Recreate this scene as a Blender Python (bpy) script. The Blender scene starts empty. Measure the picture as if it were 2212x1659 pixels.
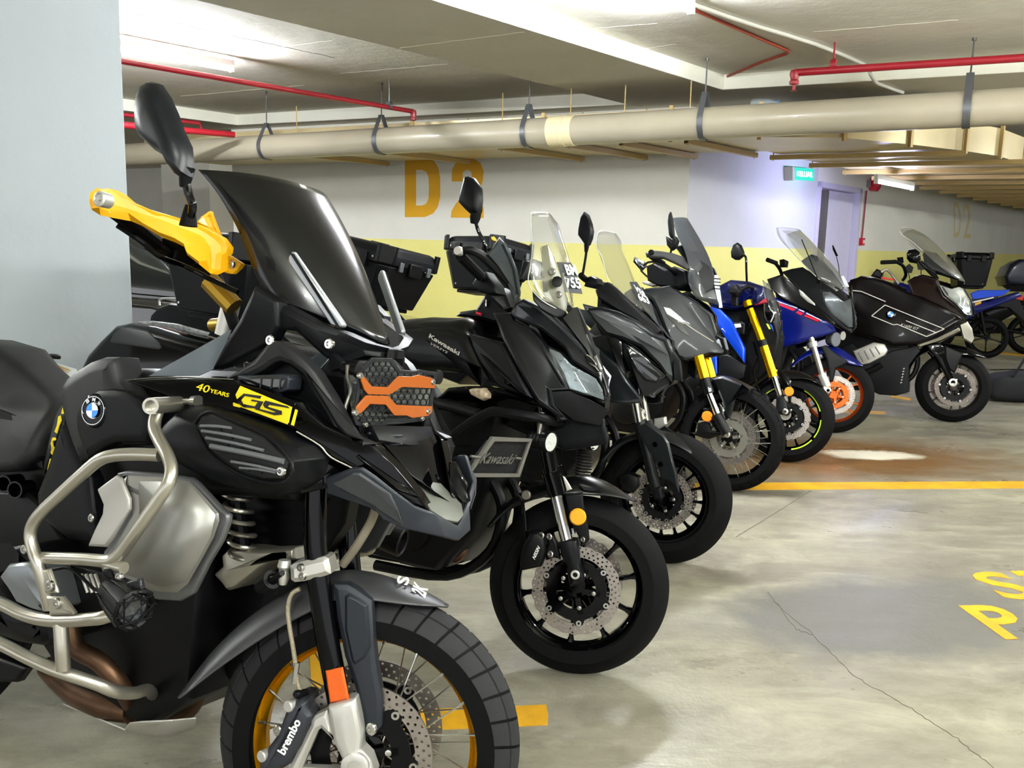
import bpy, bmesh, math, random
from mathutils import Vector, Matrix
from mathutils.geometry import tessellate_polygon
random.seed(7)
SC = bpy.context.scene
COL = SC.collection
R = math.radians

# ---------------------------------------------------------------- camera
FPX = 1930.0; PITCH = math.atan(306/1930); ROLL = 0.024; EYE = Vector((0, 0, 1.42))
_r = Vector((1, 0, 0)); _w = Vector((0, math.cos(PITCH), -math.sin(PITCH))); _u = Vector((0, math.sin(PITCH), math.cos(PITCH)))
CR = _r*math.cos(ROLL)+_u*math.sin(ROLL); CU = _u*math.cos(ROLL)-_r*math.sin(ROLL); CW = _w
cd = bpy.data.cameras.new('camera'); cam = bpy.data.objects.new('camera', cd); COL.objects.link(cam)
cd.sensor_width = 36; cd.lens = FPX*36/2212; cd.clip_start = .05; cd.clip_end = 120
cam.matrix_world = Matrix.Translation(EYE) @ Matrix((CR, CU, -CW)).transposed().to_4x4()
SC.camera = cam
# ---------------------------------------------------------------- world, exposure
wd = bpy.data.worlds.new('world'); SC.world = wd; wd.use_nodes = True
wd.node_tree.nodes['Background'].inputs[0].default_value = (.95, .97, 1, 1)
wd.node_tree.nodes['Background'].inputs[1].default_value = .45
SC.view_settings.view_transform = 'Standard'; SC.view_settings.look = 'None'
SC.view_settings.gamma = 1; SC.view_settings.use_curve_mapping = False
SC.view_settings.exposure = 2.1
SC.cycles.use_denoising = True; SC.cycles.max_bounces = 7; SC.cycles.diffuse_bounces = 4
SC.cycles.transparent_max_bounces = 24; SC.cycles.sample_clamp_indirect = 6
SC.cycles.caustics_reflective = False; SC.cycles.caustics_refractive = False

def ray(x, y): return CW+CR*((x-1106)/FPX)-CU*((y-829.5)/FPX)
def atz(x, y, z):
    d = ray(x, y); return EYE+d*((z-EYE.z)/d.z)
def atplane(x, y, p, n):
    d = ray(x, y); return EYE+d*((p-EYE).dot(n)/d.dot(n))
# skew plan grid of the building: A runs away to the right, B away to the left
AX = Vector((math.sin(R(40)), math.cos(R(40)), 0)); BX = Vector((-.883, .469, 0)).normalized()
def S(a, b, z=0): return AX*a+BX*b+Vector((0, 0, z))
NA = Vector((BX.y, -BX.x, 0)); NA = NA if NA.dot(AX) > 0 else -NA     # normal of planes a=const
NB = Vector((-AX.y, AX.x, 0))                                       # normal of planes b=const

# ---------------------------------------------------------------- materials
MATS = {}
def lin(c):
    if isinstance(c, str):
        c = [int(c[i:i+2], 16)/255 for i in (0, 2, 4)]
    return tuple((v/12.92 if v <= .04045 else ((v+.055)/1.055)**2.4) for v in c[:3])+(1,)
def M(name, col=None, rough=.5, metal=0., coat=0., bump=0., bscale=300., var=0., vscale=8., emit=None, es=1., spec=.4):
    if name in MATS: return MATS[name]
    m = bpy.data.materials.new(name); m.use_nodes = True; nt = m.node_tree; N = nt.nodes; L = nt.links
    b = N['Principled BSDF']; c = lin(col or '808080')
    b.inputs['Base Color'].default_value = c; b.inputs['Roughness'].default_value = rough
    b.inputs['Metallic'].default_value = metal; b.inputs['Coat Weight'].default_value = coat
    b.inputs['Coat Roughness'].default_value = .04; b.inputs['Specular IOR Level'].default_value = spec
    tc = N.new('ShaderNodeTexCoord')
    nz = N.new('ShaderNodeTexNoise'); nz.inputs['Scale'].default_value = vscale; nz.inputs['Detail'].default_value = 5
    L.new(tc.outputs['Object'], nz.inputs['Vector'])
    mx = N.new('ShaderNodeMix'); mx.data_type = 'RGBA'; mx.blend_type = 'MULTIPLY'; mx.inputs[0].default_value = 1
    mr = N.new('ShaderNodeMapRange'); mr.inputs[1].default_value = .3; mr.inputs[2].default_value = .7
    mr.inputs[3].default_value = 1-var; mr.inputs[4].default_value = 1+var*.4
    L.new(nz.outputs['Fac'], mr.inputs[0]); mx.inputs[6].default_value = c; L.new(mr.outputs[0], mx.inputs[7])
    L.new(mx.outputs[2], b.inputs['Base Color'])
    if bump:
        n2 = N.new('ShaderNodeTexNoise'); n2.inputs['Scale'].default_value = bscale; n2.inputs['Detail'].default_value = 3
        L.new(tc.outputs['Object'], n2.inputs['Vector'])
        bp = N.new('ShaderNodeBump'); bp.inputs['Strength'].default_value = bump; bp.inputs['Distance'].default_value = .002
        L.new(n2.outputs['Fac'], bp.inputs['Height']); L.new(bp.outputs['Normal'], b.inputs['Normal'])
    if emit:
        b.inputs['Emission Color'].default_value = lin(emit); b.inputs['Emission Strength'].default_value = es
    MATS[name] = m; return m
def glassy(name, col='ffffff', opacity=.08, rough=.03, gloss=1.0):
    """thin sheet: tinted see-through mixed with a mirror coat by Fresnel, opacity = how much body colour it has"""
    if name in MATS: return MATS[name]
    m = bpy.data.materials.new(name); m.use_nodes = True; nt = m.node_tree; N = nt.nodes; L = nt.links
    N.clear(); out = N.new('ShaderNodeOutputMaterial')
    tr = N.new('ShaderNodeBsdfTransparent'); tr.inputs[0].default_value = lin(col)
    bd = N.new('ShaderNodeBsdfPrincipled'); bd.inputs['Base Color'].default_value = lin(col); bd.inputs['Roughness'].default_value = .2
    gl = N.new('ShaderNodeBsdfGlossy'); gl.inputs['Roughness'].default_value = rough
    nz = N.new('ShaderNodeTexNoise'); nz.inputs['Scale'].default_value = 6
    tc = N.new('ShaderNodeTexCoord'); L.new(tc.outputs['Object'], nz.inputs['Vector'])
    mp = N.new('ShaderNodeMapRange'); mp.inputs[3].default_value = opacity*.85; mp.inputs[4].default_value = min(1, opacity*1.15)
    L.new(nz.outputs['Fac'], mp.inputs[0])
    a = N.new('ShaderNodeMixShader'); L.new(mp.outputs[0], a.inputs[0]); L.new(tr.outputs[0], a.inputs[1]); L.new(bd.outputs[0], a.inputs[2])
    fr = N.new('ShaderNodeFresnel'); fr.inputs[0].default_value = 1.5
    mu = N.new('ShaderNodeMath'); mu.operation = 'MULTIPLY'; mu.inputs[1].default_value = gloss; L.new(fr.outputs[0], mu.inputs[0])
    b = N.new('ShaderNodeMixShader'); L.new(mu.outputs[0], b.inputs[0]); L.new(a.outputs[0], b.inputs[1]); L.new(gl.outputs[0], b.inputs[2])
    L.new(b.outputs[0], out.inputs[0]); MATS[name] = m; return m

# ---------------------------------------------------------------- object helpers
def finish(me, ang=35):
    me.polygons.foreach_set('use_smooth', [True]*len(me.polygons))
    try: me.set_sharp_from_angle(angle=R(ang))
    except Exception: pass
def link(name, me, mat=None, parent=None, bevel=0., ang=35, label=None):
    o = bpy.data.objects.new(name, me); COL.objects.link(o)
    if mat: me.materials.append(mat)
    if bevel:
        b = o.modifiers.new('bevel', 'BEVEL'); b.width = bevel; b.segments = 2; b.limit_method = 'ANGLE'; b.angle_limit = R(30); b.harden_normals = False
    finish(me, ang)
    if parent: o.parent = parent
    if label: o['label'] = label
    return o
def mesh(verts, faces):
    me = bpy.data.meshes.new('m'); me.from_pydata([tuple(v) for v in verts], [], faces); me.update(); return me
class MB:
    """collects geometry for one mesh"""
    def __init__(s): s.v = []; s.f = []
    def add(s, verts, faces):
        k = len(s.v); s.v += [Vector(v) for v in verts]; s.f += [tuple(i+k for i in f) for f in faces]; return s
    def box(s, c, d, m=None):
        c = Vector(c); x, y, z = [q/2 for q in d]
        vs = [Vector((i*x, j*y, k*z)) for i in (-1, 1) for j in (-1, 1) for k in (-1, 1)]
        vs = [(m @ v if m else v)+c for v in vs]
        return s.add(vs, [(0, 1, 3, 2), (4, 6, 7, 5), (0, 4, 5, 1), (2, 3, 7, 6), (0, 2, 6, 4), (1, 5, 7, 3)])
    def prism(s, base, off):
        """closed prism from polygon base (world order free) swept by off"""
        n = len(base); off = Vector(off); base = [Vector(b) for b in base]
        fs = [tuple(range(n)), tuple(range(2*n-1, n-1, -1))]+[(i, i+n, (i+1) % n+n, (i+1) % n) for i in range(n)]
        return s.add(base+[b+off for b in base], fs)
    def tube(s, pts, r, seg=10, smooth=0, caps=True):
        pts = [Vector(p) for p in pts]
        rr = list(r) if isinstance(r, (list, tuple)) else [r]*len(pts)
        if smooth and len(pts) > 2:
            q = []; q2 = []
            for i in range(len(pts)-1):
                p0 = pts[max(i-1, 0)]; p1 = pts[i]; p2 = pts[i+1]; p3 = pts[min(i+2, len(pts)-1)]
                for k in range(smooth):
                    t = k/smooth
                    q.append(.5*((2*p1)+(p2-p0)*t+(2*p0-5*p1+4*p2-p3)*t*t+(3*p1-p0-3*p2+p3)*t**3)); q2.append(rr[i]*(1-t)+rr[i+1]*t)
            q.append(pts[-1]); q2.append(rr[-1]); pts = q; rr = q2
        n = len(pts); T = []
        for i in range(n):
            a = pts[max(i-1, 0)]; b = pts[min(i+1, n-1)]; T.append((b-a).normalized())
        u = T[0].orthogonal().normalized(); rings = []
        for i in range(n):
            u = (u-T[i]*u.dot(T[i])).normalized(); w = T[i].cross(u)
            rings.append([pts[i]+(u*math.cos(2*math.pi*k/seg)+w*math.sin(2*math.pi*k/seg))*rr[i] for k in range(seg)])
        k0 = len(s.v); vs = [v for rg in rings for v in rg]; fs = []
        for i in range(n-1):
            for k in range(seg):
                fs.append((i*seg+k, i*seg+(k+1) % seg, (i+1)*seg+(k+1) % seg, (i+1)*seg+k))
        if caps: fs += [tuple(range(seg-1, -1, -1)), tuple(range((n-1)*seg, n*seg))]
        return s.add(vs, fs)
    def lathe(s, p, ax, prof, seg=24, closed=False):
        """prof = [(t, r)...] along axis ax from p"""
        p = Vector(p); ax = Vector(ax).normalized(); u = ax.orthogonal().normalized(); w = ax.cross(u)
        n = len(prof); vs = []; fs = []
        for t, r in prof:
            r = max(r, 1e-5)
            vs += [p+ax*t+(u*math.cos(2*math.pi*k/seg)+w*math.sin(2*math.pi*k/seg))*r for k in range(seg)]
        for i in range(n if closed else n-1):
            j = (i+1) % n
            for k in range(seg):
                fs.append((i*seg+k, i*seg+(k+1) % seg, j*seg+(k+1) % seg, j*seg+k))
        if not closed: fs += [tuple(range(seg-1, -1, -1)), tuple(range((n-1)*seg, n*seg))]
        return s.add(vs, fs)
    def xf(s, m, start=0):
        for i in range(start, len(s.v)): s.v[i] = m @ s.v[i]
        return s
    def build(s, name, mat, parent=None, bevel=0., ang=35, label=None, fix=True):
        me = mesh(s.v, s.f)
        if fix:
            bm = bmesh.new(); bm.from_mesh(me); bmesh.ops.recalc_face_normals(bm, faces=bm.faces); bm.to_mesh(me); bm.free()
        return link(name, me, mat, parent, bevel, ang, label)
def tag(o, label=None, cat=None, group=None, kind=None):
    for k, v in (('label', label), ('category', cat), ('group', group), ('kind', kind)):
        if v: o[k] = v
    return o
def struct(o): o['kind'] = 'structure'; return o
def inset2(poly, d):
    """inset 2-D polygon by d with mitres"""
    n = len(poly); ar = sum(poly[i][0]*poly[(i+1) % n][1]-poly[(i+1) % n][0]*poly[i][1] for i in range(n)); sg = 1 if ar > 0 else -1
    out = []
    for i in range(n):
        p0 = Vector(poly[i-1]); p1 = Vector(poly[i]); p2 = Vector(poly[(i+1) % n])
        a = (p1-p0); b = (p2-p1)
        if a.length < 1e-7 or b.length < 1e-7: out.append(p1); continue
        a.normalize(); b.normalize()
        na = Vector((-a.y, a.x))*sg; nb = Vector((-b.y, b.x))*sg; m = (na+nb)
        if m.length < 1e-4: m = na
        m.normalize(); k = max(.45, m.dot(na)); out.append(p1+m*(d/k))
    return out
def textmesh(s, xlen=None, bold=.0, shear=0., ext=.0, spacing=1.):
    cu = bpy.data.curves.new('t', 'FONT'); cu.body = s; cu.offset = bold; cu.shear = shear; cu.extrude = ext; cu.space_character = spacing
    cu.resolution_u = 3
    o = bpy.data.objects.new('t', cu); COL.objects.link(o); dg = bpy.context.evaluated_depsgraph_get(); dg.update()
    me = bpy.data.meshes.new_from_object(o.evaluated_get(dg)); bpy.data.objects.remove(o); bpy.data.curves.remove(cu)
    return me
def text_on(name, s, bl, br, tl, mat, parent=None, bold=.0, shear=0., lift=.001, thick=.0008, spacing=1.):
    """text stretched to the parallelogram bottom-left, bottom-right, top-left"""
    me = textmesh(s, bold=bold, shear=shear, ext=.02, spacing=spacing)
    xs = [v.co.x for v in me.vertices]; ys = [v.co.y for v in me.vertices]
    x0, x1, y0, y1 = min(xs), max(xs), min(ys), max(ys)
    bl, br, tl = Vector(bl), Vector(br), Vector(tl); n = (br-bl).cross(tl-bl).normalized()
    for v in me.vertices:
        v.co = bl+(br-bl)*((v.co.x-x0)/(x1-x0))+(tl-bl)*((v.co.y-y0)/(y1-y0))+n*(lift+(thick if v.co.z > 0 else -.0006))
    return link(name, me, mat, parent)
# ---------------------------------------------------------------- lamps (fluorescent battens, seen and added)
m_tube = M('lamp_tube', 'ffffff', .4, emit='f6faf6', es=120)
m_tubeb = M('lamp_tube_blue', 'ffffff', .4, emit='c9ccff', es=45)
m_white_metal = M('white_enamel', 'd8dad6', .4)
def batten(a0, b0, length, z, label, along='a', mat=None, group=None):
    d = AX if along == 'a' else BX; c = S(a0, b0, z); p0 = c; p1 = c+d*length
    root = bpy.data.objects.new('fluorescent_lamp', None); COL.objects.link(root); root.location = (p0+p1)/2
    inv = Matrix.Translation(-(p0+p1)/2); side = d.cross(Vector((0, 0, 1)))
    mb = MB(); rot = Matrix((d, side, Vector((0, 0, 1)))).transposed()
    mb.box((p0+p1)/2+Vector((0, 0, .028)), (length+.04, .036, .05), rot); mb.xf(inv); mb.build('housing', m_white_metal, root, .004)
    mb = MB()
    for q, s in ((p0, 1), (p1, -1)):
        mb = MB(); mb.box(q+d*s*-.005+Vector((0, 0, -.012)), (.03, .04, .06), rot); mb.xf(inv); mb.build('end_cap', m_white_metal, root, .003)
    mb = MB(); mb.tube([p0+Vector((0, 0, -.018)), p1+Vector((0, 0, -.018))], .017, 12); mb.xf(inv); mb.build('tube', mat or m_tube, root)
    tag(root, label, 'ceiling light', group); return root
SLAB = 2.86; SOF = 2.737
def bat_at(x, y, length, z, label):
    p = atz(x, y, z-.018); b = p.dot(NB)/BX.dot(NB); a = (p-BX*b).dot(AX); return batten(a-length, b, length, z, label, mat=M('lamp_tube_bright', 'ffffff', .4, emit='f4f8ff', es=185))
bat_at(500, 150, 1.2, 2.77, 'glowing fluorescent batten on the ceiling between the white pillar and the red sprinkler pipe')
# ---------------------------------------------------------------- surface materials of the room
def nodes(name):
    m = bpy.data.materials.new(name); m.use_nodes = True; return m, m.node_tree, m.node_tree.nodes, m.node_tree.links
def ramp(N, L, src, stops):
    r = N.new('ShaderNodeValToRGB'); e = r.color_ramp.elements
    while len(e) < len(stops): e.new(.5)
    for i, (p, c) in enumerate(stops): e[i].position = p; e[i].color = c if len(c) == 4 else lin(c)
    L.new(src, r.inputs[0]); return r.outputs[0]
def noise(N, L, vec, scale, detail=6, rough=.55, dist=0.):
    n = N.new('ShaderNodeTexNoise'); n.inputs['Scale'].default_value = scale; n.inputs['Detail'].default_value = detail
    n.inputs['Roughness'].default_value = rough; n.inputs['Distortion'].default_value = dist; L.new(vec, n.inputs['Vector']); return n.outputs['Fac']
def mixc(N, L, fac, a, b, mode='MIX'):
    x = N.new('ShaderNodeMix'); x.data_type = 'RGBA'; x.blend_type = mode
    for i, v in ((0, fac), (6, a), (7, b)):
        if isinstance(v, bpy.types.NodeSocket): L.new(v, x.inputs[i])
        else: x.inputs[i].default_value = v if i == 0 else lin(v)
    return x.outputs[2]
def blob(N, L, vec, centre, rx, ry, rot, soft):
    """1 inside an irregular ellipse around centre (object coordinates), 0 outside"""
    mp = N.new('ShaderNodeMapping'); mp.vector_type = 'TEXTURE'; mp.inputs['Location'].default_value = centre
    mp.inputs['Rotation'].default_value = (0, 0, rot); mp.inputs['Scale'].default_value = (rx, ry, 1)
    L.new(vec, mp.inputs[0]); ln = N.new('ShaderNodeVectorMath'); ln.operation = 'LENGTH'; L.new(mp.outputs[0], ln.inputs[0])
    nz = noise(N, L, vec, 5, 8, .6); ad = N.new('ShaderNodeMath'); ad.operation = 'MULTIPLY_ADD'; ad.inputs[1].default_value = 1.1; L.new(nz, ad.inputs[0])
    L.new(ln.outputs['Value'], ad.inputs[2]); mr = N.new('ShaderNodeMapRange')
    mr.inputs[1].default_value = 1.5-soft; mr.inputs[2].default_value = 1.5+soft; mr.inputs[3].default_value = 1; mr.inputs[4].default_value = 0
    L.new(ad.outputs[0], mr.inputs[0]); return mr.outputs[0]
m_floor, nt, N, L = nodes('concrete_floor'); bs = N['Principled BSDF']; tc = N.new('ShaderNodeTexCoord'); V = tc.outputs['Object']
mpf = N.new('ShaderNodeMapping'); mpf.inputs['Scale'].default_value = (.55, 1.2, 1); mpf.inputs['Rotation'].default_value = (0, 0, .12); L.new(V, mpf.inputs[0]); VF = mpf.outputs[0]
c1 = ramp(N, L, noise(N, L, VF, .9, 10, .62, .4), [(.28, '5c574d'), (.45, '827d70'), (.58, '928e7c'), (.78, 'b0ab99')])
c2 = mixc(N, L, ramp(N, L, noise(N, L, VF, 6, 12, .75), [(.42, (0, 0, 0, 1)), (.7, (.55, .55, .55, 1))]), c1, '4d4939')
c3 = mixc(N, L, ramp(N, L, noise(N, L, VF, 2.6, 12, .74, .8), [(.5, (0, 0, 0, 1)), (.72, (.6, .6, .6, 1))]), c2, 'b5b09b')
st = atz(1850, 985, 0); b1 = blob(N, L, V, (st.x-.1, st.y-.05, 0), 1.15, .62, .1, .45)
c4 = mixc(N, L, b1, c3, '6e4f2c')
b2 = blob(N, L, V, (st.x+.12, st.y+.05, 0), .34, .15, 0, .2)
c5 = mixc(N, L, b2, c4, 'ded6c2')
g1 = atz(1990, 1330, 0); b3 = blob(N, L, V, (g1.x-.1, g1.y, 0), .75, .38, .2, .2)
c6 = mixc(N, L, b3, c5, '686660')
g2 = atz(1950, 1290, 0); sp = ramp(N, L, noise(N, L, V, 60, 3, .5), [(.70, (0, 0, 0, 1)), (.76, (.6, .6, .6, 1))])
c7 = mixc(N, L, sp, c6, '4a4740')
L.new(c7, bs.inputs['Base Color'])
L.new(ramp(N, L, noise(N, L, VF, 1.6, 8, .65), [(.35, (.22, .22, .22, 1)), (.7, (.55, .55, .55, 1))]), bs.inputs['Roughness'])
bp = N.new('ShaderNodeBump'); bp.inputs['Strength'].default_value = .25; bp.inputs['Distance'].default_value = .01
L.new(noise(N, L, V, 22, 8, .6), bp.inputs['Height']); L.new(bp.outputs[0], bs.inputs['Normal'])
def plaster(name, col, var='b9b9b2', rough=.75, scale=1.2, bump=.3, bs_=18.):
    m, nt, N, L = nodes(name); b = N['Principled BSDF']; tc = N.new('ShaderNodeTexCoord'); V = tc.outputs['Object']
    c = mixc(N, L, ramp(N, L, noise(N, L, V, scale, 8, .6), [(.4, (0, 0, 0, 1)), (.75, (1, 1, 1, 1))]), col, var)
    c = mixc(N, L, ramp(N, L, noise(N, L, V, 14, 4, .6), [(.72, (0, 0, 0, 1)), (.8, (.35, .35, .35, 1))]), c, var)
    L.new(c, b.inputs['Base Color']); b.inputs['Roughness'].default_value = rough
    bp = N.new('ShaderNodeBump'); bp.inputs['Strength'].default_value = bump; bp.inputs['Distance'].default_value = .01
    L.new(noise(N, L, V, bs_, 10, .6), bp.inputs['Height']); L.new(bp.outputs[0], b.inputs['Normal']); MATS[name] = m; return m
m_wall = plaster('wall_paint_white', 'e8e6dc', 'dfddd2')
m_yel = plaster('wall_paint_yellow', 'f3eb93', 'eae286')
m_ceil = plaster('ceiling_concrete', 'dedbd0', 'cbc7ba', .8, .9, .6, 9)
m_soff = plaster('beam_concrete', 'd3cfc2', 'c6c2b4', .8, .8, .4, 9)
m_band = plaster('beam_face_white', 'ecebdc', 'dfddcb', .8, 1.5, .3)
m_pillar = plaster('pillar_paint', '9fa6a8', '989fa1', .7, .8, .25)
m_orange = plaster('wall_paint_orange', 'e8622a', 'dd5a25')
m_linepaint = plaster('line_paint_yellow', 'd6a01a', 'b08224', .5, 6, .3, 30)
m_letter = plaster('letter_paint_yellow', 'e3a912', 'dba20f', .6)
# ---------------------------------------------------------------- floor, ceiling, beams
def slab(name, ab, z0, z1, mat, bevel=0):
    mb = MB(); mb.prism([S(a, b, z0) for a, b in ab], (0, 0, z1-z0)); return mb.build(name, mat, None, bevel)
def rect(a0, a1, b0, b1): return [(a0, b0), (a1, b0), (a1, b1), (a0, b1)]
floor = struct(slab('floor', rect(-9, 34, -16, 22), -.12, 0, m_floor))
ceiling = struct(slab('ceiling', rect(-9, 34, -16, 22), SLAB, SLAB+.2, m_ceil))
def beam(name, ab, z0=SOF): 
    o = slab(name, ab, z0, SLAB+.05, m_soff, .006); o.data.materials.append(m_band)
    for p in o.data.polygons:
        if abs(p.normal.z) < .5: p.material_index = 1
    return struct(o)
soffit_ = beam('trim_1', rect(-9, 34, 3.82, 4.97)); beam('trim_2', rect(7.93, 9.3, -16, 3.82)); beam('trim_3', rect(8.43, 9.6, 4.97, 9.97))
beam('trim_4', rect(-9, 34, 9.97, 11.0)); beam('trim_5', rect(15, 16, -16, 3.82)); beam('trim_6', rect(-9, 34, -5.2, -4.1))
# ---------------------------------------------------------------- walls
def wallseg(name, p, q, thick_dir, z0, z1, mat, t=.15, bands=()):
    """upright slab between plan points p and q; bands = children (z0, z1, mat, name) of paint"""
    mb = MB(); off = thick_dir.normalized()*t
    mb.prism([p+Vector((0, 0, z0)), q+Vector((0, 0, z0)), q+Vector((0, 0, z1)), p+Vector((0, 0, z1))], off); o = mb.build(name, mat)
    for k, (a, b, m, nm) in enumerate(bands):
        mb = MB(); mb.prism([p+Vector((0, 0, a)), q+Vector((0, 0, a)), q+Vector((0, 0, b)), p+Vector((0, 0, b))], -thick_dir.normalized()*.003); mb.build(nm, m, o)
    return struct(o)
WA = 8.74; WB = 4.49
YEL = [(0.02, 1.425, m_yel, 'yellow_paint')]
back = wallseg('wall_back', S(WA, WB), S(WA, 10.45), NA, 0, SOF, m_wall, .2, YEL)
def a_on(px, b): return (atplane(px, 520, S(0, b, 0), NB)-BX*b).dot(AX)   # a where pixel column px meets plane b
a1, a2 = a_on(1757, WB), a_on(1850, WB)
wr = wallseg('wall_right', S(WA, WB), S(a1, WB), NB, 0, SOF, plaster('wall_white_shaded', 'cccdd3', 'c4c5cb'), .2, YEL)  # the different lighting on this wall is put into its grey colour
wf = wallseg('wall_far', S(a2, WB), S(30, WB), NB, 0, SOF, m_wall, .2, YEL)
zl = 2.25
o = wallseg('wall_lintel', S(a1, WB), S(a2, WB), NB, zl, SOF, m_wall, .2)
wallseg('wall_corridor', S(a1-1.5, WB+.75), S(a2+1.5, WB+.75), NB, 0, SOF, m_wall, .1, [(.02, 1.72, m_orange, 'orange_paint')])
wallseg('wall_left', S(14.5, 9), S(14.5, 22), NA, 0, SLAB, m_wall, .2, [(1.15, 1.62, m_orange, 'orange_stripe')])
wallseg('wall_outer', S(30, -16), S(30, WB), NA, 0, SLAB, m_wall, .2, YEL)
wallseg('wall_side', S(-9, 21.8), S(34, 21.8), NB, 0, SLAB, m_wall, .2)
def crop_(ox, oy, k): return lambda x, y: (ox+x/k, oy+y/k)
def ap(x, y, a): return atplane(x, y, S(a, 0), NA)
def bpn(x, y, b): return atplane(x, y, S(0, b), NB)
pil = slab('wall_pillar', [(2.0, 4.3), (3.03, 4.3), (3.03, 5.3), (2.0, 5.3)], 0, SLAB, m_pillar, .01); struct(pil)
slab_y = None
# column and far column behind
def bcol(px, a): return ap(px, 420, a).dot(NB)/BX.dot(NB)
c0, c1 = bcol(350, 12), bcol(453, 12)
colm = slab('wall_column', [(12, c1), (12.02, c1), (13.2, c0-.75), (13.2, c0), (12, c0)], 0, SLAB, m_wall); struct(colm)
for z0, z1, m_ in ((1.18, 1.62, m_orange),):
    mb = MB(); mb.prism([S(12-.004, c0, z0), S(12-.004, c1, z0), S(12-.004, c1, z1), S(12-.004, c0, z1)], AX*.003); mb.build('orange_paint', m_, colm)
c2, c3 = bcol(551, 14), bcol(610, 14)
col2 = struct(slab('wall_column', [(14, c2), (14, c3), (14.3, c3), (14.3, c2)], 0, SLAB, m_wall))
def placequad(name, pts, mat, parent, z=.002):
    """flat paint on the floor through floor points"""
    mb = MB(); mb.prism([Vector((p.x, p.y, 0)) for p in pts], (0, 0, z)); return mb.build(name, mat, parent)
f = lambda x, y: atz(x, y, 0)
def fl(pts, **k): return placequad('painted_line', [f(*p) for p in pts], m_linepaint, floor)
fl([(1035, 1046), (1500, 1044), (2212, 1040), (2700, 1037), (2700, 1050), (2212, 1055), (1500, 1059), (1020, 1062)])
fl([(835, 1536), (1180, 1523), (1184, 1545), (1183, 1567), (845, 1581)])
fl([(668, 1398), (697, 1398), (706, 1500), (674, 1502)])
fl([(1700, 880), (1914, 889), (1912, 895), (1700, 886)]); fl([(1925, 853), (1968, 861), (1966, 866), (1925, 858)])
fl([(2120, 757), (2230, 766), (2230, 771), (2120, 762)])
# floor lettering
P_bl, P_tl = f(2172, 1382), f(2070, 1309); Lw = f(2192, 1329)-f(2103, 1332)
for ch, o_ in (('P', P_tl), ('S', f(2084, 1237)), ('T', f(2084, 1237)+Lw*1.25)):
    bl = o_-(P_tl-P_bl); text_on('painted_letter', ch, bl, bl+Lw, o_, m_linepaint, floor, bold=.02, lift=.0012)
# wall lettering
def lets(ch, px, pars, pl, mat, bold=.03):
    (x0, y0), (x1, y1), (x2, y2) = px
    q = [pl(x0, y0), pl(x1, y1), pl(x2, y2)]; return text_on('painted_letter', ch, *q, mat, pars, bold=bold, lift=.002)
pb = lambda x, y: ap(x, y, WA)
def wallshape(px, pl, par, mat, w=.003, holes=None):
    P_ = [pl(*p) for p in px]; n = (P_[1]-P_[0]).cross(P_[2]-P_[0]).normalized(); n = n if n.dot(EYE-P_[0]) > 0 else -n
    mb = MB(); mb.prism([p+n*.001 for p in P_], n*.002); return mb.build('painted_letter', mat, par)
wallshape([(875, 469), (875, 342), (925, 342), (938, 348), (947, 362), (951, 385), (951, 425), (946, 447), (936, 461), (918, 469), (899, 469), (899, 444), (912, 444), (921, 440), (926, 428), (927, 405), (926, 384), (922, 372), (912, 367), (899, 367), (899, 469)], pb, back, m_letter)
wallshape([(974, 470), (976, 455), (985, 440), (1006, 415), (1015, 398), (1020, 382), (1018, 370), (1008, 366), (1000, 372), (999, 392), (976, 392), (977, 366), (986, 350), (1002, 342), (1022, 342), (1038, 352), (1045, 370), (1043, 392), (1034, 412), (1018, 436), (1010, 447), (1045, 447), (1045, 471)], pb, back, m_letter)
m_fade = plaster('faded_letter_paint', 'e2cf86', 'd8d4bd', .7)
pf = lambda x, y: bpn(x, y, WB)
lets('D', [(2060, 513), (2075, 514), (2060, 436)], wf, pf, m_fade, .0); lets('2', [(2081, 514), (2097, 515), (2081, 439)], wf, pf, m_fade, .0)
# cracks, joints and plaster seams
def strip(name, pts, z, w, mat, par, up=1):
    P_ = [atz(x, y, z) for x, y in pts]; mb = MB(); vs = []
    for i, p in enumerate(P_):
        t = (P_[min(i+1, len(P_)-1)]-P_[max(i-1, 0)]).normalized(); n = Vector((-t.y, t.x, 0))*w*(.6+.8*random.random())*.5
        vs += [p+n+Vector((0, 0, .0012*up)), p-n+Vector((0, 0, .0012*up)), p+n-Vector((0, 0, .002*up)), p-n-Vector((0, 0, .002*up))]
    fs = []
    for i in range(len(P_)-1): a = i*4; fs += [(a, a+1, a+5, a+4), (a, a+4, a+6, a+2), (a+1, a+3, a+7, a+5)]
    mb.add(vs, fs); return mb.build(name, mat, par)
def wob(pts, n=9, k=5.):
    out = []
    for (x0, y0), (x1, y1) in zip(pts, pts[1:]):
        for i in range(n): t = i/n; out.append((x0+(x1-x0)*t+random.uniform(-k, k), y0+(y1-y0)*t+random.uniform(-k, k)*.6))
    return out+[pts[-1]]
m_crack = M('crack_dark', '5d584c', .9); m_seam = M('plaster_seam', 'eeeadd', .8)
strip('crack', wob([(1672, 1300), (1760, 1375), (1850, 1465), (1960, 1525), (2060, 1590), (2150, 1662)], 12, 3), 0, .0024, m_crack, floor)
strip('crack', wob([(1660, 1280), (1720, 1360), (1755, 1372)], 8, 3), 0, .002, m_crack, floor)
strip('floor_joint', [(1752, 1060), (1640, 1130), (1590, 1160)], 0, .005, m_crack, floor)
q6 = crop_(280, 0, 2.168); q7 = crop_(1200, 0, 2.186)
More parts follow.
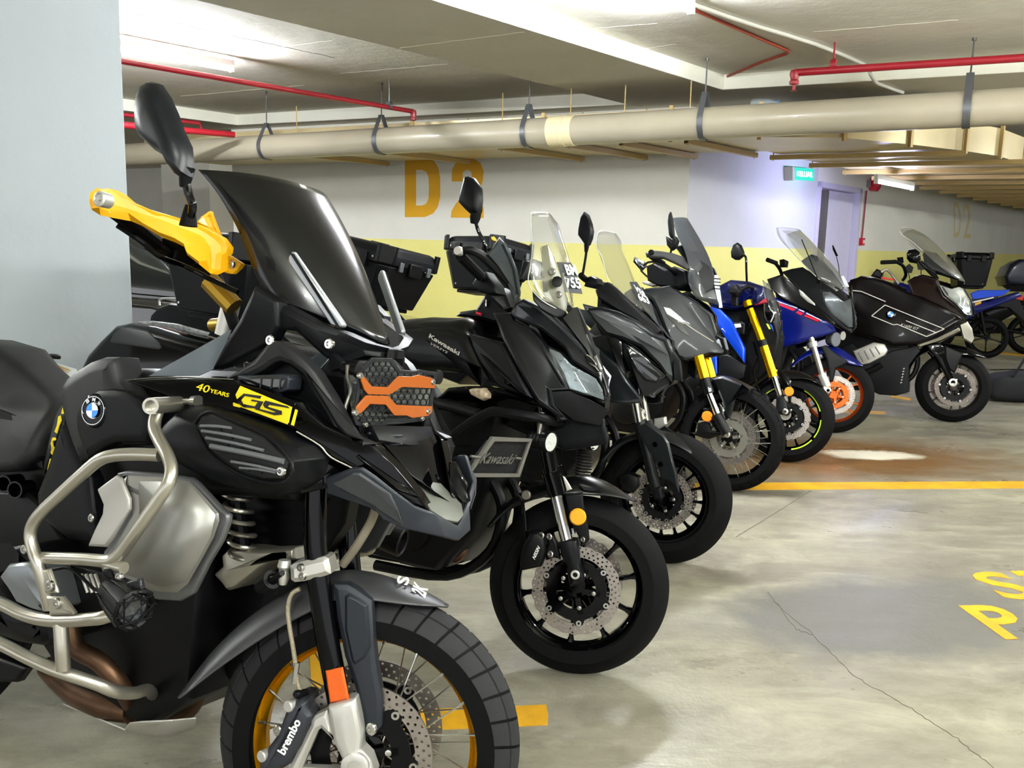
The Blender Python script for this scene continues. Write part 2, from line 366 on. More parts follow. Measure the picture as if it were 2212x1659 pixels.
for fn, pts in ((q6, [(640, 230), (950, 190)]), (q6, [(240, 450), (820, 400)]), (q6, [(990, 345), (1490, 300)]), (q7, [(140, 140), (480, 110)]), (q7, [(380, 235), (570, 210)]), (q7, [(1220, 150), (1900, 95)])):
    strip('plaster_seam', wob([fn(*p) for p in pts], 14, 1.2), SLAB, .012, m_seam, ceiling, -1)
strip('plaster_seam', wob([q6(1265, 225), q6(1850, 150)], 14, 1.), SOF, .012, m_seam, soffit_, -1)
strip('board_mark', wob([q6(0, 60), q6(400, 150), q6(700, 215), q6(960, 270)], 14, 1.2), SLAB, .006, M('board_mark', '6d695e', .9), ceiling, -1)
# ---------------------------------------------------------------- door
m_doorp = M('door_paint_lilac', 'cfcbe2', .45, var=.04)
door = bpy.data.objects.new('door_1', None); COL.objects.link(door); door.location = S(a1, WB, 0); struct(door)
iv = Matrix.Translation(-S(a1, WB, 0))
def dslab(name, a0, a_1, b0, b1, z0, z1, mat, bev=.004):
    mb = MB(); mb.prism([S(a0, b0, z0), S(a_1, b0, z0), S(a_1, b1, z0), S(a0, b1, z0)], (0, 0, z1-z0)); mb.xf(iv); return mb.build(name, mat, door, bev)
dslab('frame', a1, a1+.07, WB-.03, WB+.2, 0, zl, m_doorp); dslab('frame', a2-.09, a2, WB-.03, WB+.2, 0, zl, m_doorp); dslab('frame', a1, a2, WB-.03, WB+.2, zl-.07, zl, m_doorp)
am = a_on(1786, WB); dslab('door_leaf', am+.03, a2-.1, WB+.05, WB+.1, 0.01, zl-.08, m_doorp)
dslab('edge', am-.02, am+.04, WB+.03, WB+.12, 0.01, zl-.08, M('dark_edge', '5d5a55', .5))
# ---------------------------------------------------------------- green exit sign, alarm bell, call point, conduit
def root(name, loc, label, cat, group=None, m=None):
    o = bpy.data.objects.new(name, None); COL.objects.link(o); o.matrix_world = Matrix.Translation(loc) @ (m or Matrix.Identity(4)); return tag(o, label, cat, group)
c = bpn(1738, 376, WB-.11)
es = root('exit_sign', c, 'green KELUAR exit sign jutting from the grey wall beside the lilac door', 'exit sign'); iv = Matrix.Translation(-c)
e1, e2, e3, e4 = [bpn(x, y, WB-.11)-c for x, y in ((1717, 388), (1759, 391), (1759, 365), (1717, 361))]
mb = MB(); mb.prism([e1, e2, e3, e4], -NB*-.04); mb.build('panel', M('sign_green', '1d8f78', .3, emit='1d8f78', es=.5), es, .003)
mb = MB(); mb.prism([e1+Vector((0, 0, -.01))-AX*.06, e1-AX*.0+Vector((0, 0, -.01)), e4, e4-AX*.06], NB*.105); mb.build('bracket', M('sign_grey', 'b9b7a5', .5), es, .003)
text_on('lettering', 'KELUAR', e1+(e2-e1)*.1+(e4-e1)*.28-NB*.001, e2-(e2-e1)*.1+(e3-e2)*.28-NB*.001, e1+(e2-e1)*.1+(e4-e1)*.72-NB*.001, M('sign_white', 'eefff8', .4, emit='ffffff', es=.6), es, bold=.01)
m_red = M('red_enamel', 'c8102e', .35, coat=.3); m_redpipe = M('sprinkler_red', '8e1220', .4, coat=.2, var=.2, vscale=3)
c = bpn(1882, 398, WB-.01)
bl_ = root('alarm_bell', c, 'round red fire alarm bell high on the wall right of the door', 'alarm bell')
mb = MB(); mb.lathe((0, 0, 0), -NB, [(0, .09), (.05, .1), (.09, .1), (.12, .06), (.125, .02)], 20); mb.build('gong', m_red, bl_)
mb = MB(); mb.box(-AX*.12, (.05, .05, .1)); mb.build('striker_box', M('grey_plastic', '7d7f84', .5), bl_, .004)
p0, p1 = bpn(1872, 412, WB-.02), bpn(1862, 515, WB-.02)
mb = MB(); mb.tube([p0, p1], .011, 8); tag(mb.build('conduit', m_redpipe), 'thin red conduit from the alarm bell down to the call point', 'conduit')
c = bpn(1862, 522, WB-.025); cp = root('call_point', c, 'small red fire call point on the wall under the alarm bell', 'call point')
mb = MB(); rt = Matrix((AX, -NB, Vector((0, 0, 1)))).transposed(); mb.box((0, 0, 0), (.1, .05, .1), rt); mb.build('housing', m_red, cp, .004)
mb = MB(); mb.box(-NB*.027, (.05, .006, .05), rt); mb.build('button_plate', M('white_plastic', 'e8e6e4', .4), cp)
# ---------------------------------------------------------------- big drain pipe and its hangers
m_pvc = M('cream_pvc', 'a39b86', .32, coat=.25, var=.12, vscale=2.2); m_strap = M('galvanised_strap', '6d7074', .4, .7); m_pvc2 = M('cream_coupling', 'd9cda3', .35)
PA = 7.2; q0 = ap(2212, 229, PA); q1 = ap(285, 334, PA); d = (q1-q0).normalized(); A0 = q0-d*3.5; A1 = q1+d*1.5
PR = .121
pipe = root('drain_pipe', (A0+A1)/2, 'thick cream drain pipe running across under the ceiling', 'pipe'); iv = Matrix.Translation(-(A0+A1)/2)
mb = MB(); mb.tube([A0, A1], PR, 40); mb.xf(iv); mb.build('pipe_body', m_pvc, pipe)
for x0, x1, mt in ((1190, 1243, m_pvc2), (1216, 1224, m_pvc2)):
    g0 = ap(x0, 280, PA); g1 = ap(x1, 278, PA); t0 = (g0-q0).dot(d); t1 = (g1-q0).dot(d)
    mb = MB(); mb.tube([q0+d*t0, q0+d*t1], PR+(.006 if mt and x0 == 1190 else .009), 40); mb.xf(iv); mb.build('coupling', mt, pipe, .002)
def hanger(px, toppx, w, label, twist=0):
    g = ap(px, 280, PA); t = (g-q0).dot(d); c = q0+d*t
    h = root('pipe_hanger', c, label, 'pipe hanger', 'strap hangers on the drain pipe')
    side = d.cross(Vector((0, 0, 1))).normalized(); upv = side.cross(d).normalized(); upv = upv if upv.z > 0 else -upv
    R1 = PR+.005; pts = []
    apex = .235
    for k in range(25):
        th = R(-215+ (250*k/24)); pts.append((R1*math.cos(th), R1*math.sin(th)))
    loop = [(0.012, apex)]+[(R1*math.cos(R(a)), R1*math.sin(R(a))) for a in range(28, -209, -8)]+[(-.012, apex)]
    mb = MB(); n = len(loop); vs = []; fs = []
    for (u, v) in loop:
        for e in (-w/2, w/2):
            for k in (0, .004):
                l = math.hypot(u, v); vs.append(side*(u*(1+k/l))+upv*(v*(1+k/l))+d*e)
    for i in range(n-1):
        a = i*4; b = a+4
        fs += [(a, b, b+2, a+2), (a+1, a+3, b+3, b+1), (a, a+1, b+1, b), (a+2, b+2, b+3, a+3)]
    mb.add(vs, fs); mb.build('strap', m_strap, h)
    mb = MB(); top = Vector((0, 0, SLAB-c.z)); mb.tube([upv*(apex-.03), top], .006, 8); mb.lathe(top-Vector((0, 0, .02)), (0, 0, 1), [(0, .014), (.02, .014)], 6); mb.build('threaded_rod', M('rod_steel', '5b5a58', .4, .8), h)
hanger(576, 0, .045, 'grey strap hanger on the drain pipe, furthest left, above the dark windscreen')
hanger(824, 0, .045, 'grey strap hanger on the drain pipe, at the open end of the red sprinkler pipe')
hanger(1142, 0, .045, 'grey strap hanger on the drain pipe, just left of the cream pipe coupling')
hanger(1520, 0, .045, 'grey strap hanger on the drain pipe, below the bent red ceiling conduit')
hanger(2086, 0, .05, 'grey strap hanger on the drain pipe, nearest, crossing the right red sprinkler pipe')
# ---------------------------------------------------------------- red sprinkler pipes
def ppath(name, pts, r, mat, label, cat, seg=12, smooth=0, extras=None):
    c = pts[0]; rt = root(name, c, label, cat); mb = MB(); mb.tube([p-c for p in pts], r, seg, smooth); mb.build('pipe_run', mat, rt)
    if extras: extras(rt, c)
    return rt
bS = 6.45; s1 = bpn(893, 241, bS); s0 = s1-AX*6.5
def ex(rt, c):
    e = s1-c; mb = MB(); mb.lathe(e+Vector((0, 0, .015)), (0, 0, -1), [(0, .012), (0.005, .026), (.03, .03), (.07, .024), (.075, .03), (.095, .03), (.1, .01)], 12); mb.build('sprinkler_elbow', m_redpipe, rt)
    h = bpn(841, 228, bS)-c; mb = MB(); mb.tube([h, h+Vector((0, 0, SLAB-.004-(h+c).z))], .006, 8); mb.lathe(h-AX*.02, AX, [(0, .036), (.03, .036)], 14); mb.build('pipe_clamp', m_strap, rt)
ppath('sprinkler_pipe', [s0, s1], .021, m_redpipe, 'red sprinkler pipe running from the left lamp and ending in a down-turned elbow', 'pipe', extras=ex)
aS = 6.98; r0 = ap(1717, 157, aS); r1 = r0-BX*5
def ex2(rt, c):
    mb = MB(); mb.lathe(r0-c+Vector((0, 0, .02)), (0, 0, -1), [(0, .012), (.005, .03), (.03, .036), (.07, .026), (.08, .034), (.1, .034), (.105, .012), (.14, .012), (.145, .026), (.15, .004)], 12); mb.build('sprinkler_elbow', m_redpipe, rt)
    h = ap(1800, 140, aS)-c; mb = MB(); mb.tube([h, h+Vector((0, 0, SLAB-.004-(h+c).z))], .007, 8); mb.lathe(h-BX*.02, BX, [(0, .04), (.035, .04)], 14); mb.build('pipe_clamp', m_redpipe, rt)
ppath('sprinkler_pipe', [r0, r1], .026, m_redpipe, 'red sprinkler pipe at the right edge, in front of the drain pipe strap', 'pipe', extras=ex2)
u0, u1, u2 = bpn(200, 240, 8.9), bpn(430, 266, 8.9), bpn(436, 282, 8.9)
ppath('sprinkler_pipe', [u0, u1, u2], .02, m_redpipe, 'short red pipe end with a bend, behind the tall black mirror', 'pipe')
u0, u1 = bpn(200, 264, 8.2), bpn(505, 291, 8.2)
ppath('sprinkler_pipe', [u0, u1], .03, m_redpipe, 'thicker red pipe dipping behind the drain pipe at far left', 'pipe')
m_cond = M('orange_red_conduit', 'a0402c', .45, var=.2, vscale=4); m_gcond = M('grey_conduit', 'c9c7bd', .45)
k0 = [atz(x, y, SLAB-.015) for x, y in ((1470, 8), (1600, 65), (1688, 103), (1701, 110), (1697, 117), (1640, 136), (1500, 196))]
ppath('ceiling_conduit', k0, .011, m_cond, 'thin rust red conduit bent in a sharp V on the ceiling', 'conduit', smooth=2)
k1 = [atz(x, y, SLAB-.015) for x, y in ((1420, -25), (1510, 14), (1640, 58), (1760, 95), (1868, 140))]+[atz(1878, 155, SOF+.02)]+[atz(x, y, SOF-.015) for x, y in ((1890, 176), (1905, 184), (1950, 200))]
ppath('ceiling_conduit', k1, .014, m_gcond, 'pale grey conduit running down the ceiling and round the beam edge', 'conduit', smooth=2)
# ---------------------------------------------------------------- ventilation duct along the wall and round the corner
m_duct = M('duct_beige', 'c4b48a', .38, .25, var=.15, vscale=2); m_brk = M('bracket_beige', 'b49a63', .45, .2)
D0, D1 = 2.29, 2.53
near = [(7.55, 10.4), (7.5, 6.6), (7.5, 5.2), (7.45, 4.0), (7.5, 3.3), (7.75, 2.75), (8.35, 2.45), (9.0, 2.2), (9.55, 2.05), (10.7, 2.0), (27, 2.0)]
far = [(27, 3.72), (8.62, 3.72), (8.62, 10.4)]
duct = slab('air_duct', near+far, D0, D1, m_duct); o = duct
tag(duct, 'wide flat beige air duct hugging the wall and turning the corner under the ceiling', 'air duct')
for i, (a, b) in enumerate(near[1:-1]):
    p = S(a, b); pp = S(*near[i]); pn = S(*near[i+2]); t = (pn-pp).normalized(); nn = Vector((t.y, -t.x, 0)); nn = nn if nn.dot(-p) > 0 else -nn
    mb = MB(); rt = Matrix((t, nn, Vector((0, 0, 1)))).transposed(); mb.box(p+nn*.012+Vector((0, 0, (D0+D1)/2)), (.03, .03, D1-D0+.05), rt); mb.build('flange', m_brk, duct)
for k in range(12):
    a = 11.2+k*1.2; mb = MB(); mb.box(S(a, 1.99, (D0+D1)/2), (.03, .04, D1-D0+.05), Matrix.Rotation(-R(40), 3, 'Z').to_3x3()); mb.build('flange', m_brk, duct)
def inpoly(p, poly):
    x, y = p; c = False; n = len(poly)
    for i in range(n):
        x0, y0 = poly[i]; x1, y1 = poly[(i+1) % n]
        if (y0 > y) != (y1 > y) and x < (x1-x0)*(y-y0)/(y1-y0)+x0: c = not c
    return c
def bracket(p, q, label, rods=True):
    c = (p+q)/2; t = (q-p); L_ = t.length; t = t.normalized(); rt = Matrix((t, Vector((0, 0, 1)).cross(t), Vector((0, 0, 1)))).transposed()
    h = root('duct_bracket', c, label, 'duct bracket', 'trapeze brackets under the air duct')
    mb = MB(); mb.prism([rt @ Vector((-L_/2, y, z)) for y, z in ((-.022, -.02), (.022, -.02), (.022, .022), (.018, .022), (.018, -.014), (-.018, -.014), (-.018, .022), (-.022, .022))], t*L_); mb.build('channel', m_brk, h)
    for e in (-1, 1):
        x = t*(L_/2-.03)*e; w = c+x; uu = w.dot(NA)/AX.dot(NA); vv = w.dot(NB)/BX.dot(NB); low = vv > 3.8 or (vv < 3.82 and 7.9 < uu < 9.35) or (uu > 8.4 and uu < 9.65)
        if inpoly((uu, vv), near+far): continue
        mb = MB(); mb.tube([x-Vector((0, 0, .03)), x+Vector((0, 0, (SOF if low else SLAB)-c.z-.002))], .005, 6); mb.build('threaded_rod', m_brk, h)
for k, px in enumerate((640, 822, 1082, 1228, 1344, 1484)):
    p = ap(px, 330, 7.4); b = p.dot(NB)/BX.dot(NB); a = 7.4
    bracket(S(7.38, b, D0-.03), S(8.66, b, D0-.03), ['beige bracket under the duct, first one right of the white far pillar', 'beige bracket under the duct, above the left end of the big D', 'beige bracket under the duct, right of the big yellow 2', 'beige bracket under the duct, right above the clear tall windscreen', 'beige bracket under the duct, second left of where the wall turns grey', 'beige bracket under the duct, where the wall turns grey'][k])
for k in range(14):
    a = 8.9+k*.93; b0 = 1.88 if a > 9.5 else 1.93+(9.5-a)*.38
    bracket(S(a, b0, D0-.03), S(a, 3.80, D0-.03), 'long beige bracket under the turning duct, %s' % ['nearest, left of the exit sign', 'second from the corner, over the exit sign', 'third from the corner, over the lilac door', 'fourth, just past the lilac door', 'fifth, above the alarm bell', 'sixth, above the small far lamp', 'seventh, past the small far lamp', 'eighth, over the space before the far D2', 'ninth, over the far D2', 'tenth, shortly past the far D2', 'eleventh, small in the distance', 'twelfth, small in the distance', 'thirteenth, smaller in the distance', 'last and smallest in the distance'][k])
# bottle on the duct
c = ap(1650, 226, 7.62); c.z = D1
bt = root('water_bottle', c, 'clear plastic bottle lying on top of the duct behind the drain pipe', 'bottle')
m_bot = glassy('bottle_plastic', 'dfeaf0', .3)
x = -BX; mb = MB(); mb.lathe(x*-.1+Vector((0, 0, .036)), x, [(0, .028), (.01, .034), (.12, .034), (.15, .028), (.18, .012), (.2, .012)], 16); mb.build('bottle_body', m_bot, bt)
mb = MB(); mb.lathe(x*.1+Vector((0, 0, .036)), x, [(0, .015), (.018, .015)], 12); mb.build('cap', M('blue_cap', '4a7db5', .4), bt)
# ---------------------------------------------------------------- further lamps, the unseen ones added for brightness
bat_at(1492, 22, 1.2, 2.80, 'glowing fluorescent batten at the top edge of the picture')
p_ = atz(1893, 390, 2.13); b_ = p_.dot(NB)/BX.dot(NB); a_ = (p_-BX*b_).dot(AX); batten(a_, b_, 1.2, 2.14, 'small far lamp glowing under the duct beside the alarm bell', mat=m_tubeb)
batten(a1+.3, WB+.45, .6, 2.45, 'added unseen lamp inside the doorway behind the lilac door', mat=m_tubeb)  # added out of sight to brighten the corridor seen through the doorway
for a, b, l in ((-.6, 7.2, 'added unseen lamp in the left bay behind the pillar'), (1.7, 7.2, 'added unseen lamp in the left bay hidden by the pillar'), (5.65, -1.2, 'added unseen lamp over the lane, beside the grey scooter'), (-1.8, -.2, 'added unseen lamp over the first motorcycle'), (.2, -1.4, 'added unseen lamp just behind the photographer'), (2.2, -1.2, 'added unseen lamp right of the motorcycles over the lane'), (3.9, -1.2, 'added unseen lamp over the lane beside the middle motorcycles'), (8.5, -1.2, 'added unseen lamp over the lane beside the far motorcycles'), (12.5, -1.2, 'added unseen lamp over the far lane'), (-1.5, -4, 'added unseen lamp behind the photographer on the right'), (10.5, 7.6, 'added unseen lamp beyond the back wall')):  # unseen lamps at assumed spots, added to bring up the room's brightness
    batten(a, b, 1.2, 2.60, l)
# ---------------------------------------------------------------- motorcycle kit
m_blk = M('gloss_black', '030304', .08, coat=.1, spec=.16); m_satin = M('satin_black_plastic', '0b0c0e', .36, spec=.16, bump=.15, bscale=900)
m_matt = M('matt_graphite', '242426', .42, .3, bump=.08, bscale=1200); m_dark = M('dark_metal', '070708', .42, 0., spec=.16, var=.2, vscale=20)
m_rub = M('tyre_rubber', '060607', .7, spec=.12, bump=.25, bscale=250, var=.15); m_rub2 = M('tyre_sidewall', '232120', .65)
m_sil = M('brushed_silver', 'b9b5a8', .3, .85, bump=.05, bscale=500); m_alu = M('cast_aluminium', 'c9c7c0', .42, .7, bump=.15, bscale=600)
m_steel = M('bright_steel', 'c2c0bb', .22, .95); m_gold = M('gold_anodised', 'e8ab06', .2, .9); m_chrome = M('chrome', 'd9d9d9', .07, 1)
m_disc = M('disc_steel', 'a8a098', .3, .9, var=.15, vscale=30); m_amb = M('amber_reflector', 'd4580a', .35, bump=.6, bscale=700)
m_lens = glassy('lamp_glass', 'eef2f4', .03, gloss=.6); m_clear = glassy('clear_screen', 'fbfcfa', .022, gloss=.5); m_seat = M('seat_vinyl', '131315', .55, bump=.3, bscale=700)
m_bronze = M('scorched_exhaust', '5f4633', .42, .8, var=.5, vscale=12)
class Frame:
    def __init__(s, P0, phi, lean):
        f = R(phi); l = R(lean); z = Vector((0, 0, 1)); d = Vector((math.cos(f), -math.sin(f), 0)); lf = Vector((math.sin(f), math.cos(f), 0))
        s.d = d; s.up = z*math.cos(l)+lf*math.sin(l); s.lf = lf*math.cos(l)-z*math.sin(l); s.P = Vector(P0)
        s.m = Matrix.Translation(s.P) @ Matrix((s.d, s.lf, s.up)).transposed().to_4x4(); s.i = s.m.inverted()
    def L(s, x, y, l):
        p = atplane(x, y, s.P-s.lf*l, s.lf); return s.i @ p
def crop(ox, oy, k): return lambda x, y, *r: (ox+x/k, oy+y/k)+r
class Bike:
    """x forward, y left, z up from the front tyre's contact point; a point given as (px, py, side) lies in the
    upright plane that far to the right of the centre line, as [x, right, up] it is direct"""
    def __init__(s, P0, phi, lean, wphi, label, group=None, name='motorcycle', cat='motorcycle'):
        s.f = Frame(P0, phi, lean); s.w = Frame(P0, wphi, lean); s.root = bpy.data.objects.new(name, None); COL.objects.link(s.root)
        s.root.matrix_world = s.f.m; tag(s.root, label, cat, group); s.wi = s.f.i @ s.w.m; s.steer = phi-wphi
    def P(s, p, l=None):
        if isinstance(p, Vector): return p
        if isinstance(p, list): return Vector((p[0], -p[1], p[2]))
        if len(p) == 4: return s.wi @ s.w.L(p[0], p[1], p[2])
        return s.f.L(p[0], p[1], p[2] if len(p) > 2 else l)
    def A(s, x, y, a):                       # on the cross plane at x = a
        p = atplane(x, y, s.f.P+s.f.d*a, s.f.d); return s.f.i @ p
    def W(s, a, l, h): return s.wi @ Vector((a, -l, h))     # wheel frame point
    def par(s, parent): return parent or s.root
    def pad(s, name, pts, l=0, bulge=.01, inset=.012, thick=.02, mat=None, mirror=False, parent=None, bevel=.002, steps=1, full=False, w=False, label=None, ang=35, cen=False, fan=False):
        if w: pts = [(p[0], p[1], p[2] if len(p) > 2 else l, 'w') for p in pts]
        P = [s.P(p, l) for p in pts]; n = len(P); mb = MB(); rings = []
        out2 = [(p.x, p.z) for p in P]; cc = sum((Vector(v) for v in out2), Vector((0, 0)))/n
        if name == 'mirror' or name.endswith('signal'): cen = True
        tp = [1.0]*n
        if name == 'nose_core':
            x0 = min(p.x for p in P); x1 = max(p.x for p in P); tp = [1-.92*(p.x-x0)/(x1-x0) for p in P]; P = [Vector((p.x, p.y*t_, p.z)) for p, t_ in zip(P, tp)]
        top = []
        for k in range(1, steps+1):
            t = k/steps*math.pi/2; q = inset2(out2, inset*(1-math.cos(t))) if steps > 1 else inset2(out2, inset)
            if cen: f_ = 1-(1-math.cos(t))*.55; q = [cc+(Vector(v)-cc)*f_ for v in out2]
            b = bulge*math.sin(t) if steps > 1 else bulge
            top.append([Vector((q[i].x, P[i].y-b*tp[i], q[i].y)) for i in range(n)])
        if full:
            flip = lambda rg: [Vector((v.x, -v.y, v.z)) for v in rg]
            rings = [flip(r) for r in reversed(top)]+[flip(P), P]+top
        else: rings = [[v+Vector((0, thick, 0)) for v in P], P]+top
        vs = [v for rg in rings for v in rg]; m = len(rings)
        fs = [(i*n+k, i*n+(k+1) % n, (i+1)*n+(k+1) % n, (i+1)*n+k) for i in range(m-1) for k in range(n)]
        if fan:
            def close(base, flipf):
                rg0 = vs[base:base+n]; c3 = sum(rg0, Vector())/n; prev = base
                for k_ in (.6, .25):
                    st = len(vs); vs.extend([c3+(v-c3)*k_+Vector((0, (v.y-c3.y)*(-k_*.35), 0)) for v in rg0]); fs.extend([(prev+i, prev+(i+1) % n, st+(i+1) % n, st+i) for i in range(n)]); prev = st
                vs.append(c3); fs.extend([(prev+i, prev+(i+1) % n, len(vs)-1) for i in range(n)])
            close((m-1)*n, False)
            if full: close(0, True)
            else: fs.append(tuple(range(n-1, -1, -1)))
        else: fs += [tuple(range(n-1, -1, -1)), tuple(range((m-1)*n, m*n))]
        mb.add(vs, fs); o = mb.build(name, mat, s.par(parent), bevel, ang, label)
        if mirror:
            m2 = MB(); m2.add([Vector((v.x, -v.y, v.z)) for v in vs], fs); m2.build(name, mat, s.par(parent), bevel, ang, label)
        return o
    def facets(s, name, verts, faces, thick, mat, mirror=False, parent=None, bevel=.0015, sub=0, label=None, ang=30, sym=False):
        V_ = [s.P(v) for v in verts]; F_ = [tuple(f) for f in faces]
        if sym:                              # weld the mirrored half along y=0
            idx = {}; n = len(V_); W_ = list(V_)
            for i, v in enumerate(V_):
                if abs(v.y) < 1e-4: idx[i] = i
                else: idx[i] = len(W_); W_.append(Vector((v.x, -v.y, v.z)))
            F_ = F_+[tuple(idx[i] for i in reversed(f)) for f in F_]; V_ = W_
        for side in ((1, -1) if mirror else (1,)):
            mb = MB(); mb.add([Vector((v.x, v.y*side, v.z)) for v in V_], F_)
            me = mesh(mb.v, mb.f); bm = bmesh.new(); bm.from_mesh(me); bmesh.ops.recalc_face_normals(bm, faces=bm.faces)
            bm.to_mesh(me); bm.free(); o = link(name, me, mat, s.par(parent), 0, ang, label)
            if sub: md = o.modifiers.new('sub', 'SUBSURF'); md.levels = md.render_levels = sub; md.boundary_smooth = 'PRESERVE_CORNERS'
            if thick: md = o.modifiers.new('sol', 'SOLIDIFY'); md.thickness = thick; md.offset = 0
            if bevel: md = o.modifiers.new('bev', 'BEVEL'); md.width = bevel; md.segments = 2; md.limit_method = 'ANGLE'; md.angle_limit = R(30)
        return o
    def sheet(s, name, rows, thick, mat, sym=False, parent=None, sub=2, label=None):
        """rows of points from the right edge inwards; sym repeats them mirrored past the centre"""
        g = [[s.P(p) for p in r] for r in rows]
        if sym: g = [r+[Vector((v.x, -v.y, v.z)) for v in reversed(r[:-1] if abs(r[-1].y) < 1e-4 else r)] for r in g]
        n = len(g[0]); vs = [v for r in g for v in r]; fs = [(i*n+k, i*n+k+1, (i+1)*n+k+1, (i+1)*n+k) for i in range(len(g)-1) for k in range(n-1)]
        return s.facets(name, vs, fs, thick, mat, parent=parent, sub=sub, bevel=0, label=label, ang=60)
    def tube(s, name, pts, r, mat, smooth=4, parent=None, seg=10, mirror=False, label=None):
        q = [s.P(p) for p in pts]; mb = MB(); mb.tube(q, r, seg, smooth if len(q) > 2 else 0); o = mb.build(name, mat, s.par(parent), label=label)
        if mirror: mb = MB(); mb.tube([Vector((v.x, -v.y, v.z)) for v in q], r, seg, smooth if len(q) > 2 else 0); mb.build(name, mat, s.par(parent))
        return o
    def cyl(s, name, p, ax, prof, mat, seg=24, parent=None, mirror=False, label=None):
        p = s.P(p); ax = s.P(ax) if isinstance(ax, list) else ax; mb = MB(); mb.lathe(p, ax, prof, seg); o = mb.build(name, mat, s.par(parent), label=label)
        if mirror: mb = MB(); mb.lathe(Vector((p.x, -p.y, p.z)), Vector((ax.x, -ax.y, ax.z)), prof, seg); mb.build(name, mat, s.par(parent))
        return o
    def bolt(s, p, r=.007, ax=None, parent=None, mat=None):
        return s.cyl('bolt', p, ax or [0, 1, 0], [(-.004, r), (.002, r), (.004, r*.8), (.004, r*.45), (.001, r*.4)], mat or m_steel, 12, parent)
    def text(s, name, t, bl, br, tl, mat, parent=None, **k): return text_on(name, t, s.P(bl), s.P(br), s.P(tl), mat, s.par(parent), **k)
def xfm(mb, m): return mb.xf(m)
def disc_mesh(mb, ri, ro, y, th, rows, n, hr, wave=0., wn=12):
    """drilled annulus in the wheel plane (x, z), real holes, faces at y +- th/2"""
    dr = (ro-ri)/rows; seg = 8
    for yy in (y-th/2, y+th/2):
        for r in range(rows):
            for k in range(n):
                a0 = 2*math.pi*(k+.5*(r % 2))/n; da = 2*math.pi/n; rA = ri+dr*r; rB = rA+dr
                def pt(a, rr):
                    if rr > ro-1e-6: rr += wave*math.cos(wn*a)
                    return Vector((rr*math.cos(a), yy, rr*math.sin(a)))
                bd = [pt(a0+da, (rA+rB)/2), pt(a0+da, rB), pt(a0+da/2, rB), pt(a0, rB), pt(a0, (rA+rB)/2), pt(a0, rA), pt(a0+da/2, rA), pt(a0+da, rA)]
                c = pt(a0+da/2, (rA+rB)/2); c = Vector(((rA+rB)/2*math.cos(a0+da/2), yy, (rA+rB)/2*math.sin(a0+da/2)))
                e1 = Vector((-math.sin(a0+da/2), 0, math.cos(a0+da/2))); e2 = Vector((math.cos(a0+da/2), 0, math.sin(a0+da/2)))
                ho = [c+(e1*math.cos(i*math.pi/4)+e2*math.sin(i*math.pi/4))*hr for i in range(8)]
                # e1 runs with the angle, e2 outwards: corner order matches bd
                mb.add(bd+ho, [(i, (i+1) % 8, 8+(i+1) % 8, 8+i) for i in range(8)])
                if yy < y:
                    mb.add(ho+[h+Vector((0, th, 0)) for h in ho], [(i, (i+1) % 8, 8+(i+1) % 8, 8+i) for i in range(8)])
    K = n*4
    for rr in (ri, ro):
        vs = []
        for yy in (y-th/2, y+th/2):
            for k in range(K):
                a = 2*math.pi*k/K; q = rr+(wave*math.cos(wn*a) if rr == ro else 0); vs.append(Vector((q*math.cos(a), yy, q*math.sin(a))))
        mb.add(vs, [(k, (k+1) % K, K+(k+1) % K, K+k) for k in range(K)])
def tyre_prof(Rr, W, rb):
    h = Rr-rb; half = [(0, Rr), (.17*W, Rr-.012*W/.12), (.33*W, Rr-.035*W/.12*.9), (.45*W, Rr-.062*W/.12*.9), (.5*W, Rr-.085*W/.12), (.49*W, rb+.35*h), (.42*W, rb+.1*h), (.36*W, rb-.004)]
    return half
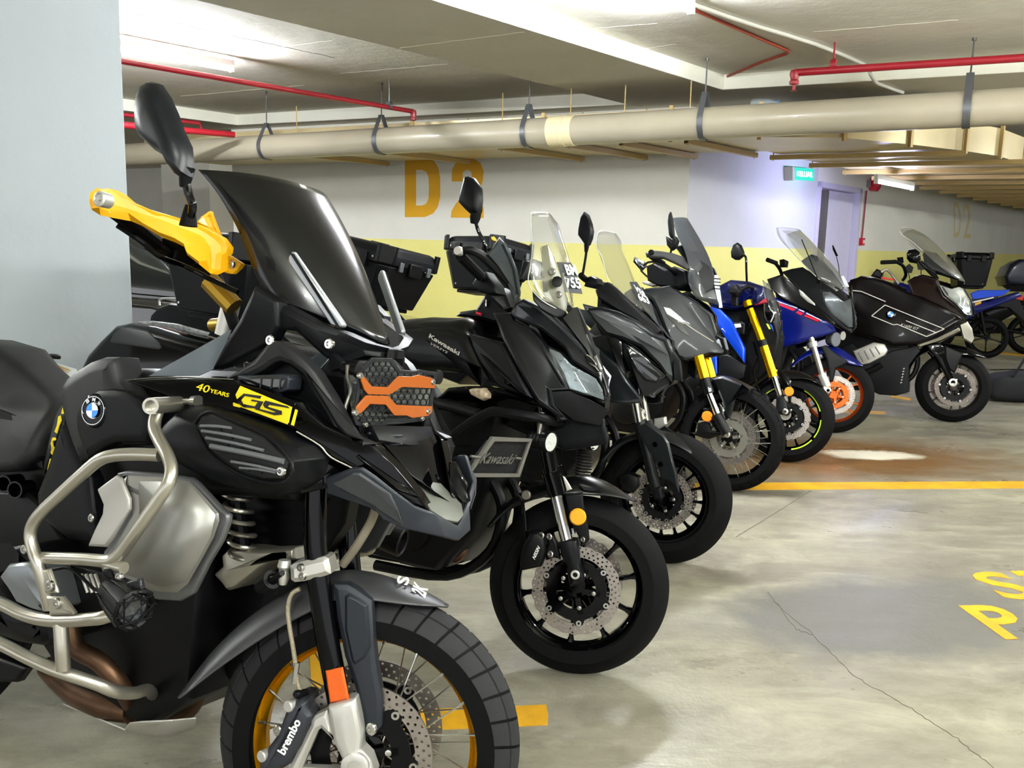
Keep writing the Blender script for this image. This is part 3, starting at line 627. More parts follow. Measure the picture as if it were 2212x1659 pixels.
def wheel(b, centre, R_, W, rb, spin=0., style='cast', steer=None, mats=None, disc=True, disc_r=.15, disc_y=.075, wavy=0., n=5, tread=None, name='front_wheel', rimw=None, stripe=None, detail=1, discmat=None, hub_r=.04, pair=False, tread_mat=None):
    mt = dict(rim=m_blk, tyre=m_rub, spoke=m_blk, hub=m_dark, carrier=m_dark); mt.update(mats or {})
    rot = Matrix.Rotation(R(b.steer if steer is None else steer), 4, 'Z'); m = Matrix.Translation(b.P(centre)) @ rot; m = m @ Matrix.Rotation(spin, 4, 'Y'); Y = Vector((0, 1, 0)); rw = rimw or W*.36
    mb = MB(); o_ = -Y*0
    mb.lathe((0, 0, 0), Y, [(-rw, rb+.006), (-rw-.003, rb), (-rw+.004, rb-.008), (-rw*.55, rb-.016), (-rw*.3, rb-.03), (rw*.3, rb-.03), (rw*.55, rb-.016), (rw-.004, rb-.008), (rw+.003, rb), (rw, rb+.006), (rw-.004, rb+.004), (rw*.3, rb-.018), (-rw*.3, rb-.018), (-rw+.004, rb+.004)], 72, True)
    if style == 'cast':
        ri = rb-.022
        mb.lathe((0, -.045, 0), Y, [(0, hub_r*.8), (.01, hub_r), (.08, hub_r), (.09, hub_r*.8)], 24)
        def spk(a0, a1, w0, w1, t):
            p = Vector((math.cos(a0)*hub_r*.8, 0, math.sin(a0)*hub_r*.8)); q = Vector((math.cos(a1)*ri, 0, math.sin(a1)*ri)); d = (q-p).normalized(); e = Vector((-d.z, 0, d.x)); L_ = (q-p).length
            pr = [(0, w0, t), (.35, w0*.7, t*.8), (.85, w1*.8, t*.6), (1, w1*1.5, t*.8)]; vs = []
            for u, w, tt in pr:
                c = p+d*L_*u
                vs += [c+e*w+Y*tt*.5, c+e*w*.5+Y*tt, c-e*w*.5+Y*tt, c-e*w+Y*tt*.5, c-e*w-Y*tt*.5, c-e*w*.5-Y*tt, c+e*w*.5-Y*tt, c+e*w-Y*tt*.5]
            mb.add(vs, [(i*8+k, i*8+(k+1) % 8, i*8+8+(k+1) % 8, i*8+8+k) for i in range(3) for k in range(8)]+[tuple(range(7, -1, -1)), tuple(range(24, 32))])
        for k in range(n):
            a = 2*math.pi*k/n
            if pair: spk(a-.1, a-.2, .010, .008, .016); spk(a+.1, a+.2, .010, .008, .016)
            else: spk(a, a, .013, .010, .018)
    xfm(mb, m); root_ = mb.build(name, mt['rim'], b.root)
    if style == 'wire':
        mb = MB(); mb.lathe((0, -.06, 0), Y, [(0, .03), (.006, .046), (.014, .046), (.02, .03), (.1, .03), (.106, .046), (.114, .046), (.12, .03)], 24); xfm(mb, m); mb.build('hub', mt['hub'], root_)
        mb = MB(); N_ = 40
        for k in range(N_):
            a = 2*math.pi*k/N_; s_ = 1 if k % 2 else -1; t = .32*(1 if (k//2) % 2 else -1)
            p = Vector((.044*math.cos(a+t*2.2), s_*.05, .044*math.sin(a+t*2.2))); q = Vector(((rb-.012)*math.cos(a), -s_*rw*.0+s_*rw*.62, (rb-.012)*math.sin(a)))
            mb.tube([p, q], .0019, 6); mb.tube([q-(q-p).normalized()*.018, q], .0034, 6)
        xfm(mb, m); mb.build('spoke', mt['spoke'], root_)
    # tyre
    half = tyre_prof(R_, W, rb); prof = [(-y, r) for y, r in reversed(half)]+half[1:]
    mb = MB(); mb.lathe((0, 0, 0), Y, [(y, r-(.005 if tread and abs(y) < .46*W else 0)) for y, r in prof]+[(half[-1][0], rb-.01), (-half[-1][0], rb-.01)], 96, True); xfm(mb, m); ty = mb.build('tyre', mt['tyre'], root_, ang=50)
    def surf(y, a, off):
        ay = abs(y)
        for i in range(len(half)-1):
            if half[i][0] <= ay <= half[i+1][0] or i == len(half)-2:
                t = (ay-half[i][0])/max(1e-6, half[i+1][0]-half[i][0]); r = half[i][1]*(1-t)+half[i+1][1]*t; break
        return Vector(((r+off)*math.cos(a), y, (r+off)*math.sin(a)))
    if tread:
        K, rows_, skew, gap = tread; mb = MB(); da = 2*math.pi/K
        for k in range(K):
            for s_ in (-1, 1):
                for (y0, y1) in rows_:
                    ph = da*(.5 if s_ > 0 else 0); g = []
                    for u in range(4):
                        y = (y0+(y1-y0)*u/3)*W
                        for v in range(3):
                            a = (k+gap/2+(1-gap)*v/2)*da+ph+skew*(abs(y)/W)**1.5*4; g.append((s_*y, a))
                    T = [surf(y, a, .0) for y, a in g]; B_ = [surf(y, a, -.007) for y, a in g]; k0 = len(T)
                    fs = [(u*3+v, u*3+v+1, u*3+v+4, u*3+v+3) for u in range(3) for v in range(2)]
                    rim_ = [0, 1, 2, 5, 8, 11, 10, 9, 6, 3]
                    fs += [(rim_[i], rim_[(i+1) % 10], k0+rim_[(i+1) % 10], k0+rim_[i]) for i in range(10)]
                    mb.add(T+B_, fs)
        xfm(mb, m); mb.build('tread', tread_mat or mt['tyre'], root_, ang=25)
    if stripe:
        for a0, a1 in stripe[1]:
            mb = MB(); vs = []; K = 24
            for k in range(K+1):
                a = a0+(a1-a0)*k/K
                for rr, yy in ((rb-.018, -rw-.0015), (rb-.005, -rw-.005)): vs.append(Vector((rr*math.cos(a), yy, rr*math.sin(a))))
            mb.add(vs, [(2*k, 2*k+1, 2*k+3, 2*k+2) for k in range(K)]); xfm(mb, m); mb.build('rim_stripe', stripe[0], root_)
    if disc:
        for s_ in (-1, 1):
            mb = MB(); disc_mesh(mb, disc_r-.036, disc_r, s_*disc_y, .005, 3 if detail else 2, 44 if detail else 24, .0034 if detail else .004, wavy, 22 if wavy else 12); xfm(mb, m); dk = mb.build('brake_disc', discmat or m_disc, root_, fix=False)
            mb = MB(); r1 = disc_r-.034; r0 = disc_r*.44
            K = 60; vs = []
            for yy in (s_*disc_y-.003, s_*disc_y+.003):
                for k in range(K):
                    a = 2*math.pi*k/K; lobe = (k % 10) in (0, 1, 9); q = r1+.004 if lobe else r1-.012
                    vs.append(Vector((q*math.cos(a), yy, q*math.sin(a))))
                for k in range(K):
                    a = 2*math.pi*k/K; vs.append(Vector((r0*math.cos(a), yy, r0*math.sin(a))))
            F = []
            for k in range(K):
                j = (k+1) % K; F += [(k, j, K+j, K+k), (2*K+k, 3*K+k, 3*K+j, 2*K+j), (k, 2*K+k, 2*K+j, j), (K+k, K+j, 3*K+j, 3*K+k)]
            mb.add(vs, F)
            for k in range(5):
                a = 2*math.pi*(k+.25)/5; d = Vector((math.cos(a), 0, math.sin(a))); e = Vector((-d.z, 0, d.x)); c = d*(r0+hub_r)/2+Vector((0, s_*disc_y, 0))
                mb.box(c, ((r0-hub_r)+.03, .006, .018), Matrix((d, Y, e)).transposed())
            xfm(mb, m); mb.build('disc_carrier', mt['carrier'], root_)
            if detail:
                for k in range(6):
                    a = 2*math.pi*k/6; c = Vector((math.cos(a)*(r1-.004), s_*disc_y, math.sin(a)*(r1-.004))); mb = MB(); mb.lathe(c-Y*.006, Y, [(0, .004), (0, .009), (.012, .009), (.012, .004)], 14, True); xfm(mb, m); mb.build('bolt', m_steel, root_)
                for k in range(5):
                    a = 2*math.pi*(k+.25)/5; c = Vector((math.cos(a)*r0*.9, s_*disc_y, math.sin(a)*r0*.9)); mb = MB(); mb.lathe(c, Y*s_, [(0, .007), (.007, .007), (.008, .003)], 10); xfm(mb, m); mb.build('bolt', m_steel, root_)
    return root_
# ================================================================ MOTORCYCLE 1: adventure bike in the foreground
g = Bike((-.30, 1.77, 0), 28, 8, 4, 'large black adventure motorcycle in front with yellow handguards and gold spoked wheel')
c1_ = crop(0, 150, 2.766); c2_ = crop(0, 700, 3.95); c3_ = crop(0, 1100, 2.968); c4_ = crop(400, 700, 3.318); c5_ = crop(400, 1150, 3.072)
cA = crop(280, 440, 4.609); cB = crop(420, 340, 3.607); cC = crop(0, 740, 4.147); cD = crop(180, 780, 4.365); cE = crop(0, 1140, 4.879); cF = crop(680, 740, 3.318); cG = crop(540, 1180, 3.464)
def L_(fn, pts, *r): return [fn(*p, *r) if len(p) == 2 else fn(*p) for p in pts]
m_smoke = glassy('smoked_screen', '040507', .88, .03, .32); m_yelp = M('yellow_plastic', 'dc9f06', .38, bump=.08, bscale=900); m_yel2 = M('yellow_decal', 'f5dc00', .4)
m_slate = M('slate_plastic', '1c2027', .5, .1, bump=.12, bscale=1100); m_ltslate = M('light_slate_plastic', '35373a', .45, .2, bump=.12, bscale=1100)
m_khaki = M('grey_green_insert', '62645c', .5, .2, bump=.1, bscale=1100); m_orangeP = glassy('orange_acrylic', 'a34f06', .88, .1, .7); m_txt = M('white_lettering', 'e9e9e6', .4)
m_head = M('silver_painted_cover', '93928c', .4, .6, bump=.06, bscale=900)
# wheels
wheel(g, g.W(0, 0, .335), .335, .125, .256, .1, 'wire', mats=dict(rim=m_gold, spoke=m_steel, hub=m_blk), tread_mat=M('tread_rubber', '19191b', .75, bump=.3, bscale=200), tread=(34, ((.02, .21), (.235, .44)), .05, .12), rimw=.043, disc_r=.153, disc_y=.072)
wheel(g, [-1.55, 0, .335], .335, .17, .23, 0, 'wire', steer=0, mats=dict(rim=m_gold, spoke=m_steel, hub=m_blk), name='rear_wheel', disc=False, rimw=.06)
# core volumes that close the bike from other sides
g.pad('engine_block', [[-.95, .13, .72], [-.6, .13, .80], [-.44, .13, .78], [-.42, .13, .60], [-.42, .13, .36], [-.55, .13, .26], [-.8, .13, .26], [-1.0, .13, .40]], 0, .02, .03, .02, m_dark, full=True, steps=2, bevel=0)
g.pad('front_frame', [[-.5, .03, .95], [-.10, .02, .95], [-.12, .02, .80], [-.24, .02, .62], [-.34, .02, .42], [-.48, .03, .34]], 0, .01, .02, .02, m_dark, full=True, bevel=.003)
g.pad('fuel_tank', [[-.82, .14, .92], [-.80, .14, 1.03], [-.72, .15, 1.09], [-.6, .16, 1.10], [-.42, .17, 1.08], [-.22, .17, 1.01], [-.1, .15, .95], [-.14, .15, .86], [-.6, .17, .82]], 0, .04, .05, .02, m_satin, full=True, steps=3, bevel=0)
g.cyl('filler_cap', [-.52, .0, 1.115], [-.05, 0, 1], [(0, .045), (.012, .045), (.018, .035)], m_chrome)
g.tube('swingarm', [[-.8, .12, .42], [-1.2, .13, .38], [-1.55, .13, .335]], .045, m_dark)
g.pad('tail_unit', [[-1.6, .12, .98], [-1.05, .12, .93], [-1.0, .12, .8], [-1.35, .12, .82]], 0, .02, .02, .02, m_satin, full=True, steps=2)
g.pad('subframe', [[-1.5, .10, .80], [-1.0, .10, .92], [-.7, .10, .95], [-.5, .10, .8], [-.6, .10, .55], [-.9, .10, .5], [-1.2, .10, .6]], 0, .02, .02, .02, m_dark, full=True, bevel=0)
# seat
g.pad('seat', [(-330, 770, .12), (-200, 722, .08), (-60, 730, .06), (0, 748, .06), (50, 785, .045), (95, 822, .04), (125, 852, .05), (133, 872, .08), (122, 912, .11), (103, 950, .13), (96, 985, .14), (58, 1018, .14), (0, 1020, .14), (-330, 1000, .14)], 0, .035, .028, .02, m_seat, full=True, steps=3, bevel=0, fan=True, ang=60)
m_lid = M('aluminium_pannier', 'a9adaa', .5, .4); m_beige = M('beige_graphic', 'd8bd86', .5)
pn = g.facets('pannier', [(-60, 765, -.30), (38, 770, -.30), (60, 768, -.34), (165, 800, -.34), (172, 822, -.30), (110, 823, -.18), (40, 775, -.18), (-60, 770, -.18)], [(0, 1, 2, 3, 4, 5, 6, 7)], .01, m_lid)
for k, pts in enumerate(([(215, 145), (330, 175), (600, 250), (660, 270)], [(225, 150), (380, 210), (470, 185), (640, 285)], [(270, 190), (480, 255), (640, 310)], [(430, 235), (500, 200), (650, 262)])):
    q = [g.f.L(*cC(*p), 0) for p in pts]; q = [g.f.L(*cC(p[0], p[1]), -.26) for p in pts]
    mb = MB(); mb.tube([v+Vector((0, -.012, .006)) for v in q], .0022, 6); mb.build('graphic_stripe', m_beige, pn)
g.cyl('lid_latch', (116, 775, -.30), [0, 0, 1], [(0, .02), (.01, .022), (.016, .012)], m_satin)
# side trim running down in front of the seat, with the yellow edge strip
g.pad('trim_strip', L_(cC, [(590, 510), (550, 545), (500, 650), (440, 880), (400, 1080), (395, 1180), (430, 1140), (520, 880), (600, 640)]), .205, .004, .004, .02, m_blk, mirror=True)
for pts in ([(590, 530), (560, 580), (548, 640), (572, 640), (595, 545)], [(522, 660), (510, 740), (488, 800), (512, 815), (532, 745), (552, 700), (545, 650)], [(500, 850), (470, 850), (452, 910), (480, 925), (452, 985), (470, 1010), (488, 935), (462, 915), (478, 880), (500, 875)], [(448, 1040), (430, 1110), (424, 1150), (445, 1105), (460, 1040)]):
    g.pad('yellow_decal', L_(cC, pts), .2105, .001, .0008, .001, m_yel2, bevel=0)
g.pad('knee_panel', L_(cC, [(605, 620), (520, 880), (430, 1150), (375, 1290), (350, 1350), (362, 1480), (420, 1600), (620, 1760), (900, 1800), (860, 1500), (830, 1210), (770, 1100), (690, 920), (640, 740)]), .215, .012, .03, .03, m_satin, mirror=True, steps=3)
g.pad('tank_cover', L_(cC, [(600, 460), (605, 380), (650, 310), (740, 240), (860, 165), (960, 130), (1080, 130), (1100, 200), (1115, 300), (1140, 370), (1240, 480), (1350, 580), (1400, 700), (1330, 920), (1060, 915), (980, 950), (850, 1050), (810, 1060), (770, 1080), (690, 900), (640, 740), (600, 590)]), .232, .028, .035, .05, m_matt, mirror=True, steps=3)
g.pad('side_cover', L_(cC, [(700, 660), (730, 560), (800, 480), (900, 425), (1010, 415), (1130, 430), (1260, 500), (1340, 570), (1380, 700), (1320, 895), (1060, 895), (970, 930), (830, 1020), (800, 1040), (740, 900), (705, 780)]), .262, .01, .02, .02, m_satin, mirror=True, steps=3)
g.bolt((198, 1119, .237), .010)
# round emblem (blue and white quarters inside a lettered ring)
ec = g.P((204, 887, .274)); ax = Vector((.13, -1, .07)).normalized(); u = ax.cross(Vector((0, 0, 1))).normalized(); u = -u if u.x < 0 else u; v = u.cross(ax); v = -v if v.z < 0 else v
er = .032
mb = MB(); mb.lathe(ec-ax*.004, ax, [(0, er*1.22), (.004, er*1.2), (.007, er*1.07), (.007, er*1.0)], 40); mb.build('emblem', m_blk, g.root)
em = g.root.children[-1]
mb = MB(); mb.lathe(ec+ax*.001, ax, [(0, er*.98), (.004, er*1.0), (.004, er*.96), (0, er*.94)], 40, True); mb.lathe(ec+ax*.002, ax, [(0, er*.50), (.002, er*.56), (.002, er*.52), (0, er*.5)], 40, True); mb.build('emblem_ring', m_chrome, em)
m_eb = M('emblem_blue', '1d86e0', .25, coat=.5); m_ew = M('emblem_white', 'eef0f4', .25, coat=.5)
for q in range(4):
    mb = MB(); pts = [ec+ax*.0062]+[ec+ax*.0062+(u*math.cos(a)+v*math.sin(a))*er*.51 for a in [R(q*90+k*10+8) for k in range(10)]]
    mb.prism(pts, ax*.0012); mb.build('emblem_quarter', m_ew if q % 2 == 0 else m_eb, em)
for ch, a in (('B', 132), ('M', 90), ('W', 48)):
    a = R(a-4); d = u*math.cos(a)+v*math.sin(a); t = Vector(d.cross(ax)); t = t if t.dot(u) > 0 else -t
    t = u*math.sin(a)-v*math.cos(a); o = ec+ax*.0072+d*er*.64
    text_on('emblem_letter', ch, o-t*er*.13, o+t*er*.13, o-t*er*.13+d*er*.25, m_ew, em, lift=.0003, thick=.0004, bold=.01)
# big front side housing with its grille
g.pad('air_intake_cover', L_(cD, [(800, 640), (850, 560), (960, 460), (1105, 410), (1250, 415), (1480, 500), (1850, 640), (2080, 800), (2140, 930), (2100, 1090), (2000, 1220), (1850, 1270), (1560, 1230), (1330, 1170), (1150, 1080), (1000, 1000), (860, 920), (790, 800)]), .262, .045, .042, .06, m_satin, mirror=True, steps=4)
# (mirror copy also made) recess, slats
def cD2(*p): return cD(*p)
g.pad('intake_recess', L_(c4_, [(75, 730), (120, 660), (190, 640), (290, 685), (560, 810), (740, 990), (700, 1110), (560, 1110), (380, 1050), (180, 900)]), .309, .002, .004, .004, M('recess_black', '08090b', .6))
for a_, b_, r_ in (((110, 730), (330, 745), .0032), ((120, 765), (470, 830), .0034), ((150, 815), (560, 905), .0034), ((185, 875), (705, 985), .0055), ((330, 985), (690, 1060), .0030), ((390, 1030), (650, 1065), .0026)):
    g.tube('slat', [c4_(*a_, .314), c4_((a_[0]+b_[0])/2, (a_[1]+b_[1])/2-6, .316), c4_(*b_, .314)], r_, M('slat_grey', '6d6f72', .4, .3), 3)
for p in ((250, 750), (330, 800), (400, 870), (300, 850), (480, 890), (450, 1030), (540, 1050)):
    g.tube('slat_rib', [c4_(p[0]-14, p[1]-22, .312), c4_(p[0]+10, p[1]+22, .312)], .0022, m_satin, 0)
g.tube('opening_rim', L_(c4_, [(65, 715), (120, 650), (200, 628), (300, 672), (590, 800), (765, 1000), (725, 1130), (560, 1130), (370, 1065), (165, 915), (65, 715)], .309), .0035, m_satin, 3)
g.bolt((607, 1018, .312), .0095)
# gloss upper flank with the yellow badge
def lt(x): return .252 if x < 640 else max(.03, .252-(x-640)*.00066)
flank = [(272, 823), (340, 818), (420, 818), (500, 821), (513, 828), (560, 838), (640, 868), (700, 920), (765, 950), (806, 962), (850, 1005), (900, 1066), (925, 1105), (880, 1085), (780, 1022), (715, 988), (640, 932), (560, 906), (430, 878), (345, 852)]
g.pad('upper_flank', [(x, y, lt(x)) for x, y in flank], 0, .004, .006, .03, m_blk, mirror=True)
g.pad('lower_flank', [(x, y, lt(x)-.012) for x, y in [(640, 932), (715, 988), (780, 1022), (885, 1086), (860, 1070), (812, 1030), (782, 1010), (764, 1010), (706, 1031), (706, 1052), (650, 1066), (640, 1040), (655, 975)]], 0, .003, .005, .03, m_blk, mirror=True)
g.tube('flank_edge', [(x, y, lt(x)+.005) for x, y in [(640, 932), (690, 962), (715, 988), (780, 1022), (880, 1086)]], .0018, m_sil)
bd_ = g.root
def on(fx, pts, l, name, mat, th=.0012): return g.pad(name, [fx(*p, l(fx(*p)[0]) if callable(l) else l) for p in pts], 0, th, .0006, .001, mat, bevel=0)
lf = lambda x: lt(x)+.0046
on(c4_, [(395, 443), (765, 595), (738, 722), (343, 575), (345, 562), (385, 575), (362, 507)], lf, 'yellow_decal', m_yel2)
on(c4_, [(790, 610), (805, 618), (778, 730), (758, 722)], lf, 'yellow_decal', m_yel2)
lg = lambda x: lt(x)+.0066
on(c4_, [(420, 497), (545, 515), (535, 535), (425, 515), (400, 545), (415, 572), (500, 590), (520, 560), (470, 552), (480, 540), (560, 556), (530, 608), (420, 598), (380, 570), (372, 538)], lg, 'badge_letter', m_blk)
on(c4_, [(575, 548), (735, 590), (745, 603), (600, 580), (590, 592), (690, 622), (692, 650), (640, 655), (500, 612), (505, 600), (625, 632), (655, 632), (570, 600), (558, 575)], lg, 'badge_letter', m_blk)
on(c4_, [(345, 575), (400, 590), (392, 600), (345, 588)], lf, 'badge_letter', m_yel2)
g.text('flank_lettering', '40', (*c4_(75, 470), .2565), (*c4_(165, 495), .2565), (*c4_(98, 420), .2565), m_yel2, bold=.0, lift=.001)
g.text('flank_lettering', 'YEARS', (*c4_(178, 490), .2565), (*c4_(312, 525), .2565), (*c4_(186, 462), .2565), m_yel2, bold=.005, lift=.001)
g.tube('chrome_edge', [(272, 822, .245), (340, 816, .245), (420, 816, .245), (505, 820, .245)], .0016, m_chrome)
# front arch bracket and side lamp
g.pad('cowl_bracket', [(x, y, .205 if x < 640 else .205-(x-640)*.0003) for x, y in L_(c4_, [(290, 395), (500, 255), (600, 130), (640, 118), (690, 125), (830, 240), (935, 350), (1040, 520), (1140, 715), (1200, 805), (1330, 862), (1280, 868), (1150, 812), (1080, 730), (1000, 590), (900, 430), (840, 350), (760, 290), (690, 262), (640, 275), (560, 330), (480, 370), (400, 400)])], 0, .006, .01, .03, m_matt, mirror=True)
g.pad('cowl_fill', [(x, y, .17) for x, y in L_(c4_, [(420, 400), (600, 280), (760, 260), (900, 400), (1050, 640), (1150, 830), (1100, 900), (800, 640), (600, 480)])], 0, .004, .006, .03, m_satin, mirror=True)
sg = g.pad('turn_signal', [(x, y, .225) for x, y in L_(c4_, [(375, 368), (480, 368), (700, 358), (735, 370), (745, 395), (735, 470), (690, 490), (600, 480), (490, 425), (375, 400)])], 0, .006, .008, .04, m_slate, mirror=False)
g.pad('lens', [(x, y, .2312) for x, y in L_(c4_, [(455, 385), (545, 382), (680, 385), (715, 400), (700, 460), (620, 465), (545, 440), (455, 405)])], 0, .002, .002, .004, M('dark_lens', '25231f', .1, coat=.8), parent=sg)
for x in (545, 622, 682): g.tube('lens_divider', [c4_(x, 386, .2345), c4_(x-8, 462, .2345)], .0015, m_slate, 0, parent=sg)
# beak
bk = [(706, 1031, .205), (764, 1010, .205), (782, 1010, .20), (812, 1030, .18), (861, 1068, .15), (897, 1094, .11), (927, 1105, .078), (941, 1110, .062),
      (873, 1141, .12), (825, 1120, .16), (810, 1099, .17), (708, 1064, .20), (957, 1161, .05), (985, 1136, 0), (987, 1168, 0), (870, 1137, .125)]
g.facets('beak', bk, [(0, 1, 2, 3, 4, 10, 11), (4, 5, 6, 7, 8, 9, 10), (7, 12, 8), (7, 13, 14, 12)], .012, m_slate, sym=True, bevel=.003)
g.pad('beak_side_insert', [(x, y, l) for x, y, l in [(713, 1045, .207), (762, 1021, .21), (778, 1021, .205), (842, 1066, .17), (858, 1100, .155), (869, 1134, .135), (811, 1096, .178)]], 0, .003, .004, .004, m_ltslate, mirror=True, bevel=.001)
g.facets('beak_top_insert', [(882, 1029, .042), (905, 1066, .05), (930, 1104, .06), (962, 1124, .035), (907, 1022, 0), (945, 1070, 0), (975, 1105, 0), (988, 1129, 0)], [(0, 4, 5, 1), (1, 5, 6, 2), (2, 6, 7, 3)], .006, m_khaki, sym=True, bevel=.001)
g.facets('beak_centre_panel', [(800, 958, .11), (876, 1030, .06), (905, 1075, .075), (860, 1060, .13), (770, 985, .17)], [(0, 1, 2, 3, 4)], .006, m_blk)
g.pad('beak_left_edge', [(969, 998, -.075), (981, 998, -.075), (1007, 1048, -.08), (1014, 1094, -.085), (1002, 1085, -.07), (970, 1058, -.06)], 0, .002, .003, .01, m_blk)
g.facets('inner_nose', [(795, 925, .10), (930, 930, -.12), (962, 1000, -.10), (968, 1070, -.06), (1000, 1110, -.06), (930, 1060, .03), (885, 1030, .05)], [(0, 1, 2, 3, 4, 5, 6)], .01, m_blk)
g.facets('nose_duct', [(795, 922, .11), (925, 925, -.11), (932, 962, -.11), (880, 966, 0), (812, 955, .11)], [(0, 1, 2, 3, 4)], .02, m_satin)
for k in range(2): g.tube('duct_slat', [(795, 936+k*18, .115), (835, 941+k*18, .07), (868, 941+k*18, .03)], .003, m_slate, 2)
# headlight and its guard (cross planes)
def Ap(fn, pts, a): return [g.A(*fn(*p), a) for p in pts]
def fplate(name, pts, d, mat, bevel=.0015, parent=None):
    mb = MB(); mb.prism(pts, Vector((d, 0, 0))); return mb.build(name, mat, g.par(parent), bevel)
hl = fplate('headlight', Ap(cF, [(225, 230), (310, 130), (560, 120), (640, 200), (845, 215), (826, 560), (520, 600), (280, 600), (230, 420)], -.056), -.08, m_dark, .006)
fplate('reflector_bowl', Ap(cF, [(250, 230), (330, 150), (560, 140), (640, 210), (820, 225), (800, 540), (500, 560), (290, 560)], -.054), .002, M('lamp_reflector', '9a958c', .25, .6, var=.5, vscale=40), parent=hl)
fplate('lens', Ap(cF, [(215, 230), (310, 130), (560, 120), (640, 200), (845, 215), (830, 555), (500, 590), (280, 590)], -.045), .006, m_lens, parent=hl)
m_hex = M('guard_black', '1b1d20', .45, .5)
gd = fplate('headlight_guard', Ap(cF, [(290, 560), (300, 600), (440, 612), (490, 612), (530, 570), (640, 572), (720, 575), (770, 560), (800, 530), (790, 505), (800, 560), (830, 500), (850, 330), (872, 215), (740, 190), (700, 205), (600, 195), (540, 110), (430, 105), (395, 105), (310, 190), (300, 215)][:3], -.02), .004, m_hex)
bpy.data.objects.remove(gd)
outer = [(300, 205), (400, 108), (545, 112), (602, 196), (700, 204), (740, 192), (868, 214), (850, 330), (832, 460), (826, 540), (760, 560), (700, 572), (520, 570), (480, 612), (350, 612), (285, 590), (262, 520), (290, 400), (300, 300)]
inner = [(322, 225), (412, 140), (530, 142), (590, 222), (700, 226), (745, 214), (845, 238), (830, 330), (812, 455), (806, 518), (755, 536), (690, 545), (505, 545), (465, 585), (360, 588), (305, 570), (284, 520), (308, 400), (318, 300)]
po = Ap(cF, outer, -.02); pi_ = Ap(cF, inner, -.02); n_ = len(po); mb = MB(); dx = Vector((.004, 0, 0))
mb.add(po+pi_+[p+dx for p in po]+[p+dx for p in pi_], [(k, (k+1) % n_, n_+(k+1) % n_, n_+k) for k in range(n_)]+[(2*n_+k, 3*n_+k, 3*n_+(k+1) % n_, 2*n_+(k+1) % n_) for k in range(n_)]+[(k, 2*n_+k, 2*n_+(k+1) % n_, (k+1) % n_) for k in range(n_)]+[(n_+k, n_+(k+1) % n_, 3*n_+(k+1) % n_, 3*n_+k) for k in range(n_)])
gd = mb.build('headlight_guard', m_hex, g.root, .0008)
def inpoly(p, poly):
    x, y = p; c = False; n = len(poly)
    for i in range(n):
        x0, y0 = poly[i]; x1, y1 = poly[(i+1) % n]
        if (y0 > y) != (y1 > y) and x < (x1-x0)*(y-y0)/(y1-y0)+x0: c = not c
    return c
mb = MB(); hx = 26.
for i in range(-2, 30):
    for j in range(-2, 30):
        cx = 280+i*hx*1.732+(hx*.866 if j % 2 else 0); cy = 110+j*hx*1.5*1.02
        if not inpoly((cx, cy), inner): continue
        rg = []
        for rr in (hx*1.03, hx*.84): rg += Ap(cF, [(cx+rr*math.sin(math.pi/3*k), cy+rr*math.cos(math.pi/3*k)) for k in range(6)], -.0195)
        q = Vector((.003, 0, 0))
        mb.add(rg+[p+q for p in rg], [(k, (k+1) % 6, 6+(k+1) % 6, 6+k) for k in range(6)]+[(12+k, 18+k, 18+(k+1) % 6, 12+(k+1) % 6) for k in range(6)]+[(6+k, 6+(k+1) % 6, 18+(k+1) % 6, 18+k) for k in range(6)])
mb.build('honeycomb_mesh', m_hex, gd)
for nm, pts in (('orange_plate', [(305, 215), (330, 225), (398, 312), (515, 318), (590, 240), (690, 243), (728, 230), (780, 240), (832, 252), (852, 282), (852, 328), (612, 318), (575, 345), (522, 375), (372, 370), (345, 335)]), ('orange_plate', [(275, 522), (290, 458), (360, 377), (520, 381), (575, 445), (832, 455), (832, 500), (800, 525), (690, 540), (650, 522), (560, 522), (500, 445), (386, 440), (322, 505)])):
    fplate(nm, Ap(cF, pts, -.0145), .004, m_orangeP, .0008, gd)
for x, y, r in ((325, 238, .007), (845, 283, .007), (290, 502, .007), (810, 493, .007), (768, 545, .0055), (362, 588, .0055)):
    p = g.A(*cF(x, y), -.011); g.bolt(p, r, Vector((1, 0, 0)), gd)
for x, y in ((290, 195), (862, 245), (320, 592), (778, 598)):
    p = g.A(*cF(x, y), -.03); g.cyl('rubber_mount', p, Vector((1, 0, 0)), [(-.03, .011), (.004, .012), (.006, .017), (.012, .017), (.014, .008)], m_dark, 20, gd)
g.tube('guard_rail', [g.A(*cF(235, 165), -.04), g.A(*cF(235, 250), -.045), g.A(*cF(262, 330), -.045), g.A(*cF(215, 480), -.05), g.A(*cF(240, 560), -.05)], .004, m_sil, parent=gd)
g.pad('lamp_bracket', L_(cF, [(110, 60), (150, 75), (215, 140), (190, 190), (140, 200), (100, 280), (80, 290), (60, 220), (95, 130)], .135), 0, .003, .004, .006, m_satin)
# cowl under the screen
g.pad('inner_cowl', [(553, 618, .215), (600, 652, .20), (603, 705, .195), (583, 742, .19), (540, 765, .19), (500, 787, .195), (460, 798, .20), (486, 745, .21), (520, 690, .215)], 0, .008, .014, .03, m_satin, mirror=True, steps=2)
g.pad('screen_mount', [(603, 655, .185), (690, 702, .16), (735, 716, .135), (790, 740, .08), (850, 755, .01), (852, 775, .005), (790, 768, .07), (728, 788, .12), (700, 770, .14), (640, 715, .17), (606, 712, .18)], 0, .006, .01, .04, m_satin, mirror=True)
for p in ((584, 735, .205), (711, 743, .15)): g.bolt(p, .012, mat=m_chrome)
g.bolt((859, 762, -.05), .012)
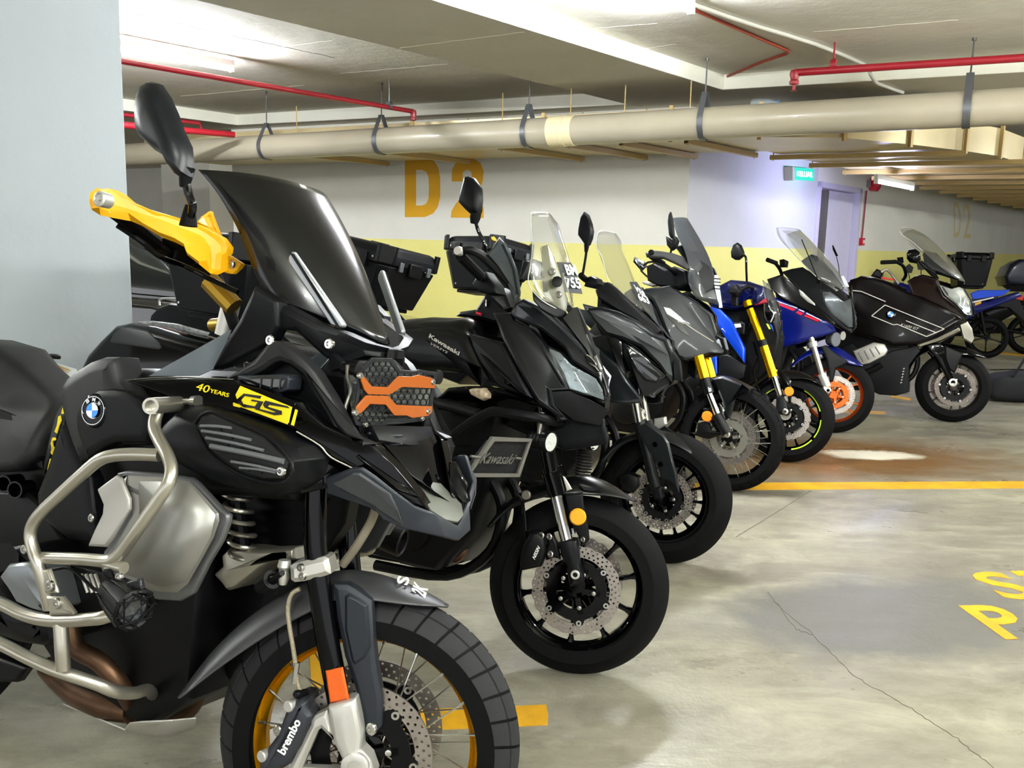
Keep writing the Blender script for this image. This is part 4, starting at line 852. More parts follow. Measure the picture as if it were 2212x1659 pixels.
# windscreen
g.sheet('windscreen', [[(428, 367, .20), (520, 372, .15), (600, 385, .08), (660, 402, 0)], [(470, 412, .185), (560, 420, .14), (640, 435, .07), (700, 458, 0)], [(530, 520, .165), (625, 520, .125), (700, 530, .06), (752, 560, 0)], [(553, 612, .155), (660, 620, .12), (745, 635, .06), (806, 662, 0)], [(600, 652, .14), (690, 695, .10), (775, 722, .05), (852, 756, 0)]], .004, m_smoke, sym=True)
for sgn in (1, -1):
    P_ = [g.P(p) for p in ((641, 543, .15), (633, 556, .15), (632, 568, .15), (724, 704, .11), (748, 710, .10), (752, 702, .10))]
    P_ = [Vector((p.x, p.y*sgn, p.z)) for p in P_]
    for nm, idx, dy, mt in (('deflector_blade', (0, 1, 2, 3, 4, 5), -.006, M('blade_silver', '9da1a3', .35, .7)), ):
        mb = MB(); mb.prism([P_[i] for i in idx], Vector((0, -.016*sgn, 0))); mb.build(nm, mt, g.root, .004)
    mb = MB(); mid = [P_[0].lerp(P_[1], .35), P_[3].lerp(P_[4], .7), P_[3].lerp(P_[4], .95), P_[0].lerp(P_[5], .05)]; mb.prism([q+Vector((0, -.0165*sgn, 0)) for q in mid], Vector((0, -.003*sgn, 0))); mb.build('blade_inlay', m_blk, g.root)
g.facets('wind_deflector', [(320, 813, .21), (500, 712, .185), (480, 760, .19), (462, 797, .20), (430, 812, .21)], [(0, 1, 2, 3, 4)], .003, glassy('grey_deflector', '8f9aa3', .45, .1), mirror=True)
# handlebar, handguard, mirror
def hgl(x): return .48-.33*(x-540)/900
hp = lambda pts, dl=0: [(*c1_(x, y), hgl(x)+dl) for x, y in pts]
hgd = g.pad('handguard', hp([(540, 800), (545, 752), (590, 714), (650, 711), (705, 740), (765, 790), (860, 830), (1000, 870), (1175, 925), (1315, 1002), (1357, 1058), (1350, 1095), (1322, 1110), (1318, 1195), (1258, 1221), (1190, 1165), (1120, 1110), (1100, 1060), (1050, 1035), (960, 1000), (860, 940), (780, 905), (680, 888), (600, 872), (553, 842)]), 0, .012, .012, .02, m_yelp, mirror=False, bevel=.003)
g.pad('handguard_fin', hp([(1168, 922), (1200, 880), (1250, 842), (1258, 872), (1285, 940), (1312, 1003), (1240, 960)], -.012), 0, .006, .01, .012, m_yelp, parent=hgd)
g.pad('handguard_end', hp([(1322, 1095), (1345, 1096), (1442, 1160), (1425, 1185), (1385, 1221), (1350, 1218), (1305, 1195)], -.02), 0, .006, .01, .014, m_yelp, parent=hgd)
g.bolt((*c1_(1378, 1165), .148), .011, parent=hgd)
e = (*c1_(600, 775), .497); g.cyl('bar_end', e, [.12, 1, 0], [(-.02, .014), (0, .0145), (.003, .0145), (.005, .011), (.001, .009), (.001, .004), (.006, .004)], m_alu, 24)
# left side handguard, seen only past the screen
Lg = [g.P(p) for p in hp([(540, 800), (590, 714), (705, 740), (860, 830), (1175, 925), (1357, 1058), (1318, 1195), (1120, 1110), (960, 1000), (780, 905), (600, 872)])]
Lg = [Vector((p.x-.17, -p.y, p.z)) for p in Lg]; mb = MB(); mb.prism(Lg, Vector((0, .03, 0))); mb.build('handguard', m_yelp, g.root, .006)
g.tube('grip', [(*c1_(612, 790), .43), (*c1_(930, 1035), .26)], .017, m_rub, 0)
g.tube('handlebar', [(*c1_(920, 1030), .26), (*c1_(1100, 1150), .16), (*c1_(1290, 1240), .08), [-.47, 0, 1.16], [-.58, -.2, 1.27], [-.70, -.48, 1.31]], .014, m_dark, 4)
g.pad('switch_housing', [(*c1_(x, y), l) for x, y, l in ((862, 1030, .27), (900, 1000, .27), (985, 1010, .25), (1080, 1085, .2), (1060, 1160, .2), (1000, 1165, .22), (930, 1120, .25), (870, 1080, .27))], 0, .012, .016, .05, m_satin, steps=2)
g.tube('brake_lever', [(*c1_(700, 930), .36), (*c1_(850, 1030), .32), (*c1_(960, 1120), .28), (*c1_(1100, 1175), .22), (*c1_(1250, 1250), .18), (*c1_(1420, 1330), .16)], .006, m_blk, 4)
g.tube('gold_fork_tube', [(*c1_(1250, 1262), .10), (*c1_(1400, 1420), .08)], .0235, M('dull_gold', 'a3822c', .35, .8), 0)
g.cyl('gold_riser', (*c1_(1300, 1525), .02), [1, .2, .1], [(-.02, .016), (.04, .016)], M('dull_gold'), 20)
g.cyl('silver_clamp', (*c1_(1360, 1490), .04), [.2, 0, 1], [(-.04, .022), (.04, .022)], m_alu, 20)
m_navy_ = M('mirror_shell', '0c0f15', .36, .1)
mr_ = g.pad('mirror', [(*c1_(x, y), .41) for x, y in ((905, 74), (950, 85), (1000, 160), (1045, 260), (1085, 370), (1128, 460), (1135, 545), (1130, 640), (1100, 655), (1085, 650), (1032, 545), (962, 503), (862, 412), (832, 350), (827, 225), (845, 130), (868, 96))], 0, .03, .05, .01, m_navy_, steps=3, bevel=0)
g.tube('mirror_arm', [(*c1_(1108, 640), .405), (*c1_(1125, 740), .40), (*c1_(1150, 820), .395), (*c1_(1132, 900), .385)], .008, m_blk, 4)
g.cyl('arm_boot', (*c1_(1127, 905), .385), [.0, 0, 1], [(-.01, .017), (.012, .013), (.03, .009)], m_rub, 16)
g.cyl('arm_collar', (*c1_(1108, 655), .405), [.1, 0, 1], [(-.016, .009), (.0, .012), (.022, .015)], m_rub, 16)
# second mirror on the far side
mb = MB(); mm = [Vector((p.x, p.y, p.z)) for p in [g.P((*c1_(x, y), .41)) for x, y in ((905, 74), (1000, 160), (1128, 460), (1130, 640), (1032, 545), (862, 412), (827, 225))]]
# crash bars
TB = .0127
g.tube('crash_bar', [(342, 884, .34), (335, 905, .35), (334, 928, .36), (346, 955, .375), (361, 982, .39), (370, 1012, .40), (364, 1045, .41), (342, 1080, .415), (300, 1140, .42), (266, 1188, .42), (250, 1205, .42), (232, 1212, .42), (180, 1208, .42), (90, 1205, .42)], TB, m_sil, 4, seg=16, mirror=True)
g.tube('crash_bar', [(345, 983, .385), (290, 981, .40), (245, 984, .41), (214, 994, .415), (180, 1022, .42), (130, 1068, .425), (88, 1108, .43), (70, 1135, .43), (66, 1160, .43), (72, 1188, .43), (83, 1220, .43), (97, 1272, .42), (107, 1315, .41)], TB, m_sil, 4, seg=16, mirror=True)
g.tube('crash_bar', [(-120, 1255, .42), (0, 1303, .42), (45, 1325, .42), (85, 1337, .42), (130, 1341, .42), (190, 1338, .42), (235, 1330, .42), (330, 1290, .36)], .0135, m_sil, 4, seg=16, mirror=True)
g.tube('crash_bar', [(131, 1347, .42), (134, 1400, .42), (137, 1446, .415)], .0145, m_sil, 4, seg=16, mirror=True)
g.tube('crash_bar', [(-140, 1330, .42), (0, 1390, .42), (61, 1421, .415), (123, 1448, .41), (205, 1476, .36), (250, 1494, .32), (290, 1497, .26), (318, 1490, .2), (330, 1500, .15)], .0135, m_sil, 4, seg=16, mirror=True)
a_ = g.P((325, 877, .385)); b_ = g.P((395, 872, .24)); d_ = (b_-a_).normalized(); ll = (b_-a_).length
g.cyl('bar_joint', a_, d_, [(.02, .0), (.02, .0115), (0, .0115), (0, .0165), (ll, .0165), (ll, .01)], m_sil, 28)
g.cyl('joint_bolt', (386, 868, .26), [1, .1, .12], [(0, .008), (.05, .008), (.05, .013), (.065, .013)], m_steel, 12)
g.pad('bar_plate', L_(cE, [(440, 440), (520, 430), (585, 600), (612, 690), (480, 695), (455, 620)], .425), 0, .003, .004, .006, m_sil, mirror=True)
g.pad('bar_plate', L_(cE, [(490, 720), (660, 725), (790, 895), (780, 915), (525, 920), (515, 800)], .428), 0, .003, .004, .006, m_sil, mirror=True)
for x, y in ((525, 615), (600, 800)): g.bolt((*cE(x, y), .433), .0115)
g.bolt((*cE(1125, 462), .43), .009); g.cyl('lamp_clamp', (*cE(1215, 400), .42), [1, 0, 0], [(-.025, .012), (.025, .012)], m_sil, 16); g.bolt((*cE(1255, 520), .43), .009)
# auxiliary lamp on the bar
fb = g.P((188, 1305, .42)); ff = g.P((291, 1318, .44)); d_ = (ff-fb).normalized(); d_ = (Vector((.93, -.22, -.16))).normalized(); fb = ff-d_*.10
fl_ = g.cyl('auxiliary_lamp', fb, d_, [(0, .026), (.008, .03), (.04, .031), (.043, .036), (.085, .040), (.10, .041), (.104, .036), (.100, .031), (.08, .03)], m_dark, 28)
uu = d_.orthogonal().normalized(); vv = d_.cross(uu)
mb = MB()
for k in range(8):
    a = 2*math.pi*k/8; p = ff+(uu*math.cos(a)+vv*math.sin(a))*.038; q = ff+(uu*math.cos(a+1.9)+vv*math.sin(a+1.9))*.038; mb.tube([p+d_*.004, q+d_*.004], .0018, 6)
for k in range(10):
    a = 2*math.pi*k/10; e_ = uu*math.cos(a)+vv*math.sin(a); mb.tube([fb+e_*.030+d_*.005, fb+e_*.037+d_*.045, ff+e_*.042], .0022, 6)
mb.build('lamp_grille', m_dark, fl_)
g.cyl('lamp_lens', ff-d_*.012, d_, [(0, .033), (.004, .033)], M('led_lens', '3a3d42', .12, .3, coat=1, var=.8, vscale=90), 24, fl_)
g.pad('lamp_bracket', L_(cE, [(1090, 430), (1150, 440), (1190, 540), (1310, 560), (1330, 690), (1290, 770), (1230, 720), (1240, 600), (1070, 590), (1080, 470)], .435), 0, .003, .003, .008, m_dark)
g.pad('reflector_tile', L_(cE, [(1335, 570), (1478, 535), (1500, 650), (1345, 680)], .44), 0, .002, .002, .008, M('glitter_black', '2b2b2e', .25, .4, var=.9, vscale=400))
g.tube('lamp_cable', L_(cE, [(470, 420), (560, 440), (700, 420), (800, 470), (900, 560), (1000, 650), (1100, 665)], .40), .0035, m_dark, 4)
fb2 = Vector((fb.x, -fb.y, fb.z)); d2 = Vector((d_.x, .22, d_.z)).normalized()
f2 = g.cyl('auxiliary_lamp', fb2, d2, [(0, .026), (.008, .03), (.04, .031), (.043, .036), (.085, .040), (.10, .041), (.104, .036), (.100, .031), (.08, .03)], m_dark, 24)
# cylinder head (right) with mirror copy
hd = [(249, 1023), (272, 1017), (354, 1023), (411, 1032), (425, 1043), (450, 1070), (478, 1100), (494, 1112), (492, 1130), (478, 1168), (448, 1218), (416, 1283), (388, 1299), (340, 1296), (285, 1285), (232, 1245), (214, 1225), (225, 1190), (250, 1158), (283, 1101), (281, 1078), (268, 1045)]
g.pad('cylinder_head', hd, .315, .002, .004, .014, M('head_edge_grey', '6f7072', .4, .7), mirror=True, bevel=.004)
hin = [(262, 1030), (275, 1026), (354, 1031), (408, 1040), (420, 1050), (446, 1078), (472, 1108), (474, 1125), (462, 1160), (436, 1208), (405, 1262), (382, 1280), (345, 1278), (288, 1268), (240, 1238), (224, 1222), (236, 1192), (262, 1155), (292, 1101), (290, 1072)]
g.pad('head_cover', hin, .317, .024, .022, .002, m_head, mirror=True, bevel=.004)
g.facets('head_facet', [(300, 1040, .342), (372, 1040, .342), (415, 1049, .342), (466, 1112, .342), (455, 1160, .342), (402, 1258, .342), (348, 1268, .342), (250, 1232, .342), (300, 1150, .342), (302, 1100, .342), (378, 1112, .356), (372, 1180, .357)], [(0, 1, 10, 9), (1, 2, 10), (2, 3, 10), (3, 4, 11, 10), (4, 5, 11), (5, 6, 11), (6, 7, 11), (7, 8, 11), (8, 9, 10, 11)], .002, m_head, mirror=True, bevel=0)
g.pad('head_side_plate', [(210, 1057), (252, 1026), (262, 1032), (281, 1078), (281, 1101), (246, 1160), (230, 1182), (190, 1180), (205, 1145), (222, 1110), (224, 1090)], .35, .003, .004, .006, m_alu, mirror=True)
g.pad('lower_head', [(214, 1225), (300, 1250), (280, 1320), (160, 1330), (110, 1300), (100, 1250), (150, 1210)], .2, .02, .02, .1, m_dark, mirror=True, steps=2)
for k in range(4): g.tube('cooling_fin', [(176+k*10, 1240, .30), (184+k*10, 1262, .30), (190+k*10, 1280, .30)], .004, m_alu, 3)
g.pad('valve_cover', L_(cE, [(15, 510), (110, 380), (240, 365), (345, 368), (400, 430), (470, 640), (525, 860), (500, 885), (440, 884), (330, 850), (200, 790), (110, 640)], .30), 0, .012, .02, .08, M('cool_grey_cover', '8d9296', .35, .7), mirror=True, steps=2)
g.pad('engine_side_cover', L_(cE, [(-150, 320), (0, 260), (120, 205), (280, 175), (340, 215), (350, 370), (110, 375), (15, 510), (110, 680), (230, 830), (560, 960), (580, 1180), (480, 1240), (200, 1200), (0, 1120), (-150, 1100)], .27), 0, .02, .05, .12, m_dark, mirror=True, steps=3)
g.bolt((*cE(255, 228), .292), .011)
for k, (x, y) in enumerate(((30, 1058), (6, 1045))): g.cyl('frame_tube_end', (x+4, y, .19), [.3, 1, 0], [(-.05, .02), (0, .022), (.004, .022), (.004, .018), (-.03, .018)], m_blk, 20)
g.pad('side_bracket', [(-60, 1070), (0, 1060), (60, 1062), (92, 1090), (150, 1180), (70, 1190), (20, 1180), (-60, 1180)], .17, .01, .02, .05, m_dark, steps=2)
# exhaust and skid plate
g.tube('exhaust_collector', [(105, 1440, .12), (160, 1490, .13), (225, 1520, .13), (285, 1535, .12)], [.03, .034, .036, .03], m_bronze, 4, seg=18)
g.tube('exhaust_header', [(150, 1350, .22), (165, 1400, .22), (215, 1430, .2), (260, 1480, .17), (290, 1530, .12)], .022, m_bronze, 4, seg=16)
g.tube('exhaust_header', [(280, 1545, .1), (340, 1548, .08), (400, 1540, .05), (440, 1480, .05)], .022, m_bronze, 4, seg=16)
g.facets('skid_plate', [(*c3_(400, 1245), .14), (*c3_(800, 1412), .16), (*c3_(830, 1370), .18), (*c3_(905, 1362), .19), (*c3_(1100, 1352), .16), (*c3_(1258, 1338), .1), (*c3_(1250, 1400), .07), (*c3_(1090, 1450), .10), (*c3_(1000, 1448), .12), (*c3_(810, 1418), .14)], [(0, 1, 2, 9), (2, 3, 4, 8, 9), (4, 5, 6, 7, 8)], .004, m_alu)
g.pad('front_engine_cover', [(300, 1310, .14), (360, 1290, .13), (400, 1330, .1), (430, 1400, .1), (400, 1480, .1), (380, 1510, .1), (330, 1480, .12), (280, 1420, .14)], 0, .01, .02, .1, m_dark, mirror=True)
for x, y in ((346, 1417), (352, 1476)): g.bolt((x, y, .135), .008)
g.pad('foot_peg_plate', [(-60, 1400, .2), (60, 1443, .2), (38, 1474, .2), (-60, 1470, .2)], 0, .005, .006, .02, m_dark)
# telelever arm, spring, steering clamp
g.pad('telelever_arm', L_(c5_, [(255, 145), (300, 100), (400, 105), (500, 120), (640, 115), (740, 95), (748, 180), (620, 190), (520, 235), (430, 310), (350, 370), (290, 385), (262, 345), (198, 275), (262, 215)], .10), 0, .015, .02, .1, M('arm_silver', 'b5b1a2', .35, .7), steps=2, mirror=True)
pts = []; A_ = g.P((508, 1050, .09)); B_ = g.P((528, 1205, .09)); dd = (B_-A_); ex = Vector((1, 0, 0)); ey = Vector((0, 1, 0))
pts = [A_+dd*(k/96)+(ex*math.cos(k*2*math.pi/16)+ey*math.sin(k*2*math.pi/16))*.03 for k in range(97)]
mb = MB(); mb.tube(pts, .0055, 8); mb.build('suspension_spring', m_sil, g.root); g.tube('damper', [A_, B_], .017, m_dark, 0)
# fork
FW = .095
def wp(fn, pts, l=FW): return [fn(*p)+(l, 'w') for p in pts]
ft = g.tube('fork_tube', wp(cG, [(495, -560), (490, -300), (490, 0)])+wp(cG, [(512, 240), (560, 600), (668, 1170)]), .0242, m_blk, 0, seg=28)
mb = MB(); LF = [g.W(p.x, -p.y, p.z) for p in [g.w.i @ (g.f.m @ v_) for v_ in [g.P(q) for q in wp(cG, [(495, -560), (668, 1170)])]]]
i2 = [Vector((v_.x, v_.y, v_.z)) for v_ in [g.w.i @ (g.f.m @ g.P(q)) for q in wp(cG, [(495, -560), (700, 1500)])]]
mb.tube([g.wi @ Vector((v_.x, -v_.y, v_.z)) for v_ in i2], .0242, 20); mb.build('fork_tube', m_blk, g.root)
def wpad(name, fn, pts, l, mat, bulge=.006, inset=.008, thick=.03, bevel=.003, steps=1, parent=None):
    """panel in the wheel's own frame"""
    P = [g.w.i @ (g.w.m @ g.w.L(*fn(*p), l)) for p in pts]; out2 = [(p.x, p.z) for p in P]; n = len(P); rings = [[v+Vector((0, thick, 0)) for v in P], P]
    for k in range(1, steps+1):
        t = k/steps*math.pi/2; q = inset2(out2, inset*(1-math.cos(t)) if steps > 1 else inset); b = bulge*math.sin(t) if steps > 1 else bulge
        rings.append([Vector((q[i].x, P[i].y-b, q[i].y)) for i in range(n)])
    m = len(rings); mb = MB(); mb.add([g.wi @ v for r in rings for v in r], [(i*n+k, i*n+(k+1) % n, (i+1)*n+(k+1) % n, (i+1)*n+k) for i in range(m-1) for k in range(n)]+[tuple(range(n-1, -1, -1)), tuple(range((m-1)*n, m*n))])
    return mb.build(name, mat, g.par(parent), bevel)
cl = wpad('fork_clamp', cG, [(300, 145), (330, 130), (440, 100), (560, 75), (588, 88), (605, 160), (607, 205), (560, 222), (400, 262), (335, 268), (308, 250)], FW+.022, m_alu, .008, .01, .05)
for x, y in ((378, 160), (390, 225)): g.bolt(cG(x, y)+(FW+.031, 'w'), .0085, parent=cl)
g.cyl('ball_joint', cG(255, 180)+(FW, 'w'), [0, 0, 1], [(-.03, .008), (-.015, .013), (0, .010), (.008, .015), (.022, .012)], m_alu, 18)
g.cyl('steering_damper', cG(125, 275)+(FW-.02, 'w'), [.6, .3, .35], [(-.03, .017), (.03, .017), (.03, .02), (.036, .02), (.036, .012), (.05, .006), (.09, .006)], m_dark, 20)
fc = wpad('fork_casting', c5_, [(945, 1145), (1040, 1118), (1130, 1098), (1150, 1200), (1177, 1340), (1165, 1440), (1225, 1500), (1260, 1600), (1240, 1740), (1100, 1760), (1000, 1680), (1030, 1560), (1040, 1500), (985, 1390), (960, 1240)], FW+.028, m_alu, .010, .02, .045, .004, 2)
wpad('casting_arm', c5_, [(945, 1175), (860, 1215), (838, 1250), (835, 1275), (690, 1560), (700, 1620), (760, 1600), (885, 1310), (905, 1300), (985, 1380), (1035, 1480), (1050, 1420), (980, 1300)], FW+.02, m_alu, .006, .008, .022, .003, 1, fc)
wpad('casting_arm', c5_, [(690, 1590), (760, 1560), (1030, 1570), (1060, 1640), (740, 1650)], FW+.02, m_alu, .006, .008, .022, .003, 1, fc)
g.cyl('axle_hub', c5_(1130, 1548)+(FW+.032, 'w'), g.wi.to_3x3() @ Vector((0, -1, 0)), [(0, .03), (.008, .029), (.010, .026), (.010, .014), (-.01, .013)], m_alu, 32)
wpad('amber_reflector', c5_, [(930, 918), (1045, 895), (1088, 1108), (960, 1132)], FW+.024, m_amb, .003, .003, .004, .001)
gdp = wpad('fork_guard', c5_, [(985, 345), (1080, 345), (1130, 375), (1238, 452), (1250, 700), (1270, 900), (1307, 1100), (1305, 1285), (1230, 1362), (1190, 1340), (1180, 1200), (1120, 1000), (1060, 820), (1010, 560)], FW-.004, m_slate, .006, .01, .03, .003)
wpad('guard_scoop', c5_, [(1060, 420), (1090, 405), (1150, 432), (1215, 478), (1232, 760), (1200, 830), (1125, 880), (1105, 850), (1060, 640)], FW+.002, M('scoop_slate', '22262c', .42, .3), .006, .006, .002, .001, 1, gdp)
g.bolt(c5_(1235, 1305)+(FW+.006, 'w'), .013, parent=gdp)
cp_ = wpad('brake_caliper', c5_, [(745, 1100), (780, 1085), (830, 1100), (835, 1160), (868, 1200), (835, 1290), (790, 1400), (735, 1480), (720, 1520), (640, 1570), (560, 1590), (500, 1560), (505, 1500), (545, 1440), (590, 1380), (625, 1330), (650, 1250), (690, 1150)], FW+.012, M('caliper_grey', '33353b', .4, .4), .022, .02, .06, .002, 3)
for x, y in ((708, 1145), (532, 1475)): g.cyl('caliper_bolt', c5_(x, y)+(FW+.02, 'w'), [0, 1, 0], [(-.02, .012), (.012, .012), (.014, .010)], m_alu, 20, cp_)
g.bolt(c5_(615, 1315)+(FW+.014, 'w'), .012, parent=cp_)
text_on('caliper_lettering', 'brembo', g.P(c5_(662, 1480)+(FW+.0345, 'w')), g.P(c5_(772, 1258)+(FW+.0345, 'w')), g.P(c5_(612, 1448)+(FW+.0345, 'w')), m_txt, cp_, bold=.025, lift=.0012)
g.cyl('banjo_bolt', c5_(770, 1070)+(FW+.01, 'w'), [0, 1, .2], [(-.015, .009), (.015, .009), (.02, .006)], m_dark, 14, cp_)
g.tube('brake_hose', wp(c5_, [(760, 375), (715, 400), (690, 450), (682, 530), (695, 640), (715, 760), (730, 860), (738, 930), (745, 1000), (765, 1060)], FW+.012), .0048, M('braided_hose', 'a59b84', .4, .5, var=.3, vscale=200), 4)
g.cyl('hose_ferrule', c5_(735, 930)+(FW+.012, 'w'), [.05, 0, 1], [(-.022, .0062), (.022, .0062)], m_steel, 14)
# front mudguard
E_ = .078
rows = [[(-20, 1090, E_), (-14, 1062, 0)], [(190, 925, E_), (140, 815, 0)], [(440, 750, E_), (340, 610, 0)], [(680, 600, E_), (560, 450, 0)], [(850, 520, E_), (760, 330, 0)], [(1000, 430, E_), (960, 245, 0)], [(1235, 452, E_), (1180, 245, 0)], [(1500, 486, E_*.75), (1440, 335, 0)], [(1650, 492, E_*.4), (1600, 412, 0)], [(1745, 496, .006), (1745, 493, 0)]]
g4 = []
for r_ in rows:
    e_, c_ = [g.w.L(*c5_(x, y), l) for x, y, l in r_]; m1 = e_.lerp(c_, .35); m1.y = e_.y*.93; m2 = e_.lerp(c_, .75); m2.y = e_.y*.55
    half = [e_, m1, m2, c_]; full_ = half+[Vector((v.x, -v.y, v.z)) for v in reversed(half[:-1])]; g4.append([g.wi @ v for v in full_])
vs = [v for r in g4 for v in r]; n7 = 7
g.facets('front_mudguard', vs, [(i*n7+k, i*n7+k+1, (i+1)*n7+k+1, (i+1)*n7+k) for i in range(len(g4)-1) for k in range(n7-1)], .004, M('mudguard_graphite', '4a4a4c', .38, .5, bump=.06, bscale=1200), bevel=0, sub=2, ang=60)
for t_, bl, br, tl in (('2K', (1560, 448), (1528, 392), (1600, 440)), ('S', (1470, 372), (1455, 330), (1500, 365))):
    pass
def mg(x, y, dz=.004):  # point on the mudguard's crown surface by its side offset
    best = None
    for l in [k*.002-.05 for k in range(60)]:
        p = g.w.L(*c5_(x, y), l)
        for i in range(len(rows)-1):
            c0_ = g.w.L(*c5_(*rows[i][1][:2]), 0); c1__ = g.w.L(*c5_(*rows[i+1][1][:2]), 0)
            if c0_.x <= p.x <= c1__.x:
                t = (p.x-c0_.x)/(c1__.x-c0_.x); z0 = c0_.z*(1-t)+c1__.z*t; e0 = g.w.L(*c5_(*rows[i][0][:2]), rows[i][0][2]); e1_ = g.w.L(*c5_(*rows[i+1][0][:2]), rows[i+1][0][2])
                ze = e0.z*(1-t)+e1_.z*t; wd_ = max(.004, -(e0.y*(1-t)+e1_.y*t)); k = min(1, abs(l)/wd_); z = z0+(ze-z0)*k**2.2; d = abs(p.z-z)
                if best is None or d < best[0]: best = (d, p)
    return g.wi @ (best[1]+Vector((0, -.002, .005))) if best else g.wi @ g.w.L(*c5_(x, y), 0)
for t_, q in (('2K', ((1590, 455), (1610, 392), (1498, 400))), ('S', ((1478, 368), (1490, 318), (1400, 352)))):
    text_on('plate_lettering', t_, mg(*q[0]), mg(*q[1]), mg(*q[2]), m_txt, g.root, bold=.02, lift=.001)
# bits below: hose by the frame, small stay
g.tube('wiring_loom', [(812, 1098, .05), (800, 1130, .04), (770, 1180, .04), (740, 1220, .04)], .010, M('loom_tan', '8b8371', .6), 3)
# ================================================================ shared pieces for the row
def topcase(b, a0, a1, l0, l1, h0, h1, lidh, mat=None, name='top_case', tilt=0., rack=True, taper=.05):
    """hard luggage box: body, lid with corner caps, latches and rivets; l0..l1 counts to the right"""
    mt = mat or m_satin; ca = (a0+a1)/2; cl = (l0+l1)/2; rt = Matrix.Translation(Vector((ca, -cl, h0))) @ Matrix.Rotation(-tilt, 4, 'Y') @ Matrix.Translation(-Vector((ca, -cl, h0)))
    def V3(a, l, h): return rt @ Vector((a, -l, h))
    def box(x0, x1, y0, y1, z0, z1, t=0., nm='case', m_=None, par=None, bev=.008):
        ch = .05
        ring = lambda k, z: [V3(*p, z) for p in [(x0+k+ch, y0+k), (x1-k-ch, y0+k), (x1-k, y0+k+ch), (x1-k, y1-k-ch), (x1-k-ch, y1-k), (x0+k+ch, y1-k), (x0+k, y1-k-ch), (x0+k, y0+k+ch)]]
        vs = ring(t, z0)+ring(0, z1); mb = MB(); mb.add(vs, [(i, (i+1) % 8, 8+(i+1) % 8, 8+i) for i in range(8)]+[tuple(range(7, -1, -1)), tuple(range(8, 16))]); return mb.build(nm, m_, b.par(par), bev)
    zs = h1-lidh
    body = box(a0, a1, l0, l1, h0, zs, taper, name, mt)
    lid = MB(); x0, x1, y0, y1 = a0-.006, a1+.006, l0-.006, l1+.006; ch = .05
    def ring(k, z): return [V3(*p, z) for p in [(x0+k+ch, y0+k), (x1-k-ch, y0+k), (x1-k, y0+k+ch), (x1-k, y1-k-ch), (x1-k-ch, y1-k), (x0+k+ch, y1-k), (x0+k, y1-k-ch), (x0+k, y0+k+ch)]]
    rg = [ring(0, zs+.006), ring(0, h1-.045), ring(.022, h1-.008), ring(.04, h1)]; vs = [v for r in rg for v in r]
    lid.add(vs, [(i*8+k, i*8+(k+1) % 8, i*8+8+(k+1) % 8, i*8+8+k) for i in range(3) for k in range(8)]+[tuple(range(7, -1, -1)), tuple(range(24, 32))]); lo = lid.build('lid', mt, body, .005)
    for (x, y) in ((x0, y0), (x1, y0), (x1, y1), (x0, y1)):
        sx = 1 if x == x1 else -1; sy = 1 if y == y1 else -1; mb = MB()
        vs = [V3(x-sx*p, y-sy*q, z) for z in (zs+.01, h1+.004) for p, q in ((.075, -.005), (.048, -.007), (-.007, .048), (-.005, .075), (.012, .075), (.062, .012))]
        mb.add(vs, [(i, (i+1) % 6, 6+(i+1) % 6, 6+i) for i in range(6)]+[tuple(range(5, -1, -1)), tuple(range(6, 12))]); mb.build('corner_cap', m_dark, lo, .003)
        mb = MB()
        mb.lathe(V3(x-sx*.09, y+sy*.002, zs+.03), Vector((0, -sy, 0)), [(-.004, .006), (.003, .006), (.004, .003)], 8); mb.lathe(V3(x-sx*.12, y-sy*.046, h0+.03), Vector((0, -sy, 0)), [(-.012, .006), (.003, .006), (.004, .003)], 8)
        mb.build('rivet', m_steel, body)
    for x in ((x0+x1)/2-.09, (x0+x1)/2+.09):
        for y, sy in ((y0, -1), (y1, 1)):
            mb = MB(); mb.prism([V3(x-.03, y, zs-.035), V3(x+.03, y, zs-.035), V3(x+.022, y, zs+.05), V3(x-.022, y, zs+.05)], V3(0, sy*.016, 0)-V3(0, 0, 0)); mb.build('latch', m_dark, body, .003)
    mb = MB(); mb.box(V3(x1+.008, cl, zs+.0)-Vector((0, 0, 0)), (.02, .11, .07), rt.to_3x3()); mb.build('lock_plate', m_dark, body, .006)
    for y in (cl-.12, cl+.12): mb = MB(); mb.box(V3(x1+.006, y, zs+.005), (.014, .03, .05), rt.to_3x3()); mb.build('latch', M('latch_grey', '5c6064', .4, .5), body, .003)
    if rack:
        mb = MB(); mb.box(V3(ca, cl, h0-.012), ((a1-a0)*.7, (l1-l0)*.5, .02), rt.to_3x3()); mb.build('luggage_rack', m_dark, b.root, .004)
        for s_ in (-1, 1): b.tube('rack_stay', [V3(ca+.1, cl+s_*.09, h0-.02), V3(ca+.38, cl+s_*.09, h0-.16)], .009, m_dark, 0)
    return body
def filler(b, pts, l=.12, mat=None, name='engine'):
    return b.pad(name, pts, l, .02, .03, .02, mat or m_dark, full=True, steps=2, bevel=0)
def rear(b, R_=.31, x=-1.45, W=.17, mats=None):
    wheel(b, [x, 0, R_], R_, W, R_*.71, .2, 'cast', steer=0, mats=mats, name='rear_wheel', disc=False, rimw=.06, detail=0)
    for s_ in (-1, 1): b.tube('swingarm', [[-.85, .10*s_, .42], [-1.2, .12*s_, .36], [x, .12*s_, R_]], .024, m_dark)
def circ(b, name, p, r, mat, ax=None, th=.006, parent=None): return b.cyl(name, p, ax or [.1, 1, 0], [(-th, r), (0, r), (th*.6, r*.85)], mat, 20, parent)
